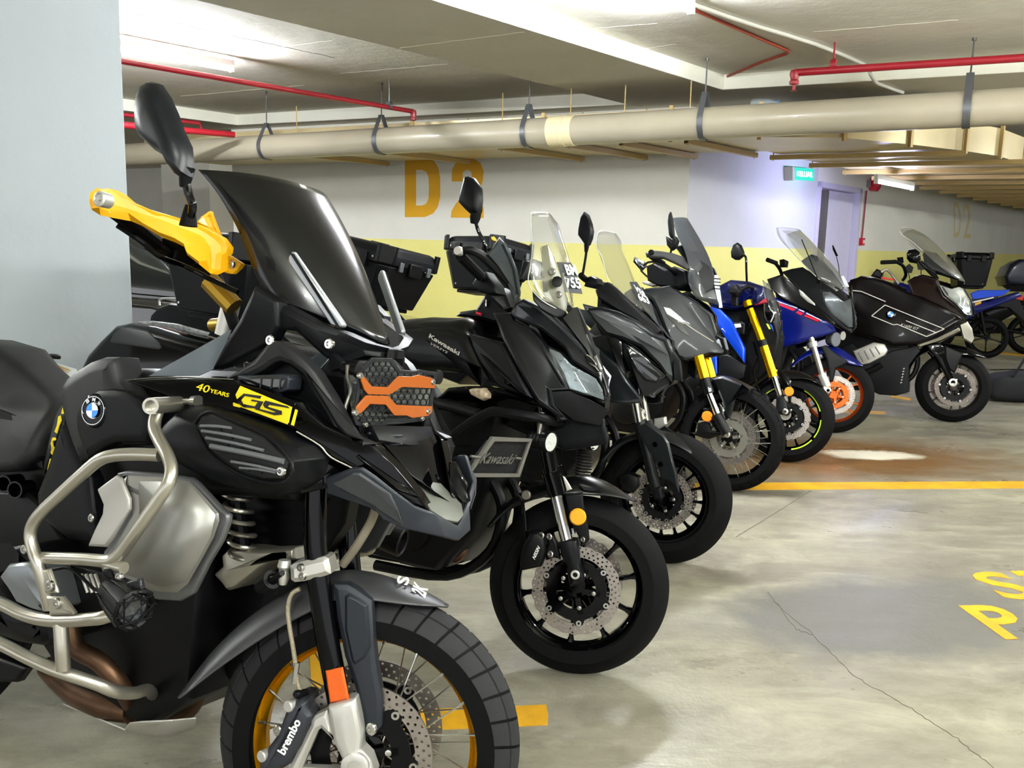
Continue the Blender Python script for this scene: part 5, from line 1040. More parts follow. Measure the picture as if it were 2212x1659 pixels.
def wpadf(b, name, pts, l, mat, bulge=.006, inset=.006, thick=.03, bevel=.002, steps=1, parent=None, label=None, mirror=False):
    P = [b.w.L(*p[:2], l) if isinstance(p, tuple) else Vector((p[0], -l, p[1])) for p in pts]; out2 = [(p.x, p.z) for p in P]; n = len(P); rings = [[v+Vector((0, thick, 0)) for v in P], P]
    for k in range(1, steps+1):
        t = k/steps*math.pi/2; q = inset2(out2, inset*(1-math.cos(t)) if steps > 1 else inset); bb = bulge*math.sin(t) if steps > 1 else bulge
        rings.append([Vector((q[i].x, P[i].y-bb, q[i].y)) for i in range(n)])
    m = len(rings); o = None
    for sg_ in ((1, -1) if mirror else (1,)):
        mb = MB(); mb.add([b.wi @ Vector((v.x, v.y*sg_, v.z)) for r in rings for v in r], [(i*n+k, i*n+(k+1) % n, (i+1)*n+(k+1) % n, (i+1)*n+k) for i in range(m-1) for k in range(n)]+[tuple(range(n-1, -1, -1)), tuple(range((m-1)*n, m*n))])
        o = o or mb.build(name, mat, b.par(parent), bevel, label=label)
        if sg_ == -1: mb.build(name, mat, b.par(parent), bevel)
    return o
def wtube(b, name, pts, l, r, mat, both=True, seg=20, smooth=0):
    """tube in the wheel frame, pixels on side plane l, and its twin on the other side"""
    q = [b.w.L(x, y, l) for x, y in pts]
    for sg_ in ((1, -1) if both else (1,)):
        mb = MB(); mb.tube([b.wi @ Vector((v.x, v.y*sg_, v.z)) for v in q], r, seg, smooth); mb.build(name, mat, b.root)
def mudguard(b, name, rows, hw, mat, th=.004):
    g4 = []
    for r_ in rows:
        (ex, ey), (cx, cy), k = r_; e_ = b.w.L(ex, ey, hw*k); c_ = b.w.L(cx, cy, 0); m1 = e_.lerp(c_, .35); m1.y = e_.y*.93; m2 = e_.lerp(c_, .75); m2.y = e_.y*.55
        half = [e_, m1, m2, c_]; g4.append([b.wi @ v for v in half+[Vector((v.x, -v.y, v.z)) for v in reversed(half[:-1])]])
    vs = [v for r in g4 for v in r]
    return b.facets(name, vs, [(i*7+k, i*7+k+1, (i+1)*7+k+1, (i+1)*7+k) for i in range(len(g4)-1) for k in range(6)], th, mat, bevel=0, sub=2, ang=60)
def spin_lamp(b, p, d, r, ln, name='auxiliary_lamp', face=None):
    p = b.P(p); d = Vector((d[0], -d[1], d[2])).normalized()
    o = b.cyl(name, p-d*ln, d, [(0, r*.75), (ln*.1, r*.9)]+[(ln*(.15+.08*k), r*(.98 if k % 2 else .86)) for k in range(7)]+[(ln*.72, r), (ln, r), (ln, r*.88), (ln*.94, r*.86)], m_dark, 28)
    b.cyl('lens', p-d*ln*.05, d, [(0, r*.86), (.002, r*.86)], face or M('led_white_lens', 'c9ccc8', .25, .2, coat=.8, var=.3, vscale=120), 24, o); return o
# ================================================================ MOTORCYCLE 2: black adventure tourer
k = Bike((.23, 2.80, 0), 30, 8, 9, 'black adventure tourer with a clear screen, lettered tank and round amber fork reflector')
k1 = crop(860, 360, 4.148); k2 = crop(860, 640, 3.95); k3 = crop(1020, 960, 3.19)
def KL(fn, pts, l=None): return [(*fn(p[0], p[1]), p[2] if len(p) > 2 else l) for p in pts]
m_vb = M('metallic_black_paint', '08090a', .26, .3, coat=.12); m_vb2 = M('satin_graphite_panel', '0f1114', .32, .35, coat=.05)
wheel(k, k.W(0, 0, .30), .30, .12, .222, .35, 'cast', n=10, wavy=.0022, disc_r=.145, mats=dict(spoke=m_blk, carrier=m_blk))
rear(k)
filler(k, [[-.95, .13, .80], [-.5, .13, .84], [-.30, .13, .86], [-.32, .13, .70], [-.38, .13, .42], [-.5, .13, .27], [-.8, .13, .27], [-1.0, .13, .45]])
def engine_bits(b):
    b.cyl('clutch_cover', [-.62, .13, .42], [0, 1, 0], [(0, .105), (.03, .10), (.038, .085), (.04, .03)], m_dark, 32)
    b.cyl('generator_cover', [-.62, -.13, .42], [0, -1, 0], [(0, .105), (.03, .10), (.038, .085), (.04, .03)], m_dark, 32)
    for i in range(5): b.pad('cooling_fin', [[-.62, .15, .58+i*.03], [-.40, .15, .60+i*.03], [-.40, .15, .606+i*.03], [-.62, .15, .586+i*.03]], 0, .004, .001, .3, m_dark, bevel=0)
    b.tube('exhaust_header', [[-.37, .06, .62], [-.30, .06, .52], [-.33, .06, .36], [-.5, .06, .24], [-.8, .08, .22]], .02, m_dark, 4)
    b.tube('exhaust_header', [[-.37, -.06, .62], [-.30, -.06, .52], [-.33, -.06, .36], [-.5, -.06, .24], [-.8, -.08, .22]], .02, m_dark, 4)
engine_bits(k)
k.pad('nose_core', [[-.36, .08, 1.08], [-.16, .08, 1.02], [.02, .05, .86], [.04, .04, .78], [-.1, .08, .74], [-.3, .1, .8]], 0, .03, .03, .02, m_satin, full=True, steps=2)
k.pad('fuel_tank', KL(k2, [(-330, 350), (-200, 260), (-60, 225), (100, 195), (300, 178), (500, 185), (600, 178), (680, 215), (745, 335), (700, 420), (640, 560), (300, 640), (-100, 560), (-300, 480)], .11), 0, .06, .05, .02, m_vb, full=True, steps=4, bevel=0)
k.pad('tank_side', KL(k2, [(-80, 330), (30, 282), (240, 262), (480, 274), (590, 322), (625, 400), (700, 560), (790, 700), (832, 740), (700, 705), (560, 655), (430, 640), (200, 650), (-60, 560)], .165), 0, .012, .04, .03, m_vb, mirror=True, steps=3, bevel=0)
k.text('tank_lettering', 'Kawasaki', (*k2(262, 352), .1785), (*k2(520, 508), .1785), (*k2(275, 318), .1785), m_sil, bold=.03, lift=.0015)
k.text('tank_lettering', 'VERSYS', (*k2(280, 412), .1785), (*k2(425, 494), .1785), (*k2(284, 392), .1785), m_sil, bold=.0, shear=.3, lift=.0015)
k.pad('seat', [[-1.55, .11, 1.0], [-1.1, .12, .98], [-1.05, .13, .93], [-.75, .12, .90], [-.68, .11, .84], [-1.0, .13, .82], [-1.5, .11, .9]], 0, .03, .03, .02, m_seat, full=True, steps=3, bevel=0)
k.pad('side_shroud', KL(k2, [(605, 330, .175), (640, 322, .175), (880, 395, .185), (940, 500, .19), (1040, 680, .2), (1145, 870, .2), (930, 800, .2), (840, 745, .19), (700, 560, .18), (640, 440, .175)]), 0, .010, .02, .03, m_vb2, mirror=True, steps=2)
k.pad('shroud_channel', KL(k2, [(690, 480, .19), (760, 520, .195), (960, 700, .208), (1110, 860, .21), (1000, 810, .21), (880, 740, .205)]), 0, .003, .006, .01, m_blk, mirror=True)
sd = [(810, 142, .15), (950, 140, .15), (985, 200, .15), (1130, 280, .155), (1230, 390, .16), (1330, 560, .155), (1460, 795, .13), (1310, 805, .16), (1330, 930, .15), (1440, 1055, .11), (1380, 1050, .13), (1180, 900, .19), (1060, 690, .195), (970, 520, .185), (890, 370, .17), (850, 250, .16)]
k.pad('side_fairing', KL(k2, sd), 0, .008, .016, .03, m_vb2, mirror=True, steps=2)
k.pad('lower_fairing', KL(k2, [(330, 870, .18), (430, 780, .18), (600, 765, .18), (780, 765, .185), (1000, 830, .19), (1150, 880, .18), (1330, 935, .14), (1440, 1055, .10), (1300, 1090, .12), (1180, 1030, .15), (830, 960, .17), (700, 980, .17), (450, 900, .17)]), 0, .006, .01, .03, m_blk, mirror=True)
k.pad('upper_cowl', KL(k2, [(955, 145, .145), (1000, 60, .12), (1070, 22, .11), (1200, 85, .10), (1300, 160, .09), (1400, 250, .075), (1520, 370, .055), (1600, 455, .035), (1650, 520, .03), (1760, 740, .012), (1785, 850, .006), (1700, 690, .045), (1480, 555, .10), (1420, 440, .125), (1230, 290, .145), (1000, 190, .15)]), 0, .006, .01, .03, m_vb2, mirror=True, steps=2)
k.facets('nose_centre', [(*k2(1400, 190), .07), (*k2(1500, 100), .02), (*k2(1520, 95), 0), (*k2(1700, 480), 0), (*k2(1790, 850), 0), (*k2(1750, 720), .018), (*k2(1600, 450), .04)], [(0, 1, 2, 3, 4, 5, 6)], .008, m_vb, sym=True)
hk = k.pad('headlight', KL(k2, [(1140, 388, .150), (1210, 405, .142), (1380, 480, .120), (1480, 585, .095), (1690, 700, .04), (1745, 800, .025), (1758, 890, .022), (1650, 850, .06), (1462, 797, .12), (1350, 620, .145), (1210, 470, .152)]), 0, .003, .004, .04, M('headlamp_reflector', '5d6264', .22, .7, var=.7, vscale=45), mirror=True)
k.pad('headlight_glass', KL(k2, [(1150, 392, .157), (1210, 410, .148), (1380, 484, .126), (1480, 590, .101), (1688, 704, .046), (1743, 802, .031), (1755, 886, .028), (1650, 846, .066), (1464, 793, .126), (1352, 618, .151), (1212, 468, .158)]), 0, .004, .006, .002, m_lens, mirror=True)
k.pad('nose_lip', KL(k2, [(1462, 800, .12), (1650, 858, .06), (1785, 955, .0), (1788, 860, .0), (1758, 895, .02), (1650, 853, .058)]), 0, .006, .004, .02, m_vb2, mirror=True)
k.facets('chin', [(*k2(1310, 812), .15), (*k2(1460, 805), .12), (*k2(1640, 885), .06), (*k2(1790, 965), 0), (*k2(1745, 1030), 0), (*k2(1720, 1100), .03), (*k2(1500, 1060), .08), (*k2(1335, 935), .14)], [(0, 1, 2, 3, 4, 5, 6, 7)], .01, m_satin, sym=True)
k.pad('chin_blade', KL(k2, [(1520, 960, .07), (1620, 1005, .05), (1700, 1030, .03), (1722, 1090, .02), (1480, 1040, .08), (1340, 950, .13), (1400, 960, .11)]), 0, .004, .005, .01, m_blk, mirror=True)
# winged badge on the nose
for pts in ([(1600, 490), (1640, 510), (1690, 560), (1700, 590), (1670, 590), (1610, 540)], [(1625, 560), (1690, 600), (1715, 640), (1690, 630)], [(1660, 520), (1690, 500), (1740, 620), (1725, 640), (1700, 600)], [(1690, 640), (1735, 650), (1735, 730), (1715, 700)]):
    k.pad('wing_badge', KL(k2, pts, .045), 0, .002, .002, .004, m_chrome)
k.pad('turn_signal', KL(k2, [(602, 795), (640, 782), (735, 780), (772, 832), (770, 870), (722, 892), (622, 840)], .205), 0, .014, .01, .02, M('clear_amber_lens', 'b9a68c', .15, coat=.9, var=.5, vscale=60), steps=2)
# screen with the number plate behind it
k.sheet('windscreen', [[(*k1(1193, 430), .10), (*k1(1250, 413), .06), (*k1(1320, 414), .02), (*k1(1345, 416), 0)], [(*k1(1192, 560), .115), (*k1(1270, 570), .075), (*k1(1360, 575), .02), (*k1(1410, 578), 0)], [(*k1(1195, 760), .15), (*k1(1300, 790), .085), (*k1(1410, 800), .02), (*k1(1475, 800), 0)], [(*k1(1167, 1040), .165), (*k1(1300, 1060), .095), (*k1(1450, 1060), .02), (*k1(1540, 1055), 0)], [(*k1(1320, 1215), .10), (*k1(1400, 1250), .075), (*k1(1500, 1240), .02), (*k1(1590, 1240), 0)]], .004, m_clear, sym=True)
k.tube('screen_edge', [(*k1(x, y), l) for x, y, l in ((1345, 414, 0), (1210, 412, .095), (1190, 440, .105), (1191, 560, .115), (1203, 700, .125), (1190, 860, .135), (1165, 1040, .145), (1230, 1140, .13), (1330, 1225, .10), (1505, 1312, .04))], .0018, M('screen_edge', 'cfd2c8', .2, coat=.5), 3)
k.pad('screen_pad', KL(k1, [(1285, 715, .085), (1345, 697, .07), (1400, 820, .055), (1520, 1190, .03), (1505, 1308, .03), (1420, 1270, .06), (1300, 1180, .09), (1290, 950, .09)]), 0, .001, .002, .002, glassy('grey_film', '9c9a86', .38, .2, .5))
npl = k.pad('number_plate', KL(k1, [(1420, 855, .03), (1545, 858, -.045), (1600, 960, -.055), (1650, 1140, -.065), (1500, 1125, .0)]), 0, .001, .002, .002, M('plate_black', '1c2024', .5))
k.text('plate_lettering', 'BM', (*k1(1512, 975), -.0), (*k1(1608, 975), -.055), (*k1(1480, 880), .0), m_txt, npl, bold=.03, lift=.003)
k.text('plate_lettering', '755', (*k1(1505, 1085), -.0), (*k1(1640, 1100), -.06), (*k1(1480, 985), .0), m_txt, npl, bold=.03, lift=.003)
for p in ((1380, 940, .075), (1436, 1146, .055)): k.bolt((*k1(p[0], p[1]), p[2]), .012)
k.cyl('adjuster_knob', (*k1(1425, 1035), .07), [.5, 1, .2], [(-.01, .012), (0, .018), (.012, .018), (.014, .012)], m_satin, 8)
k.pad('screen_stay', KL(k1, [(1200, 1100, .12), (1280, 1180, .11), (1500, 1300, .05), (1480, 1350, .05), (1400, 1350, .08), (1280, 1280, .11), (1210, 1200, .12)]), 0, .004, .004, .01, m_satin, mirror=True)
k.pad('gps_mount', KL(k1, [(1120, 840, -.05), (1160, 845, -.05), (1200, 820, -.08), (1290, 860, -.12), (1280, 1010, -.12), (1180, 1010, -.08), (1120, 1015, -.05), (1100, 1035, -.05), (1075, 1025, -.05)]), 0, .004, .004, .02, m_satin)
# mirrors, grip, handguard
k.pad('mirror', KL(k1, [(605, 85), (640, 85), (685, 105), (745, 195), (750, 300), (742, 400), (728, 432), (652, 428), (600, 380), (550, 325), (558, 260)], .36), 0, .02, .028, .008, m_satin, steps=3, bevel=0)
k.cyl('mirror_boot', (*k1(690, 460), .36), [.1, 0, 1], [(-.018, .012), (0, .017), (.014, .017)], m_rub, 18)
k.tube('mirror_arm', [(*k1(695, 490), .36), (*k1(720, 580), .35), (*k1(770, 680), .34), (*k1(785, 800), .33)], .006, m_blk)
k.tube('grip', [(*k1(560, 800), .42), (*k1(740, 980), .28)], .017, m_rub, 0); k.tube('handlebar', [(*k1(740, 980), .28), (*k1(860, 1100), .1), (*k1(900, 1150), 0)], .012, m_dark, 0)
k.pad('switch_housing', KL(k1, [(700, 1000), (790, 940), (830, 1000), (880, 1060), (900, 1140), (820, 1150), (740, 1130), (660, 1060)], .24), 0, .012, .015, .05, m_satin, steps=2)
k.tube('handguard_frame', [(*k1(530, 765), .44), (*k1(640, 750), .43), (*k1(740, 790), .40), (*k1(860, 900), .34), (*k1(1000, 1060), .26)], [.010, .013, .015, .015, .011], m_satin)
k.pad('handguard', KL(k1, [(790, 790, .39), (850, 720, .37), (910, 625, .36), (960, 690, .34), (1010, 800, .32), (1060, 930, .29), (1090, 1120, .25), (1085, 1160, .24), (1040, 1210, .24), (980, 1050, .28), (880, 900, .34)]), 0, .006, .012, .008, M('tinted_shield', '2b3135', .2, .2, coat=.6), steps=2)
circ(k, 'bar_end', (*k1(540, 755), .45), .0145, m_alu, th=.012)
k.pad('dash_pod', KL(k1, [(840, 1060, .1), (960, 1130, .08), (1010, 1260, .1), (940, 1290, .12), (850, 1200, .13), (780, 1150, .12)]), 0, .006, .01, .1, m_satin)
k.pad('cockpit', KL(k1, [(520, 1340), (560, 1300), (700, 1280), (780, 1150), (900, 1180), (1010, 1270), (1000, 1420), (860, 1400), (760, 1370)], .07), 0, .008, .01, .14, m_satin); k.tube('ignition_key', [(*k1(785, 1190), .09), (*k1(782, 1260), .085)], .006, m_chrome, 0); k.tube('key_tag', [(*k1(745, 1325), .082), (*k1(700, 1310), .082)], .005, M('key_red', 'c92a3a', .5), 0)
# radiator, crash bars, auxiliary lamps
def kA(pts, a): return [k.A(*k2(*p), a) for p in pts]
mb = MB(); ro = kA([(785, 1195), (1125, 1212), (1015, 1540), (560, 1540)], -.12); ri = kA([(800, 1235), (1100, 1240), (1000, 1510), (600, 1505)], -.12); dx = Vector((.01, 0, 0))
mb.add(ro+ri+[p+dx for p in ro]+[p+dx for p in ri], [(i, (i+1) % 4, 4+(i+1) % 4, 4+i) for i in range(4)]+[(8+i, 12+i, 12+(i+1) % 4, 8+(i+1) % 4) for i in range(4)]+[(i, 8+i, 8+(i+1) % 4, (i+1) % 4) for i in range(4)]+[(4+i, 4+(i+1) % 4, 12+(i+1) % 4, 12+i) for i in range(4)])
rg_ = mb.build('radiator_guard', M('guard_grey', '66645e', .5, .5), k.root, .001)
mb = MB(); mb.prism([p-dx*2 for p in ri], dx*1.2); mb.build('radiator_core', M('radiator_core', '1c1d1f', .6, bump=1, bscale=120), rg_)
mb = MB()
for i in range(1, 24):
    t = i/24; mb.tube([ri[0].lerp(ri[3], t)+dx*.3, ri[1].lerp(ri[2], t)+dx*.3], .0009, 4)
mb.build('guard_mesh', m_dark, rg_)
tb = kA([(690, 1425), (960, 1432), (750, 1335)], -.105); text_on('guard_lettering', 'Kawasaki', tb[0], tb[1], tb[2], M('guard_grey'), rg_, bold=.0, shear=.0)
for p0_, p1_ in (((620, 1365), (700, 1375)), ((1000, 1380), (1045, 1385))): q = kA([p0_, p1_], -.112); mb = MB(); mb.tube(q, .004, 6); mb.build('guard_bar', M('guard_grey'), rg_)
k.tube('crash_bar', [(*k2(x, y), l) for x, y, l in ((230, 900, .2), (300, 905, .2), (500, 950, .21), (690, 1005, .22))], .018, m_satin, 4, mirror=True)
k.tube('crash_bar', [(*k2(x, y), l) for x, y, l in ((330, 1320, .22), (420, 1230, .23), (600, 1090, .24), (740, 1010, .24), (830, 985, .24), (1000, 1005, .23), (1190, 1035, .2), (1330, 1070, .1), (1440, 1090, 0))], .017, m_satin, 4, mirror=True)
spin_lamp(k, (*k2(1308, 1245), .16), (.93, .18, -.03), .035, .085); spin_lamp(k, (*k2(1684, 1245), -.13), (.93, .18, -.03), .033, .085)
k.cyl('lamp_clamp', (*k2(1210, 1100), .17), [0, 0, 1], [(-.03, .008), (.03, .008), (.036, .012), (.042, .012)], m_steel, 12)
k.cyl('oil_horn', (*k2(1190, 1650), .06), [0, 1, 0], [(-.02, .03), (.02, .03)], m_dark, 16)
mb = MB(); A_ = k.P((*k2(1600, 1290), -.1)); B_ = k.P((*k2(1570, 1560), -.1)); dd = B_-A_
mb.tube([A_+dd*(i/120)+(Vector((1, 0, 0))*math.cos(i*.55)+Vector((0, 1, 0))*math.sin(i*.55))*.028 for i in range(121)], .003, 6); mb.build('gaiter_rings', m_dark, k.root)
k.tube('exhaust_header', [(980, 1150, .04), (1000, 1180, .03), (985, 1205, .04), (930, 1200, .06)], .02, m_bronze)
k.tube('side_stand', [(905, 1205, -.08), (930, 1242, -.16)], .011, m_dark, 0); k.cyl('stand_foot', (936, 1248, -.17), [0, 0, 1], [(0, .03), (.012, .026)], m_dark, 14)
k.pad('belly_pan', [(760, 1180, .1), (800, 1205, .1), (860, 1215, .1), (940, 1215, .08), (1000, 1190, .05), (1045, 1120, .03), (1030, 1060, .05), (960, 1080, .1), (820, 1100, .12)], 0, .01, .01, .02, m_blk, full=True, steps=2)
# fork, caliper, mudguard
def kw(pts): return [k3(*p) for p in pts]
wtube(k, 'fork_upper', kw([(430, -430), (545, 200)]), .09, .0235, m_blk); wtube(k, 'fork_seal', kw([(540, 190), (585, 350)]), .09, .0285, m_blk)
wtube(k, 'fork_inner_tube', kw([(575, 340), (655, 680)]), .09, .0205, m_chrome)
wpadf(k, 'fork_casting', [k3(*p) for p in [(598, 675), (660, 650), (722, 655), (738, 740), (745, 840), (770, 900), (772, 955), (690, 975), (672, 975), (650, 860), (655, 840), (615, 770)]], .105, m_satin, .012, .012, .04, .003, 2)
wpadf(k, 'fork_casting', [k3(*p) for p in [(598, 675), (722, 655), (745, 840), (770, 955), (672, 975), (650, 860)]], -.065, m_satin, .012, .012, .04, .003, 2)
k.cyl('axle_end', k3(710, 897)+(.118, 'w'), k.wi.to_3x3() @ Vector((0, -1, 0)), [(-.01, .014), (.004, .015), (.006, .013), (.006, .008), (-.01, .008)], m_alu, 24)
wpadf(k, 'mudguard_stay', [k3(*p) for p in [(640, 350), (760, 330), (770, 420), (800, 560), (808, 660), (752, 708), (735, 640), (690, 560)]], .085, m_satin, .004, .006, .01, .002)
circ(k, 'round_reflector', k3(728, 500)+(.098, 'w'), .0275, M('yellow_amber_reflector', 'f0a512', .35, bump=.6, bscale=700), k.wi.to_3x3() @ Vector((.1, -1, 0)), .008)
k.bolt(k3(762, 655)+(.092, 'w'), .009)
mudguard(k, 'front_mudguard', [((130, 575), (110, 560), 1), ((230, 440), (215, 420), 1), ((340, 350), (330, 320), 1), ((480, 290), (480, 265), 1), ((650, 300), (650, 200), 1), ((800, 345), (780, 195), 1), ((950, 350), (940, 255), 1), ((1060, 375), (1050, 335), .7), ((1130, 398), (1130, 393), .1)] if 0 else [(k3(125, 575), k3(105, 560), 1), (k3(220, 470), k3(200, 430), 1), (k3(350, 400), k3(330, 320), 1), (k3(500, 360), k3(480, 265), 1), (k3(650, 340), k3(640, 200), 1), (k3(800, 350), k3(780, 195), 1), (k3(950, 355), k3(930, 250), 1), (k3(1060, 378), k3(1050, 335), .6), (k3(1132, 398), k3(1130, 393), .1)], .07, m_vb)
wpadf(k, 'mudguard_fin', [k3(*p) for p in [(720, 262), (900, 318), (820, 328), (765, 322)]], .078, m_blk, .003, .003, .006)
wpadf(k, 'mudguard_trim', [k3(*p) for p in [(620, 215), (640, 225), (690, 310), (650, 325)]], .08, m_sil, .002, .002, .006)
cq = wpadf(k, 'brake_caliper', [k3(*p) for p in [(400, 600), (455, 595), (500, 640), (515, 720), (500, 790), (480, 840), (350, 868), (328, 830), (332, 760), (350, 690)]], .10, m_dark, .02, .014, .05, .002, 3)
wpadf(k, 'caliper_bracket', [k3(*p) for p in [(500, 620), (560, 625), (590, 680), (610, 790), (560, 780), (510, 800), (500, 740), (520, 680)]], .098, m_dark, .006, .006, .01)
for x, y in ((530, 635), (538, 755), (476, 627)): k.bolt(k3(x, y)+(.11, 'w'), .011)
text_on('caliper_lettering', 'NISSIN', k.P(k3(432, 795)+(.1205, 'w')), k.P(k3(468, 715)+(.1205, 'w')), k.P(k3(415, 775)+(.1205, 'w')), m_txt, cq, bold=.01, lift=.0012)
k.tube('brake_hose', [k3(*p)+(.095, 'w') for p in [(290, 330), (330, 370), (355, 450), (365, 560), (372, 640), (370, 690)]], .0052, m_blk); circ(k, 'hose_clip', k3(370, 350)+(.09, 'w'), .016, m_sil)
# luggage
topcase(k, -1.95, -1.47, -.26, .24, 1.09, 1.42, .11, tilt=-.05)
k.pad('pannier', [(180, 800), (198, 765), (225, 735), (258, 703), (290, 697), (340, 706), (400, 725), (520, 752), (520, 860), (400, 900), (220, 900), (170, 860)], .30, .03, .04, .16, m_blk, mirror=False, steps=3, bevel=0)
k.pad('pannier_pad', [(238, 738), (245, 722), (262, 707), (280, 706), (320, 714), (347, 738), (352, 752), (345, 757), (300, 750), (243, 742)], .327, .006, .01, .006, M('pad_black', '1a1c20', .35), steps=2)
pk = k.pad('pannier', [(325, 700), (330, 680), (345, 664), (370, 655), (425, 662), (470, 690), (490, 720), (480, 760), (330, 740)], -.28, .02, .03, .16, m_satin, steps=2)
k.tube('carry_handle', [(345, 660, -.25), (350, 645, -.25), (410, 648, -.25), (418, 658, -.25)], .006, m_alu, 3)
k.pad('wrapped_strap', [(300, 694, .22), (330, 693, .22), (385, 700, .2), (450, 718, .18), (445, 726, .18), (370, 715, .2), (300, 706, .22)], 0, .003, .004, .01, M('clear_wrap', 'b9bdc0', .15, .3, coat=1, var=.4, vscale=60))
M4 = crop(1240, 440, 4.1475); M5 = crop(1280, 740, 3.318); M6 = crop(1540, 460, 3.77); M7 = crop(1800, 460, 3.318); M5a = crop(1580, 780, 7.214); M6a = crop(1700, 700, 6.635); M8 = crop(2060, 500, 5.53); M4b = crop(1460, 780, 5.529)
def Q(fn, pts, l=None): return [(*fn(p[0], p[1]), p[2] if len(p) > 2 else l) for p in pts]
def SH(b, name, fn, rows, mat, **kw): return b.sheet(name, [Q(fn, r) for r in rows], .004, mat, sym=True, **kw)
def common(b, R_=.30, W=.12, rb=.222, **kw):
    wheel(b, b.W(0, 0, R_), R_, W, rb, detail=kw.pop('detail', 1), **kw)
    rear(b, R_=.31)
    filler(b, [[-.95, .12, .80], [-.5, .12, .84], [-.36, .12, .84], [-.36, .12, .66], [-.40, .12, .42], [-.52, .12, .27], [-.85, .12, .27], [-1.0, .12, .45]]); engine_bits(b)
    b.pad('seat', [[-1.6, .10, .97], [-1.2, .12, .90], [-.85, .12, .86], [-.68, .11, .84], [-1.0, .13, .74], [-1.55, .10, .88]], 0, .03, .03, .02, m_seat, full=True, steps=3, bevel=0)
    b.pad('tail_unit', [[-1.75, .08, .95], [-1.55, .11, .92], [-1.0, .12, .8], [-1.1, .12, .70], [-1.5, .1, .78]], 0, .02, .02, .02, m_satin, full=True, steps=2, bevel=0)
m_gs = M('grey_green_metallic', '14191b', .3, .4, coat=.1); m_sg = M('storm_grey', '111315', .34, .35, coat=.05); m_smk2 = glassy('light_smoke_screen', '868b90', .12, gloss=.6); m_pearl = M('fog_lamp_glass', '55585a', .15, .5, coat=.8)
# ================================================================ 3: big grey scooter
b = s3 = Bike((.69, 3.88, 0), 31, 8, 20, 'dark grey-green touring scooter with a tall clear screen, third in the row from the front')
common(b, .30, .13, .20, n=8, spin=.2, disc_r=.135, hub_r=.05, pair=True)
b.pad('fuel_tunnel', [[-.75, .11, .84], [-.45, .11, .98], [-.3, .11, 1.02], [-.2, .11, .85], [-.5, .12, .6], [-.8, .12, .6]], 0, .02, .03, .02, m_gs, full=True, steps=2, bevel=0)
b.pad('nose_core', Q(M4, [(220, 760), (400, 860), (720, 1180), (880, 1400), (900, 1590), (800, 1560), (600, 1600), (400, 1500), (200, 1100)], .10), 0, .03, .03, .02, m_satin, full=True, steps=2, bevel=0)
b.pad('front_fairing', Q(M4, [(110, 960, .19), (130, 930, .19), (250, 922, .185), (400, 965, .175), (560, 1045, .15), (712, 1165, .10), (835, 1215, .045), (888, 1350, .015), (915, 1480, .0), (918, 1585, .0), (878, 1605, .03), (820, 1535, .08), (760, 1450, .11), (600, 1290, .15), (440, 1222, .18), (290, 1180, .195), (180, 1060, .20)]), 0, .012, .016, .03, m_gs, mirror=True, steps=3)
b.pad('headlight', Q(M4, [(440, 1235, .175), (540, 1280, .16), (700, 1425, .12), (822, 1530, .075), (800, 1565, .07), (740, 1600, .09), (645, 1585, .12), (560, 1500, .15), (500, 1390, .17)]), 0, .008, .012, .03, M('headlamp_black', '0c0d10', .08, coat=1), mirror=True, steps=2)
b.pad('running_lamp', Q(M4, [(470, 1262, .185), (540, 1300, .172), (630, 1385, .15), (560, 1340, .165)]), 0, .003, .003, .004, M('drl_glass', '4c4f52', .1, .3, coat=1), mirror=True)
b.tube('lamp_rim', Q(M4, [(470, 1240, .182), (560, 1290, .168), (700, 1420, .13), (820, 1510, .085), (812, 1555, .078), (745, 1590, .095), (650, 1572, .125), (560, 1490, .155)]), .002, m_satin, 3)
b.pad('side_panel', Q(M5, [(-40, 60, .215), (30, 20, .215), (110, 100, .21), (190, 170, .205), (250, 280, .185), (345, 400, .14), (340, 432, .14), (250, 440, .17), (100, 430, .20), (-20, 380, .215)]), 0, .01, .016, .03, m_gs, mirror=True, steps=2)
b.pad('gloss_inset', Q(M4, [(292, 1182, .21), (380, 1200, .20), (425, 1240, .19), (435, 1400, .185), (470, 1560, .17), (400, 1480, .19), (330, 1300, .205)]), 0, .003, .004, .006, m_blk, mirror=True)
b.pad('chin', Q(M5, [(240, 60, .16), (340, 110, .14), (520, 190, .07), (600, 265, .0), (592, 290, .0), (500, 330, .03), (440, 372, .06), (432, 395, .08), (350, 375, .11), (330, 330, .13)]), 0, .006, .01, .03, m_sg, mirror=True)
b.pad('cowl', Q(M4, [(190, 780, .17), (215, 735, .165), (300, 700, .15), (365, 752, .14), (560, 932, .10), (772, 1135, .02), (715, 1172, .06), (560, 1045, .12), (400, 965, .15), (215, 850, .18)]), 0, .006, .01, .03, m_satin, mirror=True)
SH(b, 'windscreen', M4, [[(215, 265, .13), (255, 243, .09), (330, 256, .03), (365, 262, 0)], [(195, 380, .15), (270, 370, .10), (370, 380, .03), (415, 400, 0)], [(250, 500, .16), (330, 510, .11), (440, 540, .03), (490, 560, 0)], [(305, 690, .15), (400, 720, .10), (540, 790, .03), (590, 830, 0)], [(560, 930, .07), (620, 960, .05), (700, 1000, .02), (740, 1040, 0)]], m_clear)
b.tube('screen_edge', Q(M4, [(365, 262, 0), (250, 243, .09), (212, 268, .13), (196, 340, .145), (200, 395, .15), (245, 470, .16), (280, 600, .155), (305, 692, .15)]), .002, m_txt if 0 else MATS['screen_edge'], 3)
pl = b.facets('number_plate', Q(M4, [(500, 700, .035), (560, 700, -.02), (690, 890, -.04), (760, 1100, -.01), (640, 960, .04), (560, 860, .045)]), [(0, 1, 2, 3, 4, 5)], .003, M('plate_black'))
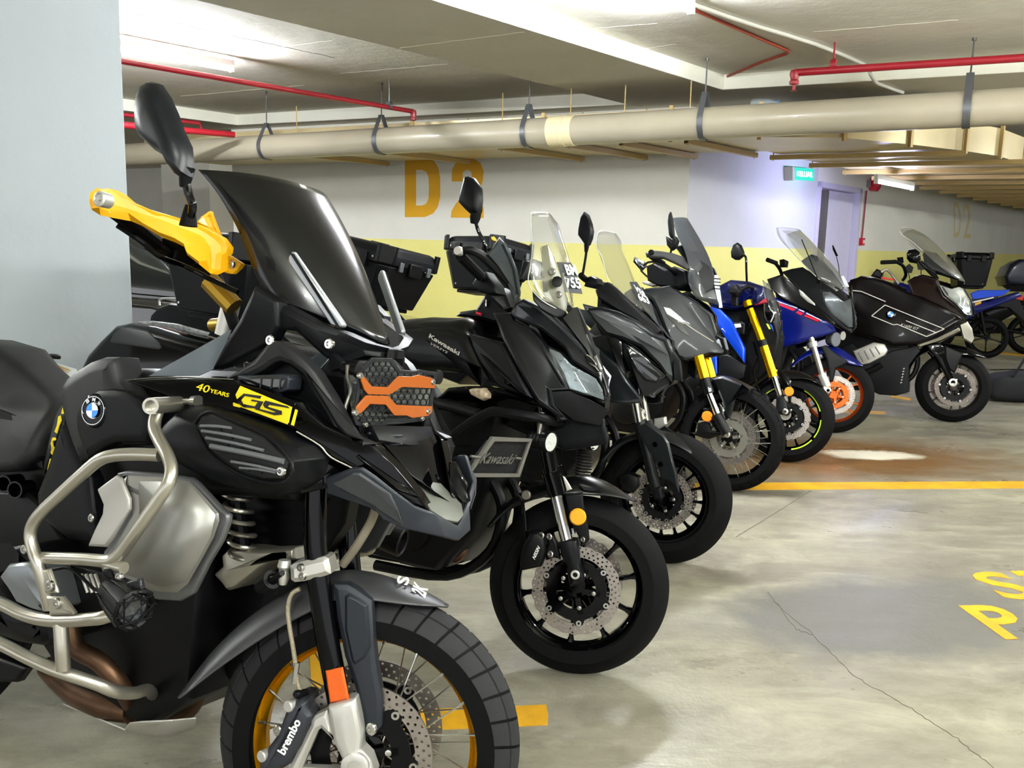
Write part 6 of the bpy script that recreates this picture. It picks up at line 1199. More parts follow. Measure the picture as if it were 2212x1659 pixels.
b.text('plate_lettering', 'VE8', (1371.8, 628.5, .055), (1394.5, 644.5, .01), (1367, 615, .055), m_txt, pl, bold=.02, lift=.004)
b.text('plate_lettering', '663', (1380.5, 649.5, .055), (1403.5, 658.5, .0), (1373.3, 632.5, .055), m_txt, pl, bold=.02, lift=.004)
b.tube('handlebar', Q(M4, [(60, 640, .30), (120, 690, .24), (220, 720, .15), (330, 740, 0)]), .014, m_dark, 4); b.pad('switch_housing', Q(M4, [(120, 660), (160, 645), (210, 670), (230, 720), (180, 760), (90, 740)], .26), 0, .012, .014, .05, m_satin, steps=2)
b.tube('mirror_arm', Q(k1, [(1690, 690, .24), (1682, 800, .24), (1655, 960, .25)]), .006, m_blk)
b.pad('mirror', Q(k1, [(1667, 402), (1700, 430), (1728, 510), (1740, 580), (1730, 640), (1705, 702), (1668, 692), (1640, 650), (1612, 612), (1614, 560), (1635, 450)], .24), 0, .014, .02, .02, m_satin, steps=2, bevel=0)
b.cyl('arm_boot', (*k1(1690, 705), .24), [0, 0, 1], [(-.03, .008), (.0, .012), (.01, .013)], m_rub, 14)
wtube(b, 'fork_tube', [M5(285, 330), M5(335, 575)], .09, .0185, m_chrome); wtube(b, 'fork_slider', [M5(335, 570), M5(462, 1080)], .09, .026, m_satin)
wpadf(b, 'fork_cover', [M5(*p) for p in [(318, 605), (388, 570), (515, 660), (548, 722), (580, 850), (605, 930), (620, 1080), (585, 1020), (490, 960), (430, 800), (350, 690)]], .12, m_gs, .006, .008, .01, .002, mirror=True)
for x, y in ((448, 730), (487, 872)): circ(b, 'cover_grommet', M5(x, y)+(.131, 'w'), .012, m_blk)
wpadf(b, 'axle_block', [M5(*p) for p in [(428, 1045), (490, 1030), (505, 1110), (490, 1128), (440, 1125)]], .115, m_satin, .008, .008, .05)
wpadf(b, 'brake_caliper', [M5(*p) for p in [(200, 950), (260, 930), (330, 960), (335, 1030), (290, 1080), (220, 1060), (195, 1000)]], .10, m_dark, .016, .012, .05, .002, 2)
mudguard(b, 'front_mudguard', [(M5(60, 880), M5(40, 860), 1), (M5(180, 740), M5(150, 700), 1), (M5(330, 680), M5(320, 620), 1), (M5(480, 690), M5(480, 620), 1), (M5(600, 735), M5(600, 640), 1), (M5(720, 810), M5(725, 730), .8), (M5(848, 875), M5(850, 868), .1)], .075, m_sg)
b.pad('radiator_bracket', Q(M5, [(440, 545), (520, 530), (527, 585), (470, 622), (438, 600)], .0), 0, .004, .006, .02, m_alu)
b.tube('exhaust_header', Q(M5, [(360, 480, .05), (340, 520, .06), (360, 560, .06)]), .02, m_sil, 3)
topcase(b, -2.05, -1.58, -.24, .24, 1.09, 1.41, .10, tilt=-.17)
# ================================================================ 4: adventure bike, gold forks, knobbly tyre
b = s4 = Bike((1.28, 5.12, 0), 32, 8, 25, 'dark grey adventure motorcycle with knobbly spoked front wheel and short gold forks')
common(b, .315, .11, .245, style='wire', tread=(30, ((.03, .22), (.26, .46)), .01, .3), mats=dict(rim=m_blk, spoke=m_steel, hub=m_dark, carrier=m_sil), disc_r=.155, rimw=.036)
b.pad('front_fairing', Q(M4, [(590, 800, .20), (640, 760, .20), (780, 742, .19), (860, 730, .17), (960, 800, .14), (1100, 882, .11), (1230, 990, .05), (1290, 1180, .01), (1350, 1212, .0), (1375, 1310, .0), (1330, 1350, .02), (1220, 1342, .07), (1100, 1385, .11), (1000, 1412, .14), (930, 1382, .16), (870, 1270, .18), (800, 1100, .2), (740, 950, .21), (700, 870, .21)]), 0, .012, .02, .03, m_sg, mirror=True, steps=2)
b.pad('nose_core', Q(M4, [(640, 760), (960, 820), (1290, 1200), (1340, 1340), (1000, 1400), (800, 1100)], .09), 0, .02, .02, .02, m_satin, full=True, bevel=0)
b.pad('tank', [[-.95, .12, .86], [-.85, .13, 1.0], [-.65, .13, 1.06], [-.5, .12, 1.02], [-.48, .12, .85], [-.85, .13, .8]], 0, .03, .04, .02, m_sg, full=True, steps=3, bevel=0)
b.pad('side_wing', Q(M4, [(600, 745, .2), (560, 900, .2), (700, 1400, .2), (900, 1560, .18), (930, 1390, .18), (860, 1270, .2), (740, 950, .21)]), 0, .006, .01, .03, m_satin, mirror=True)
b.pad('headlight', Q(M4, [(783, 905, .19), (860, 912, .17), (962, 992, .14), (1022, 1062, .12), (1255, 1232, .04), (1235, 1268, .04), (1100, 1235, .10), (960, 1150, .15), (830, 1012, .19)]), 0, .012, .004, .03, M('headlamp_black'), mirror=True)
b.pad('lamp_strip', Q(M4, [(800, 925, .205), (860, 935, .188), (960, 1020, .155), (1000, 1070, .14), (990, 1090, .14), (880, 1020, .18), (830, 990, .2)]), 0, .004, .003, .004, M('led_white_lens'), mirror=True)
b.tube('lamp_chrome', Q(M4, [(980, 1060, .152), (1060, 1120, .125), (1180, 1195, .08), (1250, 1240, .05)]), .0035, m_sil, 3)
b.pad('beak', Q(M4, [(1290, 1212, .02), (1350, 1200, .0), (1378, 1310, .0), (1300, 1285, .02), (1215, 1275, .05)]), 0, .006, .006, .02, M('beak_grey', '70747a', .4, .3), mirror=True)
SH(b, 'windscreen', M4, [[(878, 130, .12), (930, 124, .09), (985, 124, .03), (1015, 130, 0)], [(925, 300, .15), (1000, 290, .11), (1080, 280, .03), (1115, 290, 0)], [(1045, 510, .165), (1110, 500, .12), (1190, 480, .03), (1225, 490, 0)], [(1000, 700, .17), (1100, 700, .12), (1230, 690, .03), (1280, 690, 0)], [(1095, 850, .12), (1180, 880, .09), (1270, 900, .02), (1310, 920, 0)]], m_smk2)
b.pad('screen_frame', Q(M4, [(900, 380, .13), (980, 370, .12), (1080, 470, .1), (1200, 560, .06), (1250, 640, .04), (1240, 760, .05), (1150, 820, .09), (1020, 700, .13), (1060, 600, .13)]), 0, .004, .006, .02, m_satin, mirror=True)
pl = b.pad('number_plate', Q(M4, [(1240, 640, .03), (1290, 640, .0), (1330, 930, -.02), (1300, 935, .0), (1265, 780, .02)]), 0, .002, .002, .003, M('plate_white', 'c6cad4', .3, coat=.5))
for y in (670, 700, 730, 760): b.tube('plate_line', Q(M4, [(1255, y, .028), (1312, y+5, -.006)]), .003, m_satin, 0, parent=pl)
b.pad('mirror', Q(M4, [(862, 72), (848, 95), (840, 160), (852, 285), (868, 310), (895, 300), (882, 150)], .25), 0, .012, .01, .02, m_satin, steps=2, bevel=0)
b.pad('phone_holder', Q(M4, [(822, 290), (850, 305), (875, 330), (895, 285), (915, 300), (930, 330), (908, 392), (870, 418), (832, 372)], .24), 0, .01, .01, .03, m_satin)
b.tube('holder_arm', Q(M4, [(870, 415, .235), (862, 470, .2)]), .006, m_dark, 0)
b.pad('handguard', Q(M4, [(640, 440, .42), (700, 415, .40), (780, 425, .37), (880, 442, .33), (970, 472, .30), (1032, 580, .28), (1020, 602, .28), (900, 540, .32), (800, 495, .36), (700, 490, .40), (650, 480, .42)]), 0, .01, .012, .02, m_matt, steps=2)
circ(b, 'bar_end', (*M4(690, 435), .43), .016, m_dark, th=.012)
b.tube('grip', Q(M4, [(690, 470, .38), (800, 540, .3)]), .018, m_rub, 0); b.tube('handlebar', Q(M4, [(800, 540, .3), (900, 620, .15), (900, 680, 0)]), .012, m_dark, 4); b.tube('brake_lever', Q(M4, [(620, 560, .4), (700, 520, .38), (900, 600, .25)]), .006, m_dark, 3)
b.pad('cockpit', Q(M4, [(650, 560), (720, 530), (820, 590), (900, 560), (1000, 600), (1020, 720), (940, 760), (760, 740), (660, 690)], .12), 0, .008, .01, .2, m_satin)
b.pad('mirror', Q(M4, [(540, 475), (630, 520), (645, 560), (600, 602), (528, 520)], -.3), 0, .01, .01, .02, M('mirror_glass', '9aa0a8', .05, 1)); b.tube('mirror_arm', Q(M4, [(600, 600, -.3), (640, 640, -.26), (690, 680, -.2)]), .006, m_dark, 3)
b.pad('clamp_white', Q(M4, [(610, 700), (640, 690), (720, 715), (760, 680), (800, 650), (830, 700), (800, 730), (700, 745), (620, 720)], .05), 0, .006, .006, .02, m_alu)
wtube(b, 'gold_fork_tube', [M4b(270, -60), M4b(345, 215)], .095, .032, m_gold); wtube(b, 'fork_boot', [M4b(340, 205), M4b(400, 390)], .095, .033, m_satin)
b.text('fork_lettering', 'io', M4b(395, 372)+(.131, 'w'), M4b(428, 360)+(.131, 'w'), M4b(382, 310)+(.131, 'w'), m_txt, bold=.04)
wtube(b, 'fork_tube', [M4b(400, 385), M4b(505, 660)], .095, .021, m_chrome); wtube(b, 'fork_slider', [M4b(480, 640), M4b(610, 870)], .095, .033, m_satin)
b.cyl('axle_end', M4b(610, 878)+(.115, 'w'), b.wi.to_3x3() @ Vector((0, -1, 0)), [(-.03, .018), (.002, .018), (.004, .014), (.004, .008), (-.005, .008)], m_sil, 20)
wpadf(b, 'reflector_stay', [M4b(*p) for p in [(320, 560), (380, 560), (480, 640), (560, 860), (500, 870), (400, 720), (330, 700)]], .075, m_satin, .004, .006, .02)
circ(b, 'round_reflector', M4b(372, 660)+(.11, 'w'), .031, M('orange_reflector', 'ff8c0a', .3, bump=.5, bscale=700), b.wi.to_3x3() @ Vector((.1, -1, 0)), .008)
wpadf(b, 'brake_caliper', [M4b(*p) for p in [(260, 740), (330, 720), (400, 740), (430, 830), (560, 850), (540, 880), (400, 930), (330, 920), (210, 880), (250, 830)]], .095, m_dark, .012, .012, .05, .002, 2)
wpadf(b, 'mudguard_side', [M4b(*p) for p in [(420, 210), (560, 180), (760, 260), (900, 330), (880, 380), (800, 310), (720, 430), (670, 620), (640, 690), (590, 680), (572, 620), (580, 540), (500, 350)]], .085, m_sg, .008, .012, .008, .003, mirror=True)
mudguard(b, 'front_mudguard', [(M4b(250, 330), M4b(230, 300), 1), (M4b(420, 230), M4b(420, 175), 1), (M4b(600, 215), M4b(600, 165), 1), (M4b(760, 270), M4b(770, 230), 1), (M4b(905, 340), M4b(912, 325), .9)], .085, m_sg)
cs = topcase(b, -2.06, -1.60, -.23, .25, 1.09, 1.44, .10, tilt=.02)
b.pad('yellow_sticker', Q(k1, [(832, 628), (858, 626), (878, 650), (880, 668), (850, 664), (835, 650)], .272), 0, .002, .002, .004, M('sticker_yellow', 'e5a51c', .4), parent=cs)
# ================================================================ 5: blue naked bike, long gold forks
b = s5 = Bike((1.85, 5.88, 0), 32, 9, 20, 'blue and black naked motorcycle with long gold forks and lime wheel stripes')
m_blue = M('bright_blue_paint', '0b45d0', .25, .3, coat=.7); m_navy = M('dark_blue_paint', '050d3a', .16, .2, coat=.4); m_lime = M('lime_tape', 'c8f032', .4)
common(b, .30, .12, .225, n=6, spin=.3, wavy=.0035, disc_r=.145, pair=True, stripe=(m_lime, ((-1.05, -.35), (-.25, .35), (.62, 1.45), (2.2, 2.7))))
b.pad('fuel_tank', Q(M6, [(-60, 700), (40, 600), (150, 545), (300, 558), (420, 600), (440, 700), (380, 760), (200, 800), (0, 790)], .10), 0, .05, .05, .02, m_navy, full=True, steps=4, bevel=0)
b.pad('side_wing', Q(M6, [(-60, 760, .17), (0, 768, .18), (62, 785, .19), (150, 872, .2), (215, 1010, .2), (262, 1105, .19), (256, 1222, .19), (200, 1150, .19), (90, 1000, .2), (30, 900, .19), (-60, 830, .18)]), 0, .012, .014, .02, m_blue, mirror=True, steps=2)
b.text('wing_lettering', 'A', (*M6(70, 945), .214), (*M6(105, 975), .214), (*M6(62, 925), .214), m_txt, bold=.02)
b.pad('lower_wing', Q(M4b, [(350, -40), (490, -60), (498, 160), (440, 170), (370, 60)], .16), 0, .008, .01, .03, m_blue, mirror=True)
b.pad('radiator', Q(M6, [(50, 1160, .17), (120, 1150, .17), (270, 1240, .15), (250, 1340, .15), (120, 1380, .17), (40, 1320, .17)]), 0, .006, .01, .3, m_satin)
b.pad('airbox', Q(M6, [(110, 900), (230, 880), (265, 900), (255, 990), (150, 995)], .14), 0, .006, .01, .1, m_satin); b.pad('label', Q(M6, [(133, 908), (225, 900), (232, 930), (140, 940)], .1475), 0, .001, .001, .001, m_txt, bevel=0)
b.pad('frame_mass', Q(M6, [(60, 800), (300, 720), (480, 760), (540, 1000), (500, 1250), (300, 1420), (150, 1380), (250, 1200)], .07), 0, .01, .01, .02, m_dark, full=True)
b.tube('wiring_loom', Q(M6, [(230, 700, .12), (290, 800, .13), (280, 900, .13), (240, 1000, .12)]), .006, m_blk, 4); b.tube('brake_hose', Q(M6, [(330, 1050, .12), (360, 1180, .12), (330, 1300, .12), (380, 1450, .12)]), .006, m_blk, 4)
wtube(b, 'fork_cap', [M6(275, 715), M6(290, 760)], .10, .030, m_gold); wtube(b, 'gold_fork_tube', [M6(300, 780), M6(398, 1040)], .10, .026, m_gold); wtube(b, 'fork_clamp', [M6(396, 1035), M6(410, 1085)], .10, .032, m_dark)
wtube(b, 'gold_fork_tube', [M6(412, 1085), M6(492, 1335)], .10, .031, m_gold); wtube(b, 'fork_inner_tube', [M6(498, 1335), M6(548, 1490)], .10, .0205, m_chrome)
wpadf(b, 'fork_casting', [M5a(*p) for p in [(700, 560), (790, 520), (860, 640), (880, 740), (930, 800), (880, 850), (760, 830), (600, 830), (600, 790), (700, 730)]], .12, m_satin, .014, .016, .05, .003, 2, mirror=True)
b.cyl('axle_end', M5a(838, 785)+(.138, 'w'), b.wi.to_3x3() @ Vector((0, -1, 0)), [(-.01, .02), (.004, .02), (.006, .016), (.006, .008), (-.004, .008)], m_steel, 20)
b.cyl('tone_ring', M5a(838, 830)+(.10, 'w'), b.wi.to_3x3() @ Vector((0, -1, 0)), [(0, .036), (.004, .038), (.004, .032), (0, .031)], m_sil, 32)
wpadf(b, 'brake_caliper', [M5a(*p) for p in [(470, 520), (560, 510), (600, 600), (600, 690), (520, 720), (460, 640)]], .10, m_dark, .014, .014, .05, .002, 2)
wpadf(b, 'mudguard_stay', [M5a(*p) for p in [(720, 120), (790, 140), (930, 300), (950, 420), (930, 640), (890, 640), (870, 500), (780, 360), (700, 250)]], .085, m_blk, .004, .008, .008, mirror=True)
circ(b, 'round_reflector', M5a(898, 475)+(.105, 'w'), .031, MATS['orange_reflector'], b.wi.to_3x3() @ Vector((.1, -1, 0)), .008)
mudguard(b, 'front_mudguard', [(M5a(420, 430), M5a(400, 380), 1), (M5a(560, 300), M5a(560, 240), 1), (M5a(740, 250), M5a(750, 120), 1), (M5a(940, 290), M5a(960, 130), 1), (M5a(1150, 260), M5a(1150, 170), .9), (M5a(1300, 330), M5a(1330, 290), .6), (M5a(1420, 400), M5a(1425, 392), .1)], .08, m_blk)
b.pad('headlight', Q(M6, [(400, 710, .09), (480, 700, .08), (530, 780, .04), (560, 900, .01), (558, 1050, .0), (520, 1040, .04), (460, 960, .08), (410, 850, .1)]), 0, .01, .01, .03, M('headlamp_black'), mirror=True, steps=2)
b.pad('headlight_stripe', Q(M6, [(455, 900, .095), (475, 905, .088), (548, 1000, .03), (545, 1040, .03), (500, 990, .07)]), 0, .006, .004, .01, m_blue, mirror=True); b.pad('lime_flash', Q(M6, [(430, 900, .11), (450, 905, .105), (470, 945, .1), (455, 950, .1)]), 0, .006, .003, .01, m_lime)
SH(b, 'flyscreen', M6, [[(405, 545, .08), (420, 560, .05), (430, 570, 0)], [(440, 700, .10), (490, 690, .06), (520, 700, 0)], [(480, 850, .10), (530, 840, .05), (552, 850, 0)], [(520, 1000, .06), (548, 1010, .03), (556, 1030, 0)]], m_lens)
b.pad('turn_signal', Q(M6, [(420, 800), (470, 790), (497, 825), (490, 880), (440, 870)], .17), 0, .012, .01, .03, m_blk, steps=2); b.tube('lamp_edge', Q(M6, [(470, 790, .187), (496, 822, .187), (470, 890, .187)]), .004, m_alu, 3)
b.pad('mirror', Q(M6, [(200, 240), (232, 262), (252, 310), (258, 345), (215, 383), (180, 382), (150, 362), (146, 318), (165, 262)], .34), 0, .02, .028, .01, m_satin, steps=3, bevel=0)
b.tube('mirror_arm', Q(M6, [(245, 345, .335), (268, 362, .33), (272, 450, .32), (276, 560, .30)]), .0075, m_blk, 4)
b.tube('handlebar', Q(M6, [(130, 640, .32), (200, 640, .26), (276, 600, .22), (340, 620, .12), (400, 640, 0)]), .012, m_dark, 4)
b.pad('switch_housing', Q(M6, [(140, 600), (190, 580), (230, 640), (200, 680), (140, 660)], .27), 0, .01, .012, .04, m_satin, steps=2); b.pad('lever_bracket', Q(M6, [(150, 660), (200, 640), (200, 760), (150, 760)], .24), 0, .006, .008, .03, m_dark)
b.pad('tank_trim', Q(M6, [(350, 700, .13), (430, 690, .12), (440, 730, .12), (340, 755, .13)]), 0, .004, .004, .02, M('red_trim', '8d1426', .4))
# ================================================================ 6: blue faired bike, copper rims
b = s6 = Bike((2.52, 6.89, 0), 30, 8, 14, 'glossy dark blue sports tourer with red and white flank stripes and copper wheel rims')
m_cop = M('copper_anodised', 'c4612a', .26, .85)
common(b, .30, .12, .225, n=5, spin=.5, disc_r=.148, pair=True, mats=dict(rim=m_cop, carrier=m_cop))
b.pad('fuel_tank', [[-.98, .10, .86], [-.85, .12, .98], [-.6, .12, 1.04], [-.36, .12, 1.0], [-.3, .12, .82], [-.8, .13, .76]], 0, .04, .04, .02, m_navy, full=True, steps=3, bevel=0)
b.pad('nose_core', Q(M6, [(500, 600), (760, 480), (1000, 640), (1150, 800), (1110, 950), (900, 900), (700, 1040), (540, 900)], .10), 0, .02, .03, .02, m_satin, full=True, steps=2, bevel=0)
b.pad('blue_fairing', Q(M6, [(440, 690, .2), (520, 690, .2), (620, 735, .2), (760, 800, .19), (900, 868, .17), (980, 905, .13), (1004, 962, .11), (960, 982, .12), (820, 1020, .16), (700, 1060, .18), (560, 1100, .19), (480, 1080, .2), (420, 900, .2)]), 0, .016, .03, .04, m_navy if 0 else M('deep_blue_paint', '051058', .18, .1, coat=.15, spec=.25), mirror=True, steps=3)
for pts in ([(520, 712), (680, 768), (690, 775), (688, 782), (522, 722)], [(700, 782), (745, 800), (742, 812), (696, 792)], [(760, 810), (885, 872), (880, 880), (758, 822)]): b.pad('white_stripe', Q(M6, pts, .205), 0, .012, .003, .012, m_txt, bevel=0)
for pts in ([(524, 724), (680, 784), (655, 802), (530, 752)], [(694, 796), (742, 818), (718, 838), (672, 812)], [(758, 826), (876, 878), (850, 888), (738, 842)]): b.pad('red_stripe', Q(M6, pts, .205), 0, .012, .003, .012, M('stripe_red', 'cf1236', .3, coat=.5), bevel=0)
b.pad('side_cowl', Q(M6, [(440, 540, .18), (560, 500, .17), (640, 560, .18), (700, 620, .18), (850, 760, .175), (1000, 900, .12), (1120, 975, .03), (1000, 935, .12), (880, 862, .18), (700, 775, .2), (560, 702, .205), (470, 620, .2)]), 0, .008, .014, .03, m_blk, mirror=True, steps=2)
b.pad('upper_cowl', Q(M6, [(560, 480, .15), (640, 455, .13), (730, 440, .11), (880, 540, .09), (1040, 620, .04), (1130, 690, .0), (1070, 725, .06), (960, 640, .12), (890, 640, .15), (900, 720, .16), (960, 820, .14), (1100, 935, .04), (1165, 930, 0), (1120, 978, .02), (1000, 905, .12), (850, 765, .18), (700, 625, .18)]), 0, .006, .01, .03, m_satin, mirror=True)
b.pad('headlight', Q(M6, [(888, 640, .155), (960, 642, .125), (1070, 722, .065), (1130, 690, .01), (1166, 860, .0), (1165, 932, .0), (1100, 932, .04), (960, 822, .135), (905, 730, .155)]), 0, .008, .012, .04, M('headlamp_reflector_dark', '2e3235', .2, .7, coat=.6, var=.7, vscale=40), mirror=True, steps=2)
b.pad('headlight_glass', Q(M6, [(888, 640, .17), (960, 642, .14), (1070, 722, .08), (1130, 690, .02), (1164, 860, .01), (1162, 930, .01), (1100, 930, .055), (960, 820, .15), (905, 730, .17)]), 0, .006, .01, .002, m_lens, mirror=True)
b.pad('turn_signal', Q(M6, [(700, 622), (730, 640), (830, 738), (832, 756), (770, 725), (712, 670)], .195), 0, .006, .006, .01, M('indicator_clear', 'b8b8ae', .2, .3, coat=.8))
SH(b, 'windscreen', M6, [[(516, 120, .17), (600, 122, .10), (690, 132, .03), (712, 136, 0)], [(520, 200, .18), (680, 230, .12), (800, 240, .03), (830, 250, 0)], [(700, 390, .17), (800, 390, .11), (920, 370, .03), (950, 380, 0)], [(880, 560, .10), (960, 560, .08), (1060, 540, .03), (1085, 560, 0)], [(1030, 620, .03), (1070, 630, .02), (1110, 640, .01), (1120, 650, 0)]], m_clear)
b.tube('screen_edge', Q(M6, [(712, 136, 0), (600, 120, .10), (517, 120, .17), (514, 190, .18), (600, 280, .18), (700, 385, .17), (880, 555, .10)]), .002, MATS['screen_edge'], 3)
b.pad('inner_screen', Q(M6, [(718, 390, .11), (800, 336, .09), (850, 350, .06), (960, 462, .03), (1072, 612, .0), (1000, 640, .06), (880, 560, .09), (760, 450, .11)]), 0, .003, .004, .004, M('dark_screen', '1b1e22', .12, coat=.6), mirror=True)
b.tube('aerial', Q(M6, [(722, 215, .17), (790, 380, .17), (862, 560, .18)]), .004, m_blk, 2); b.cyl('aerial_base', (*M6(860, 560), .185), [0, 1, 0], [(-.02, .018), (.01, .016)], m_blk, 12)
b.pad('aerial_tip', Q(M6, [(970, 262), (980, 262), (1020, 350), (1000, 352), (975, 300)], -.16), 0, .003, .003, .006, m_blk); b.tube('aerial', Q(M6, [(1005, 350, -.16), (1025, 440, -.16), (1030, 520, -.15)]), .003, m_blk, 2)
b.tube('grip', Q(M6, [(440, 380, .34), (520, 410, .27)]), .017, m_rub, 0); b.pad('brake_reservoir', Q(M6, [(540, 382), (575, 375), (606, 388), (598, 440), (545, 440)], .22), 0, .01, .01, .05, m_blk); b.tube('handlebar', Q(M6, [(500, 400, .28), (540, 450, .2), (560, 500, .1), (560, 520, 0)]), .014, m_dark, 4)
b.pad('number_plate', Q(M6, [(1040, 515, .03), (1065, 512, .0), (1110, 600, -.02), (1075, 605, .02)]), 0, .002, .002, .002, M('plate_white'))
wtube(b, 'fork_tube', [M6a(345, 190), M6a(500, 720)], .10, .022, m_sil); wtube(b, 'fork_slider', [M6a(495, 715), M6a(575, 900)], .10, .033, m_alu); wtube(b, 'fork_clamp', [M6a(365, 255), M6a(385, 325)], .10, .033, m_alu)
wpadf(b, 'axle_block', [M6a(*p) for p in [(540, 880), (620, 900), (640, 960), (600, 1005), (520, 980), (470, 970), (480, 940), (520, 925)]], .125, m_alu, .01, .01, .03); circ(b, 'axle_end', M6a(590, 950)+(.142, 'w'), .012, m_blk)
wpadf(b, 'brake_caliper', [M6a(*p) for p in [(380, 750), (440, 760), (500, 830), (510, 930), (440, 900), (400, 830)]], .10, m_dark, .014, .012, .05)
wpadf(b, 'mudguard_side', [M6a(*p) for p in [(480, 330), (560, 300), (700, 420), (880, 540), (800, 600), (700, 640), (680, 760), (660, 820), (610, 830), (600, 700), (560, 500)]], .085, m_satin, .006, .01, .008, mirror=True)
mudguard(b, 'front_mudguard', [(M6a(60, 620), M6a(50, 590), 1), (M6a(240, 480), M6a(230, 400), 1), (M6a(450, 400), M6a(440, 320), 1), (M6a(600, 450), M6a(600, 290), 1), (M6a(760, 530), M6a(760, 320), 1), (M6a(900, 580), M6a(900, 420), .8), (M6a(1020, 600), M6a(1010, 510), .5), (M6a(1095, 606), M6a(1095, 600), .1)], .08, MATS['deep_blue_paint'])
b.cyl('fog_lamp', (*M6(1000, 1030), .05), [1, .5, 0], [(-.06, .05), (0, .06), (.006, .055)], m_pearl, 28); b.cyl('horn', (*M6(1060, 1000), -.08), [1, .5, 0], [(-.03, .03), (0, .035)], m_sil, 20)
# ================================================================ 7: dark brown touring bike
b = s7 = Bike((3.73, 7.46, 0), 26, 7, 14, 'big dark brown touring motorcycle with white pinstripes on its flank beside the duffel bag')
m_brn = M('dark_brown_metallic', '170d0b', .26, .2, coat=.08, spec=.2)
common(b, .30, .13, .225, n=5, spin=.1, disc_r=.16, pair=True, mats=dict(rim=M('bronze_black', '3a322e', .3, .6)), discmat=M('worn_disc', '6a625b', .35, .9))
fl7 = [(110, 520, .20), (120, 480, .18), (200, 456, .16), (300, 468, .16), (400, 500, .17), (520, 560, .2), (640, 610, .22), (760, 662, .22), (880, 720, .2), (950, 770, .17), (870, 800, .2), (720, 900, .22), (600, 940, .23), (430, 950, .24), (300, 905, .24), (160, 870, .23), (120, 700, .22)]
b.pad('flank_fairing', Q(M7, fl7), 0, .012, .03, .05, m_brn if 0 else M('black_brown_paint', '080505', .2, 0., coat=.04, spec=.12), mirror=True, steps=3, bevel=0)
b.pad('fuel_tank', Q(M7, [(100, 500), (200, 450), (320, 465), (420, 500), (520, 540), (560, 640), (300, 800), (120, 700)], .12), 0, .05, .04, .02, MATS['black_brown_paint'], full=True, steps=3, bevel=0)
b.pad('upper_cowl', Q(M7, [(530, 490, .19), (580, 455, .17), (640, 440, .15), (750, 465, .12), (765, 515, .12), (800, 590, .12), (880, 655, .10), (960, 735, .04), (960, 760, .03), (900, 765, .14), (760, 665, .21), (640, 612, .22), (560, 590, .21)]), 0, .01, .02, .04, m_brn, mirror=True, steps=3)
b.pad('nose_core', Q(M7, [(560, 500), (700, 470), (900, 560), (990, 700), (950, 780), (800, 800), (600, 700)], .08), 0, .03, .03, .02, m_brn, full=True, steps=2, bevel=0)
b.pad('headlight', Q(M7, [(758, 514, .14), (850, 545, .09), (900, 530, .04), (945, 550, .0), (1000, 640, .0), (1016, 712, .0), (1010, 737, .0), (955, 732, .05), (880, 655, .11), (800, 590, .14)]), 0, .008, .012, .03, M('headlamp_reflector_dark', '2e3235', .2, .7, coat=.6, var=.7, vscale=40), mirror=True, steps=2)
b.pad('headlight_glass', Q(M7, [(758, 514, .155), (850, 545, .105), (900, 530, .055), (945, 550, .012), (998, 640, .012), (1013, 712, .012), (1008, 735, .012), (955, 730, .065), (880, 652, .125), (800, 588, .155)]), 0, .006, .01, .002, m_lens, mirror=True)
def line7(pts, l=.243): b.tube('pinstripe', Q(M7, pts, l), .0042, M('pinstripe_white', 'cfcac6', .4), 0)
for sgm in ([(140, 556), (200, 562), (375, 636)], [(275, 738), (370, 660), (795, 832), (668, 886), (458, 798), (430, 802), (275, 738)], [(520, 772), (740, 860)]):
    for i in range(len(sgm)-1): line7(sgm[i:i+2], .236 if sgm[0][1] < 600 else .2495)
e7 = b.cyl('emblem', (*M7(411, 726), .248), [0, 1, .1], [(-.004, .04), (.004, .04), (.006, .036)], m_blk, 28)
c7_ = b.P((*M7(411, 726), .2555))
for q in range(4):
    mb = MB(); pts = [c7_]+[c7_+Vector((math.cos(a), 0, math.sin(a)))*.024 for a in [R(q*90+j*15+10) for j in range(7)]]; mb.prism(pts, Vector((0, -.002, 0))); mb.build('emblem_quarter', m_ew if q % 2 else m_eb, e7)
b.text('flank_lettering', 'K1600 GT', (*M7(480, 808), .25), (*M7(610, 842), .25), (*M7(486, 790), .25), m_sil, shear=.3)
SH(b, 'windscreen', M7, [[(480, 118, .16), (510, 104, .10), (555, 110, .03), (570, 114, 0)], [(500, 160, .18), (590, 160, .12), (660, 150, .03), (680, 160, 0)], [(640, 270, .19), (720, 290, .13), (800, 290, .03), (825, 305, 0)], [(760, 380, .15), (820, 400, .11), (890, 400, .03), (905, 420, 0)], [(890, 475, .05), (915, 485, .03), (940, 490, .01), (948, 495, 0)]], m_clear)
b.tube('screen_edge', Q(M7, [(570, 114, 0), (500, 104, .11), (479, 130, .16), (500, 160, .18), (570, 210, .19), (640, 272, .19)]), .002, MATS['screen_edge'], 3)
b.pad('inner_screen', Q(M7, [(640, 300, .14), (655, 265, .13), (740, 290, .10), (860, 400, .05), (935, 480, .0), (890, 475, .05), (780, 430, .12), (690, 400, .15), (650, 350, .15)]), 0, .003, .004, .004, MATS['dark_screen'], mirror=True)
b.pad('mirror', Q(M7, [(525, 290), (540, 265), (590, 258), (622, 280), (628, 330), (600, 362), (545, 352), (526, 325)], .34), 0, .03, .03, .03, m_blk, steps=3, bevel=0)
b.pad('mirror_arm', Q(M7, [(600, 330, .32), (640, 350, .28), (730, 420, .2), (760, 470, .17), (700, 450, .2), (620, 370, .3)]), 0, .006, .01, .03, m_blk)
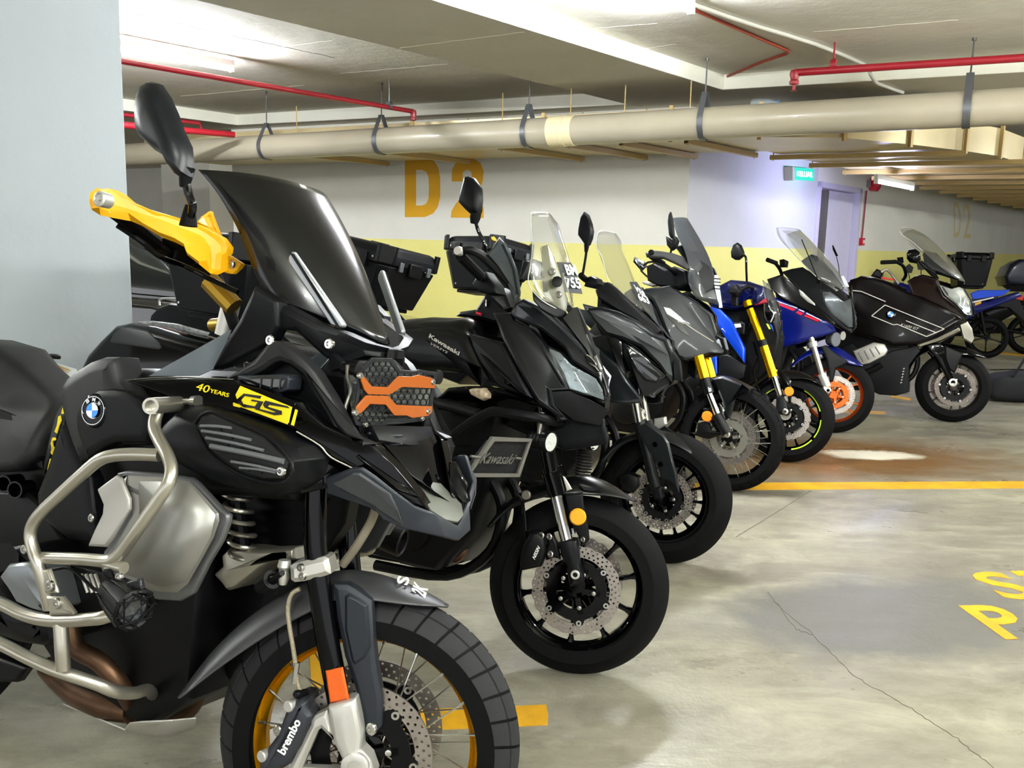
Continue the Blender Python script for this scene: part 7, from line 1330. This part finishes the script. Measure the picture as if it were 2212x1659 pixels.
b.tube('grip', Q(M7, [(345, 355, .34), (450, 350, .26)]), .018, m_rub, 0); b.tube('handlebar', Q(M7, [(450, 350, .26), (500, 380, .18), (520, 440, .1), (500, 480, 0)]), .014, m_dark, 4); b.pad('brake_reservoir', Q(M7, [(455, 320), (500, 315), (505, 350), (470, 375)], .22), 0, .008, .01, .04, m_blk)
b.pad('left_switches', Q(M7, [(270, 450, .0), (310, 400, .0), (360, 420, .0), (340, 470, .0)]), 0, .01, .01, .06, m_satin); b.tube('grab_handle', Q(M7, [(345, 425, .1), (390, 410, .1), (470, 510, .12)]), .012, m_sil, 3); b.pad('red_light', Q(M7, [(340, 458), (430, 470), (440, 485), (350, 475)], .14), 0, .003, .003, .01, M('red_lens', 'b52a1c', .3))
b.pad('engine_block', Q(M7, [(140, 990), (290, 925), (370, 938), (392, 985), (372, 1020), (260, 1080), (190, 1092)], .20), 0, .016, .016, .05, m_alu, mirror=True, steps=2)
for i in range(4): b.tube('engine_rib', Q(M7, [(180+i*40, 1000-i*14, .217), (215+i*40, 1068-i*18, .217)]), .005, M('head_edge_grey'), 0)
b.pad('belly_pan', Q(M7, [(60, 960), (140, 930), (260, 1060), (420, 990), (600, 950), (625, 990), (545, 1090), (540, 1285), (450, 1310), (330, 1302), (240, 1260), (120, 1150)], .16), 0, .01, .02, .02, m_satin, full=True, steps=2, bevel=0)
b.tube('exhaust_pipe', Q(M7, [(210, 1150, .2), (290, 1120, .2), (345, 1085, .2)]), .026, m_dark, 3)
for i in range(6): b.pad('belly_vent', Q(M7, [(505-i*4, 1110+i*20), (515-i*4, 1112+i*20), (508-i*4, 1122+i*20), (498-i*4, 1120+i*20)], .182), 0, .002, .001, .002, m_sil, bevel=0)
b.pad('lower_trim', Q(M7, [(600, 945, .22), (740, 895, .2), (880, 828, .15), (900, 820, .14), (912, 842, .13), (765, 915, .19), (620, 960, .22)]), 0, .008, .006, .02, m_sil, mirror=True)
b.pad('lamp_pod', Q(M7, [(905, 800, .08), (960, 775, .05), (995, 830, .03), (1010, 900, .03), (990, 935, .04), (930, 900, .07)]), 0, .008, .008, .03, m_sil, mirror=True)
wpadf(b, 'fork_cover', [M7(*p) for p in [(655, 940), (760, 930), (800, 960), (808, 1050), (870, 1200), (885, 1225), (840, 1225), (780, 1120), (735, 1040), (690, 990)]], .10, m_blk, .014, .012, .05, .003, 2, mirror=True)
mudguard(b, 'front_mudguard', [(M7(545, 1130), M7(530, 1110), 1), (M7(600, 1020), M7(590, 980), 1), (M7(720, 980), M7(720, 920), 1), (M7(850, 1010), M7(850, 935), 1), (M7(940, 1020), M7(945, 950), 1), (M7(1020, 1030), M7(1025, 985), .7), (M7(1100, 1042), M7(1100, 1038), .1)], .085, m_blk)
wpadf(b, 'mudguard_side', [M7(*p) for p in [(800, 950), (930, 1010), (900, 1080), (870, 1150), (830, 1120), (800, 1040)]], .09, m_satin, .006, .01, .01, mirror=True)
b.cyl('axle_end', M7(858, 1215)+(.12, 'w'), b.wi.to_3x3() @ Vector((0, -1, 0)), [(-.02, .032), (.004, .034), (.006, .030), (.006, .018), (-.01, .018)], m_alu, 24)
# ================================================================ background: small bikes, duffel bag, parked car
b = s8 = Bike((0, 0, 0), 188, -6, 188, 'small blue underbone motorcycle with a square black top box, seen behind the brown tourer')
rc = atz(2128, 774, 0); b.root.matrix_world = b.root.matrix_world
def moveto(b, rcontact, wb, phi, lean):
    f0 = Frame((0, 0, 0), phi, lean); P0 = rcontact+f0.d*wb; b.f = Frame(P0, phi, lean); b.w = b.f; b.root.matrix_world = b.f.m; b.wi = Matrix.Identity(4); b.steer = 0
moveto(b, rc, 1.25, 188, -6)
def underbone(b, bodym, box='square'):
    wheel(b, [0, 0, .29], .29, .08, .225, 0, 'cast', n=5, disc=False, detail=0); wheel(b, [-1.25, 0, .29], .29, .09, .225, .3, 'cast', n=5, disc=False, detail=0, name='rear_wheel')
    b.pad('body', [[-.25, .07, .85], [-.1, .07, 1.0], [-.05, .07, .9], [-.15, .08, .62], [-.4, .08, .45], [-.85, .08, .45], [-1.1, .08, .62], [-1.65, .05, .86], [-1.6, .05, .92], [-1.2, .08, .78], [-.7, .09, .70], [-.4, .08, .62]], 0, .03, .02, .02, bodym, full=True, steps=2, bevel=0)
    b.pad('seat', [[-1.35, .09, .86], [-1.0, .1, .80], [-.6, .09, .78], [-.65, .1, .72], [-1.3, .09, .80]], 0, .02, .02, .02, m_seat, full=True, steps=2, bevel=0)
    filler(b, [[-.3, .05, .5], [-.35, .05, .3], [-.8, .05, .28], [-.9, .05, .5]], .05); b.pad('front_cowl', [[-.22, .12, .95], [.0, .05, 1.02], [.02, .05, .9], [-.1, .12, .6]], 0, .02, .02, .02, bodym, full=True, steps=2)
    for s_ in (1, -1): b.tube('fork_tube', [[0, .05*s_, .29], [-.18, .05*s_, .85]], .016, m_sil, 0); b.tube('swingarm', [[-.8, .06*s_, .36], [-1.25, .06*s_, .29]], .015, m_dark, 0); b.tube('shock', [[-1.2, .07*s_, .33], [-1.12, .08*s_, .66]], .022, m_dark, 0)
    b.tube('handlebar', [[-.3, .32, 1.02], [-.24, .1, 1.0], [-.24, -.1, 1.0], [-.3, -.32, 1.02]], .012, m_dark); b.pad('front_mudguard', [[.22, .045, .52], [.0, .045, .62], [-.22, .045, .5], [-.26, .045, .42], [0, .045, .58], [.2, .045, .48]], 0, .004, .004, .02, bodym, full=True)
    b.pad('rear_mudguard', [[-1.6, .05, .84], [-1.75, .05, .55], [-1.72, .05, .5], [-1.5, .05, .7], [-1.3, .05, .72]], 0, .004, .004, .02, m_satin, full=True); b.pad('tail_lamp', [[-1.6, .06, .90], [-1.68, .05, .86], [-1.66, .05, .80], [-1.56, .06, .82]], 0, .006, .006, .02, M('red_lens'), full=True)
    for s_ in (1, -1): b.tube('mirror_arm', [[-.28, .24*s_, 1.02], [-.26, .28*s_, 1.16]], .006, m_blk, 0); b.pad('mirror', [[-.30, .28*s_, 1.16], [-.22, .28*s_, 1.16], [-.20, .28*s_, 1.24], [-.26, .28*s_, 1.29], [-.32, .28*s_, 1.24]], 0, .008, .01, .01, m_satin)
    b.tube('exhaust', [[-.5, .14, .3], [-1.0, .14, .32], [-1.45, .15, .42]], [.02, .025, .04], m_dark, 3)
underbone(b, MATS['deep_blue_paint'])
b.pad('blue_side_panel', Q(M8, [(200, 740, -.10), (300, 700, -.10), (560, 700, -.1), (680, 690, -.07), (600, 760, -.09), (480, 790, -.10), (240, 840, -.10)]), 0, -.006, .006, -.01, m_blue)
b.pad('yellow_graphic', Q(M8, [(250, 860, -.11), (330, 832, -.11), (330, 860, -.11), (255, 890, -.11)]), 0, -.003, .002, -.004, M('sticker_yellow')); b.pad('white_graphic', Q(M8, [(230, 835, -.11), (480, 780, -.11), (480, 795, -.11), (240, 855, -.11)]), 0, -.003, .002, -.004, m_txt)
tb_ = topcase(b, -1.2, -.74, -.23, .23, .97, 1.42, .09, tilt=0)
pr = b.P([-1.78, 0, .80]); mb = MB(); mb.box(pr, (.006, .2, .14), Matrix.Rotation(R(-12), 3, 'Y')); pp = mb.build('number_plate', M('plate_black'), b.root)
text_on('plate_lettering', 'J2', pr+Vector((-.012, -.08, -.05)), pr+Vector((-.012, .08, -.05)), pr+Vector((-.022, -.08, .05)), m_txt, pp, bold=.03)
b = s9 = Bike((0, 0, 0), 192, -6, 192, 'motorcycle at the right edge with a big rounded blue-black top case'); moveto(b, atz(2222, 766, 0), 1.28, 192, -6)
underbone(b, m_blk)
b.pad('top_case', [[-0.86, .18, .98], [-0.82, .2, 1.1], [-0.88, .2, 1.26], [-1.00, .2, 1.34], [-1.18, .18, 1.34], [-1.32, .17, 1.25], [-1.38, .17, 1.1], [-1.34, .16, .98]], 0, .05, .06, .02, M('blue_black_case', '14182c', .35, coat=.2), full=True, steps=4, bevel=0)
b.pad('case_seam', [[-0.82, .235, 1.1], [-1.38, .225, 1.1], [-1.38, .225, 1.115], [-0.82, .235, 1.115]], 0, .003, .003, .45, MATS['blue_black_case'], full=False)
b.pad('case_bracket', [[-0.88, .08, .98], [-1.28, .08, .98], [-1.23, .06, .90], [-0.98, .06, .9]], 0, .002, .002, .02, m_dark, full=True)
# duffel bag
bf = atz(2190, 872, 0); bag = root('duffel_bag', bf, 'black soft duffel bag lying on the floor right of the brown tourer', 'bag', m=Matrix.Rotation(-R(6), 4, 'Z'))
m_bag = M('bag_nylon', '101216', .75, bump=.4, bscale=500); mb = MB(); nu, nv = 32, 16; vs = []
for i in range(nv+1):
    ph = math.pi*i/nv
    for j in range(nu):
        th = 2*math.pi*j/nu; se = lambda c, e: math.copysign(abs(c)**e, c)
        x = .33*se(math.cos(ph), .45); y = .15*se(math.sin(ph), .45)*se(math.cos(th), .6); z = .15*se(math.sin(ph), .45)*se(math.sin(th), .6)
        z += .15; z += .012*math.sin(x*19+y*9)*(z > .1); y += .006*math.sin(x*31+z*20); z = max(z, .001)
        vs.append((x+.12, y+.16, z*(.95+.08*math.cos(x*9))))
mb.add(vs, [(i*nu+j, i*nu+(j+1) % nu, (i+1)*nu+(j+1) % nu, (i+1)*nu+j) for i in range(nv) for j in range(nu)]); mb.build('bag_body', m_bag, bag, ang=70)
mb = MB(); mb.tube([(-.02, .02, .26), (.0, .0, .33), (.05, .01, .42), (.12, .05, .50), (.2, .1, .42), (.25, .02, .26)], .012, 8, 4); mb.build('strap', m_bag, bag); mb = MB(); mb.tube([(-.18, .16, .30), (.12, .16, .315), (.42, .16, .30)], .005, 6, 3); mb.build('zip', m_dark, bag)
# parked car behind, mostly hidden
b = car = Bike((-1.55, 7.15, 0), 28, 0, 28, 'glossy black parked car behind the white pillar and the first two motorcycles', name='car', cat='car')
m_car = M('black_car_paint', '07090b', .08, coat=1); m_win = M('car_window', '0d1214', .04, coat=1)
b.pad('body', [[.85, .78, .35], [.9, .78, .55], [.7, .80, .72], [-.2, .82, .84], [-.9, .82, .92], [-3.0, .82, .92], [-3.35, .8, .80], [-3.4, .78, .4], [-3.2, .78, .3], [-2.9, .8, .3], [-2.5, .8, .3], [-.45, .8, .28], [.3, .8, .28], [.7, .78, .3]], 0, .06, .07, .02, m_car, full=True, steps=3, bevel=0)
b.pad('cabin', [[-.3, .66, .84], [-.95, .60, 1.3], [-1.4, .58, 1.42], [-2.4, .58, 1.42], [-2.9, .62, 1.25], [-3.15, .68, .92]], 0, .08, .08, .02, m_car, full=True, steps=3, bevel=0)
b.pad('window', [[-.55, .735, .93], [-1.05, .70, 1.26], [-1.45, .68, 1.35], [-1.85, .68, 1.35], [-1.85, .74, .94]], 0, .012, .02, .02, m_win, mirror=True); b.pad('window', [[-1.95, .74, .94], [-1.95, .68, 1.35], [-2.35, .68, 1.34], [-2.75, .70, 1.22], [-2.85, .74, .96]], 0, .012, .02, .02, m_win, mirror=True)
b.tube('chrome_strip', [[-.5, .83, .90], [-1.5, .84, .91], [-2.9, .83, .93]], .008, m_chrome, 0, mirror=True); b.tube('sill_strip', [[.2, .86, .40], [-1.5, .87, .38], [-2.8, .86, .40]], .008, m_chrome, 0, mirror=True)
for x in (0.0, -2.65):
    for s_ in (1, -1): wheel(b, [x, .76*s_, .32], .32, .2, .22, .1, 'cast', n=10, steer=0, disc=False, detail=0, name='car_wheel', mats=dict(rim=m_alu))
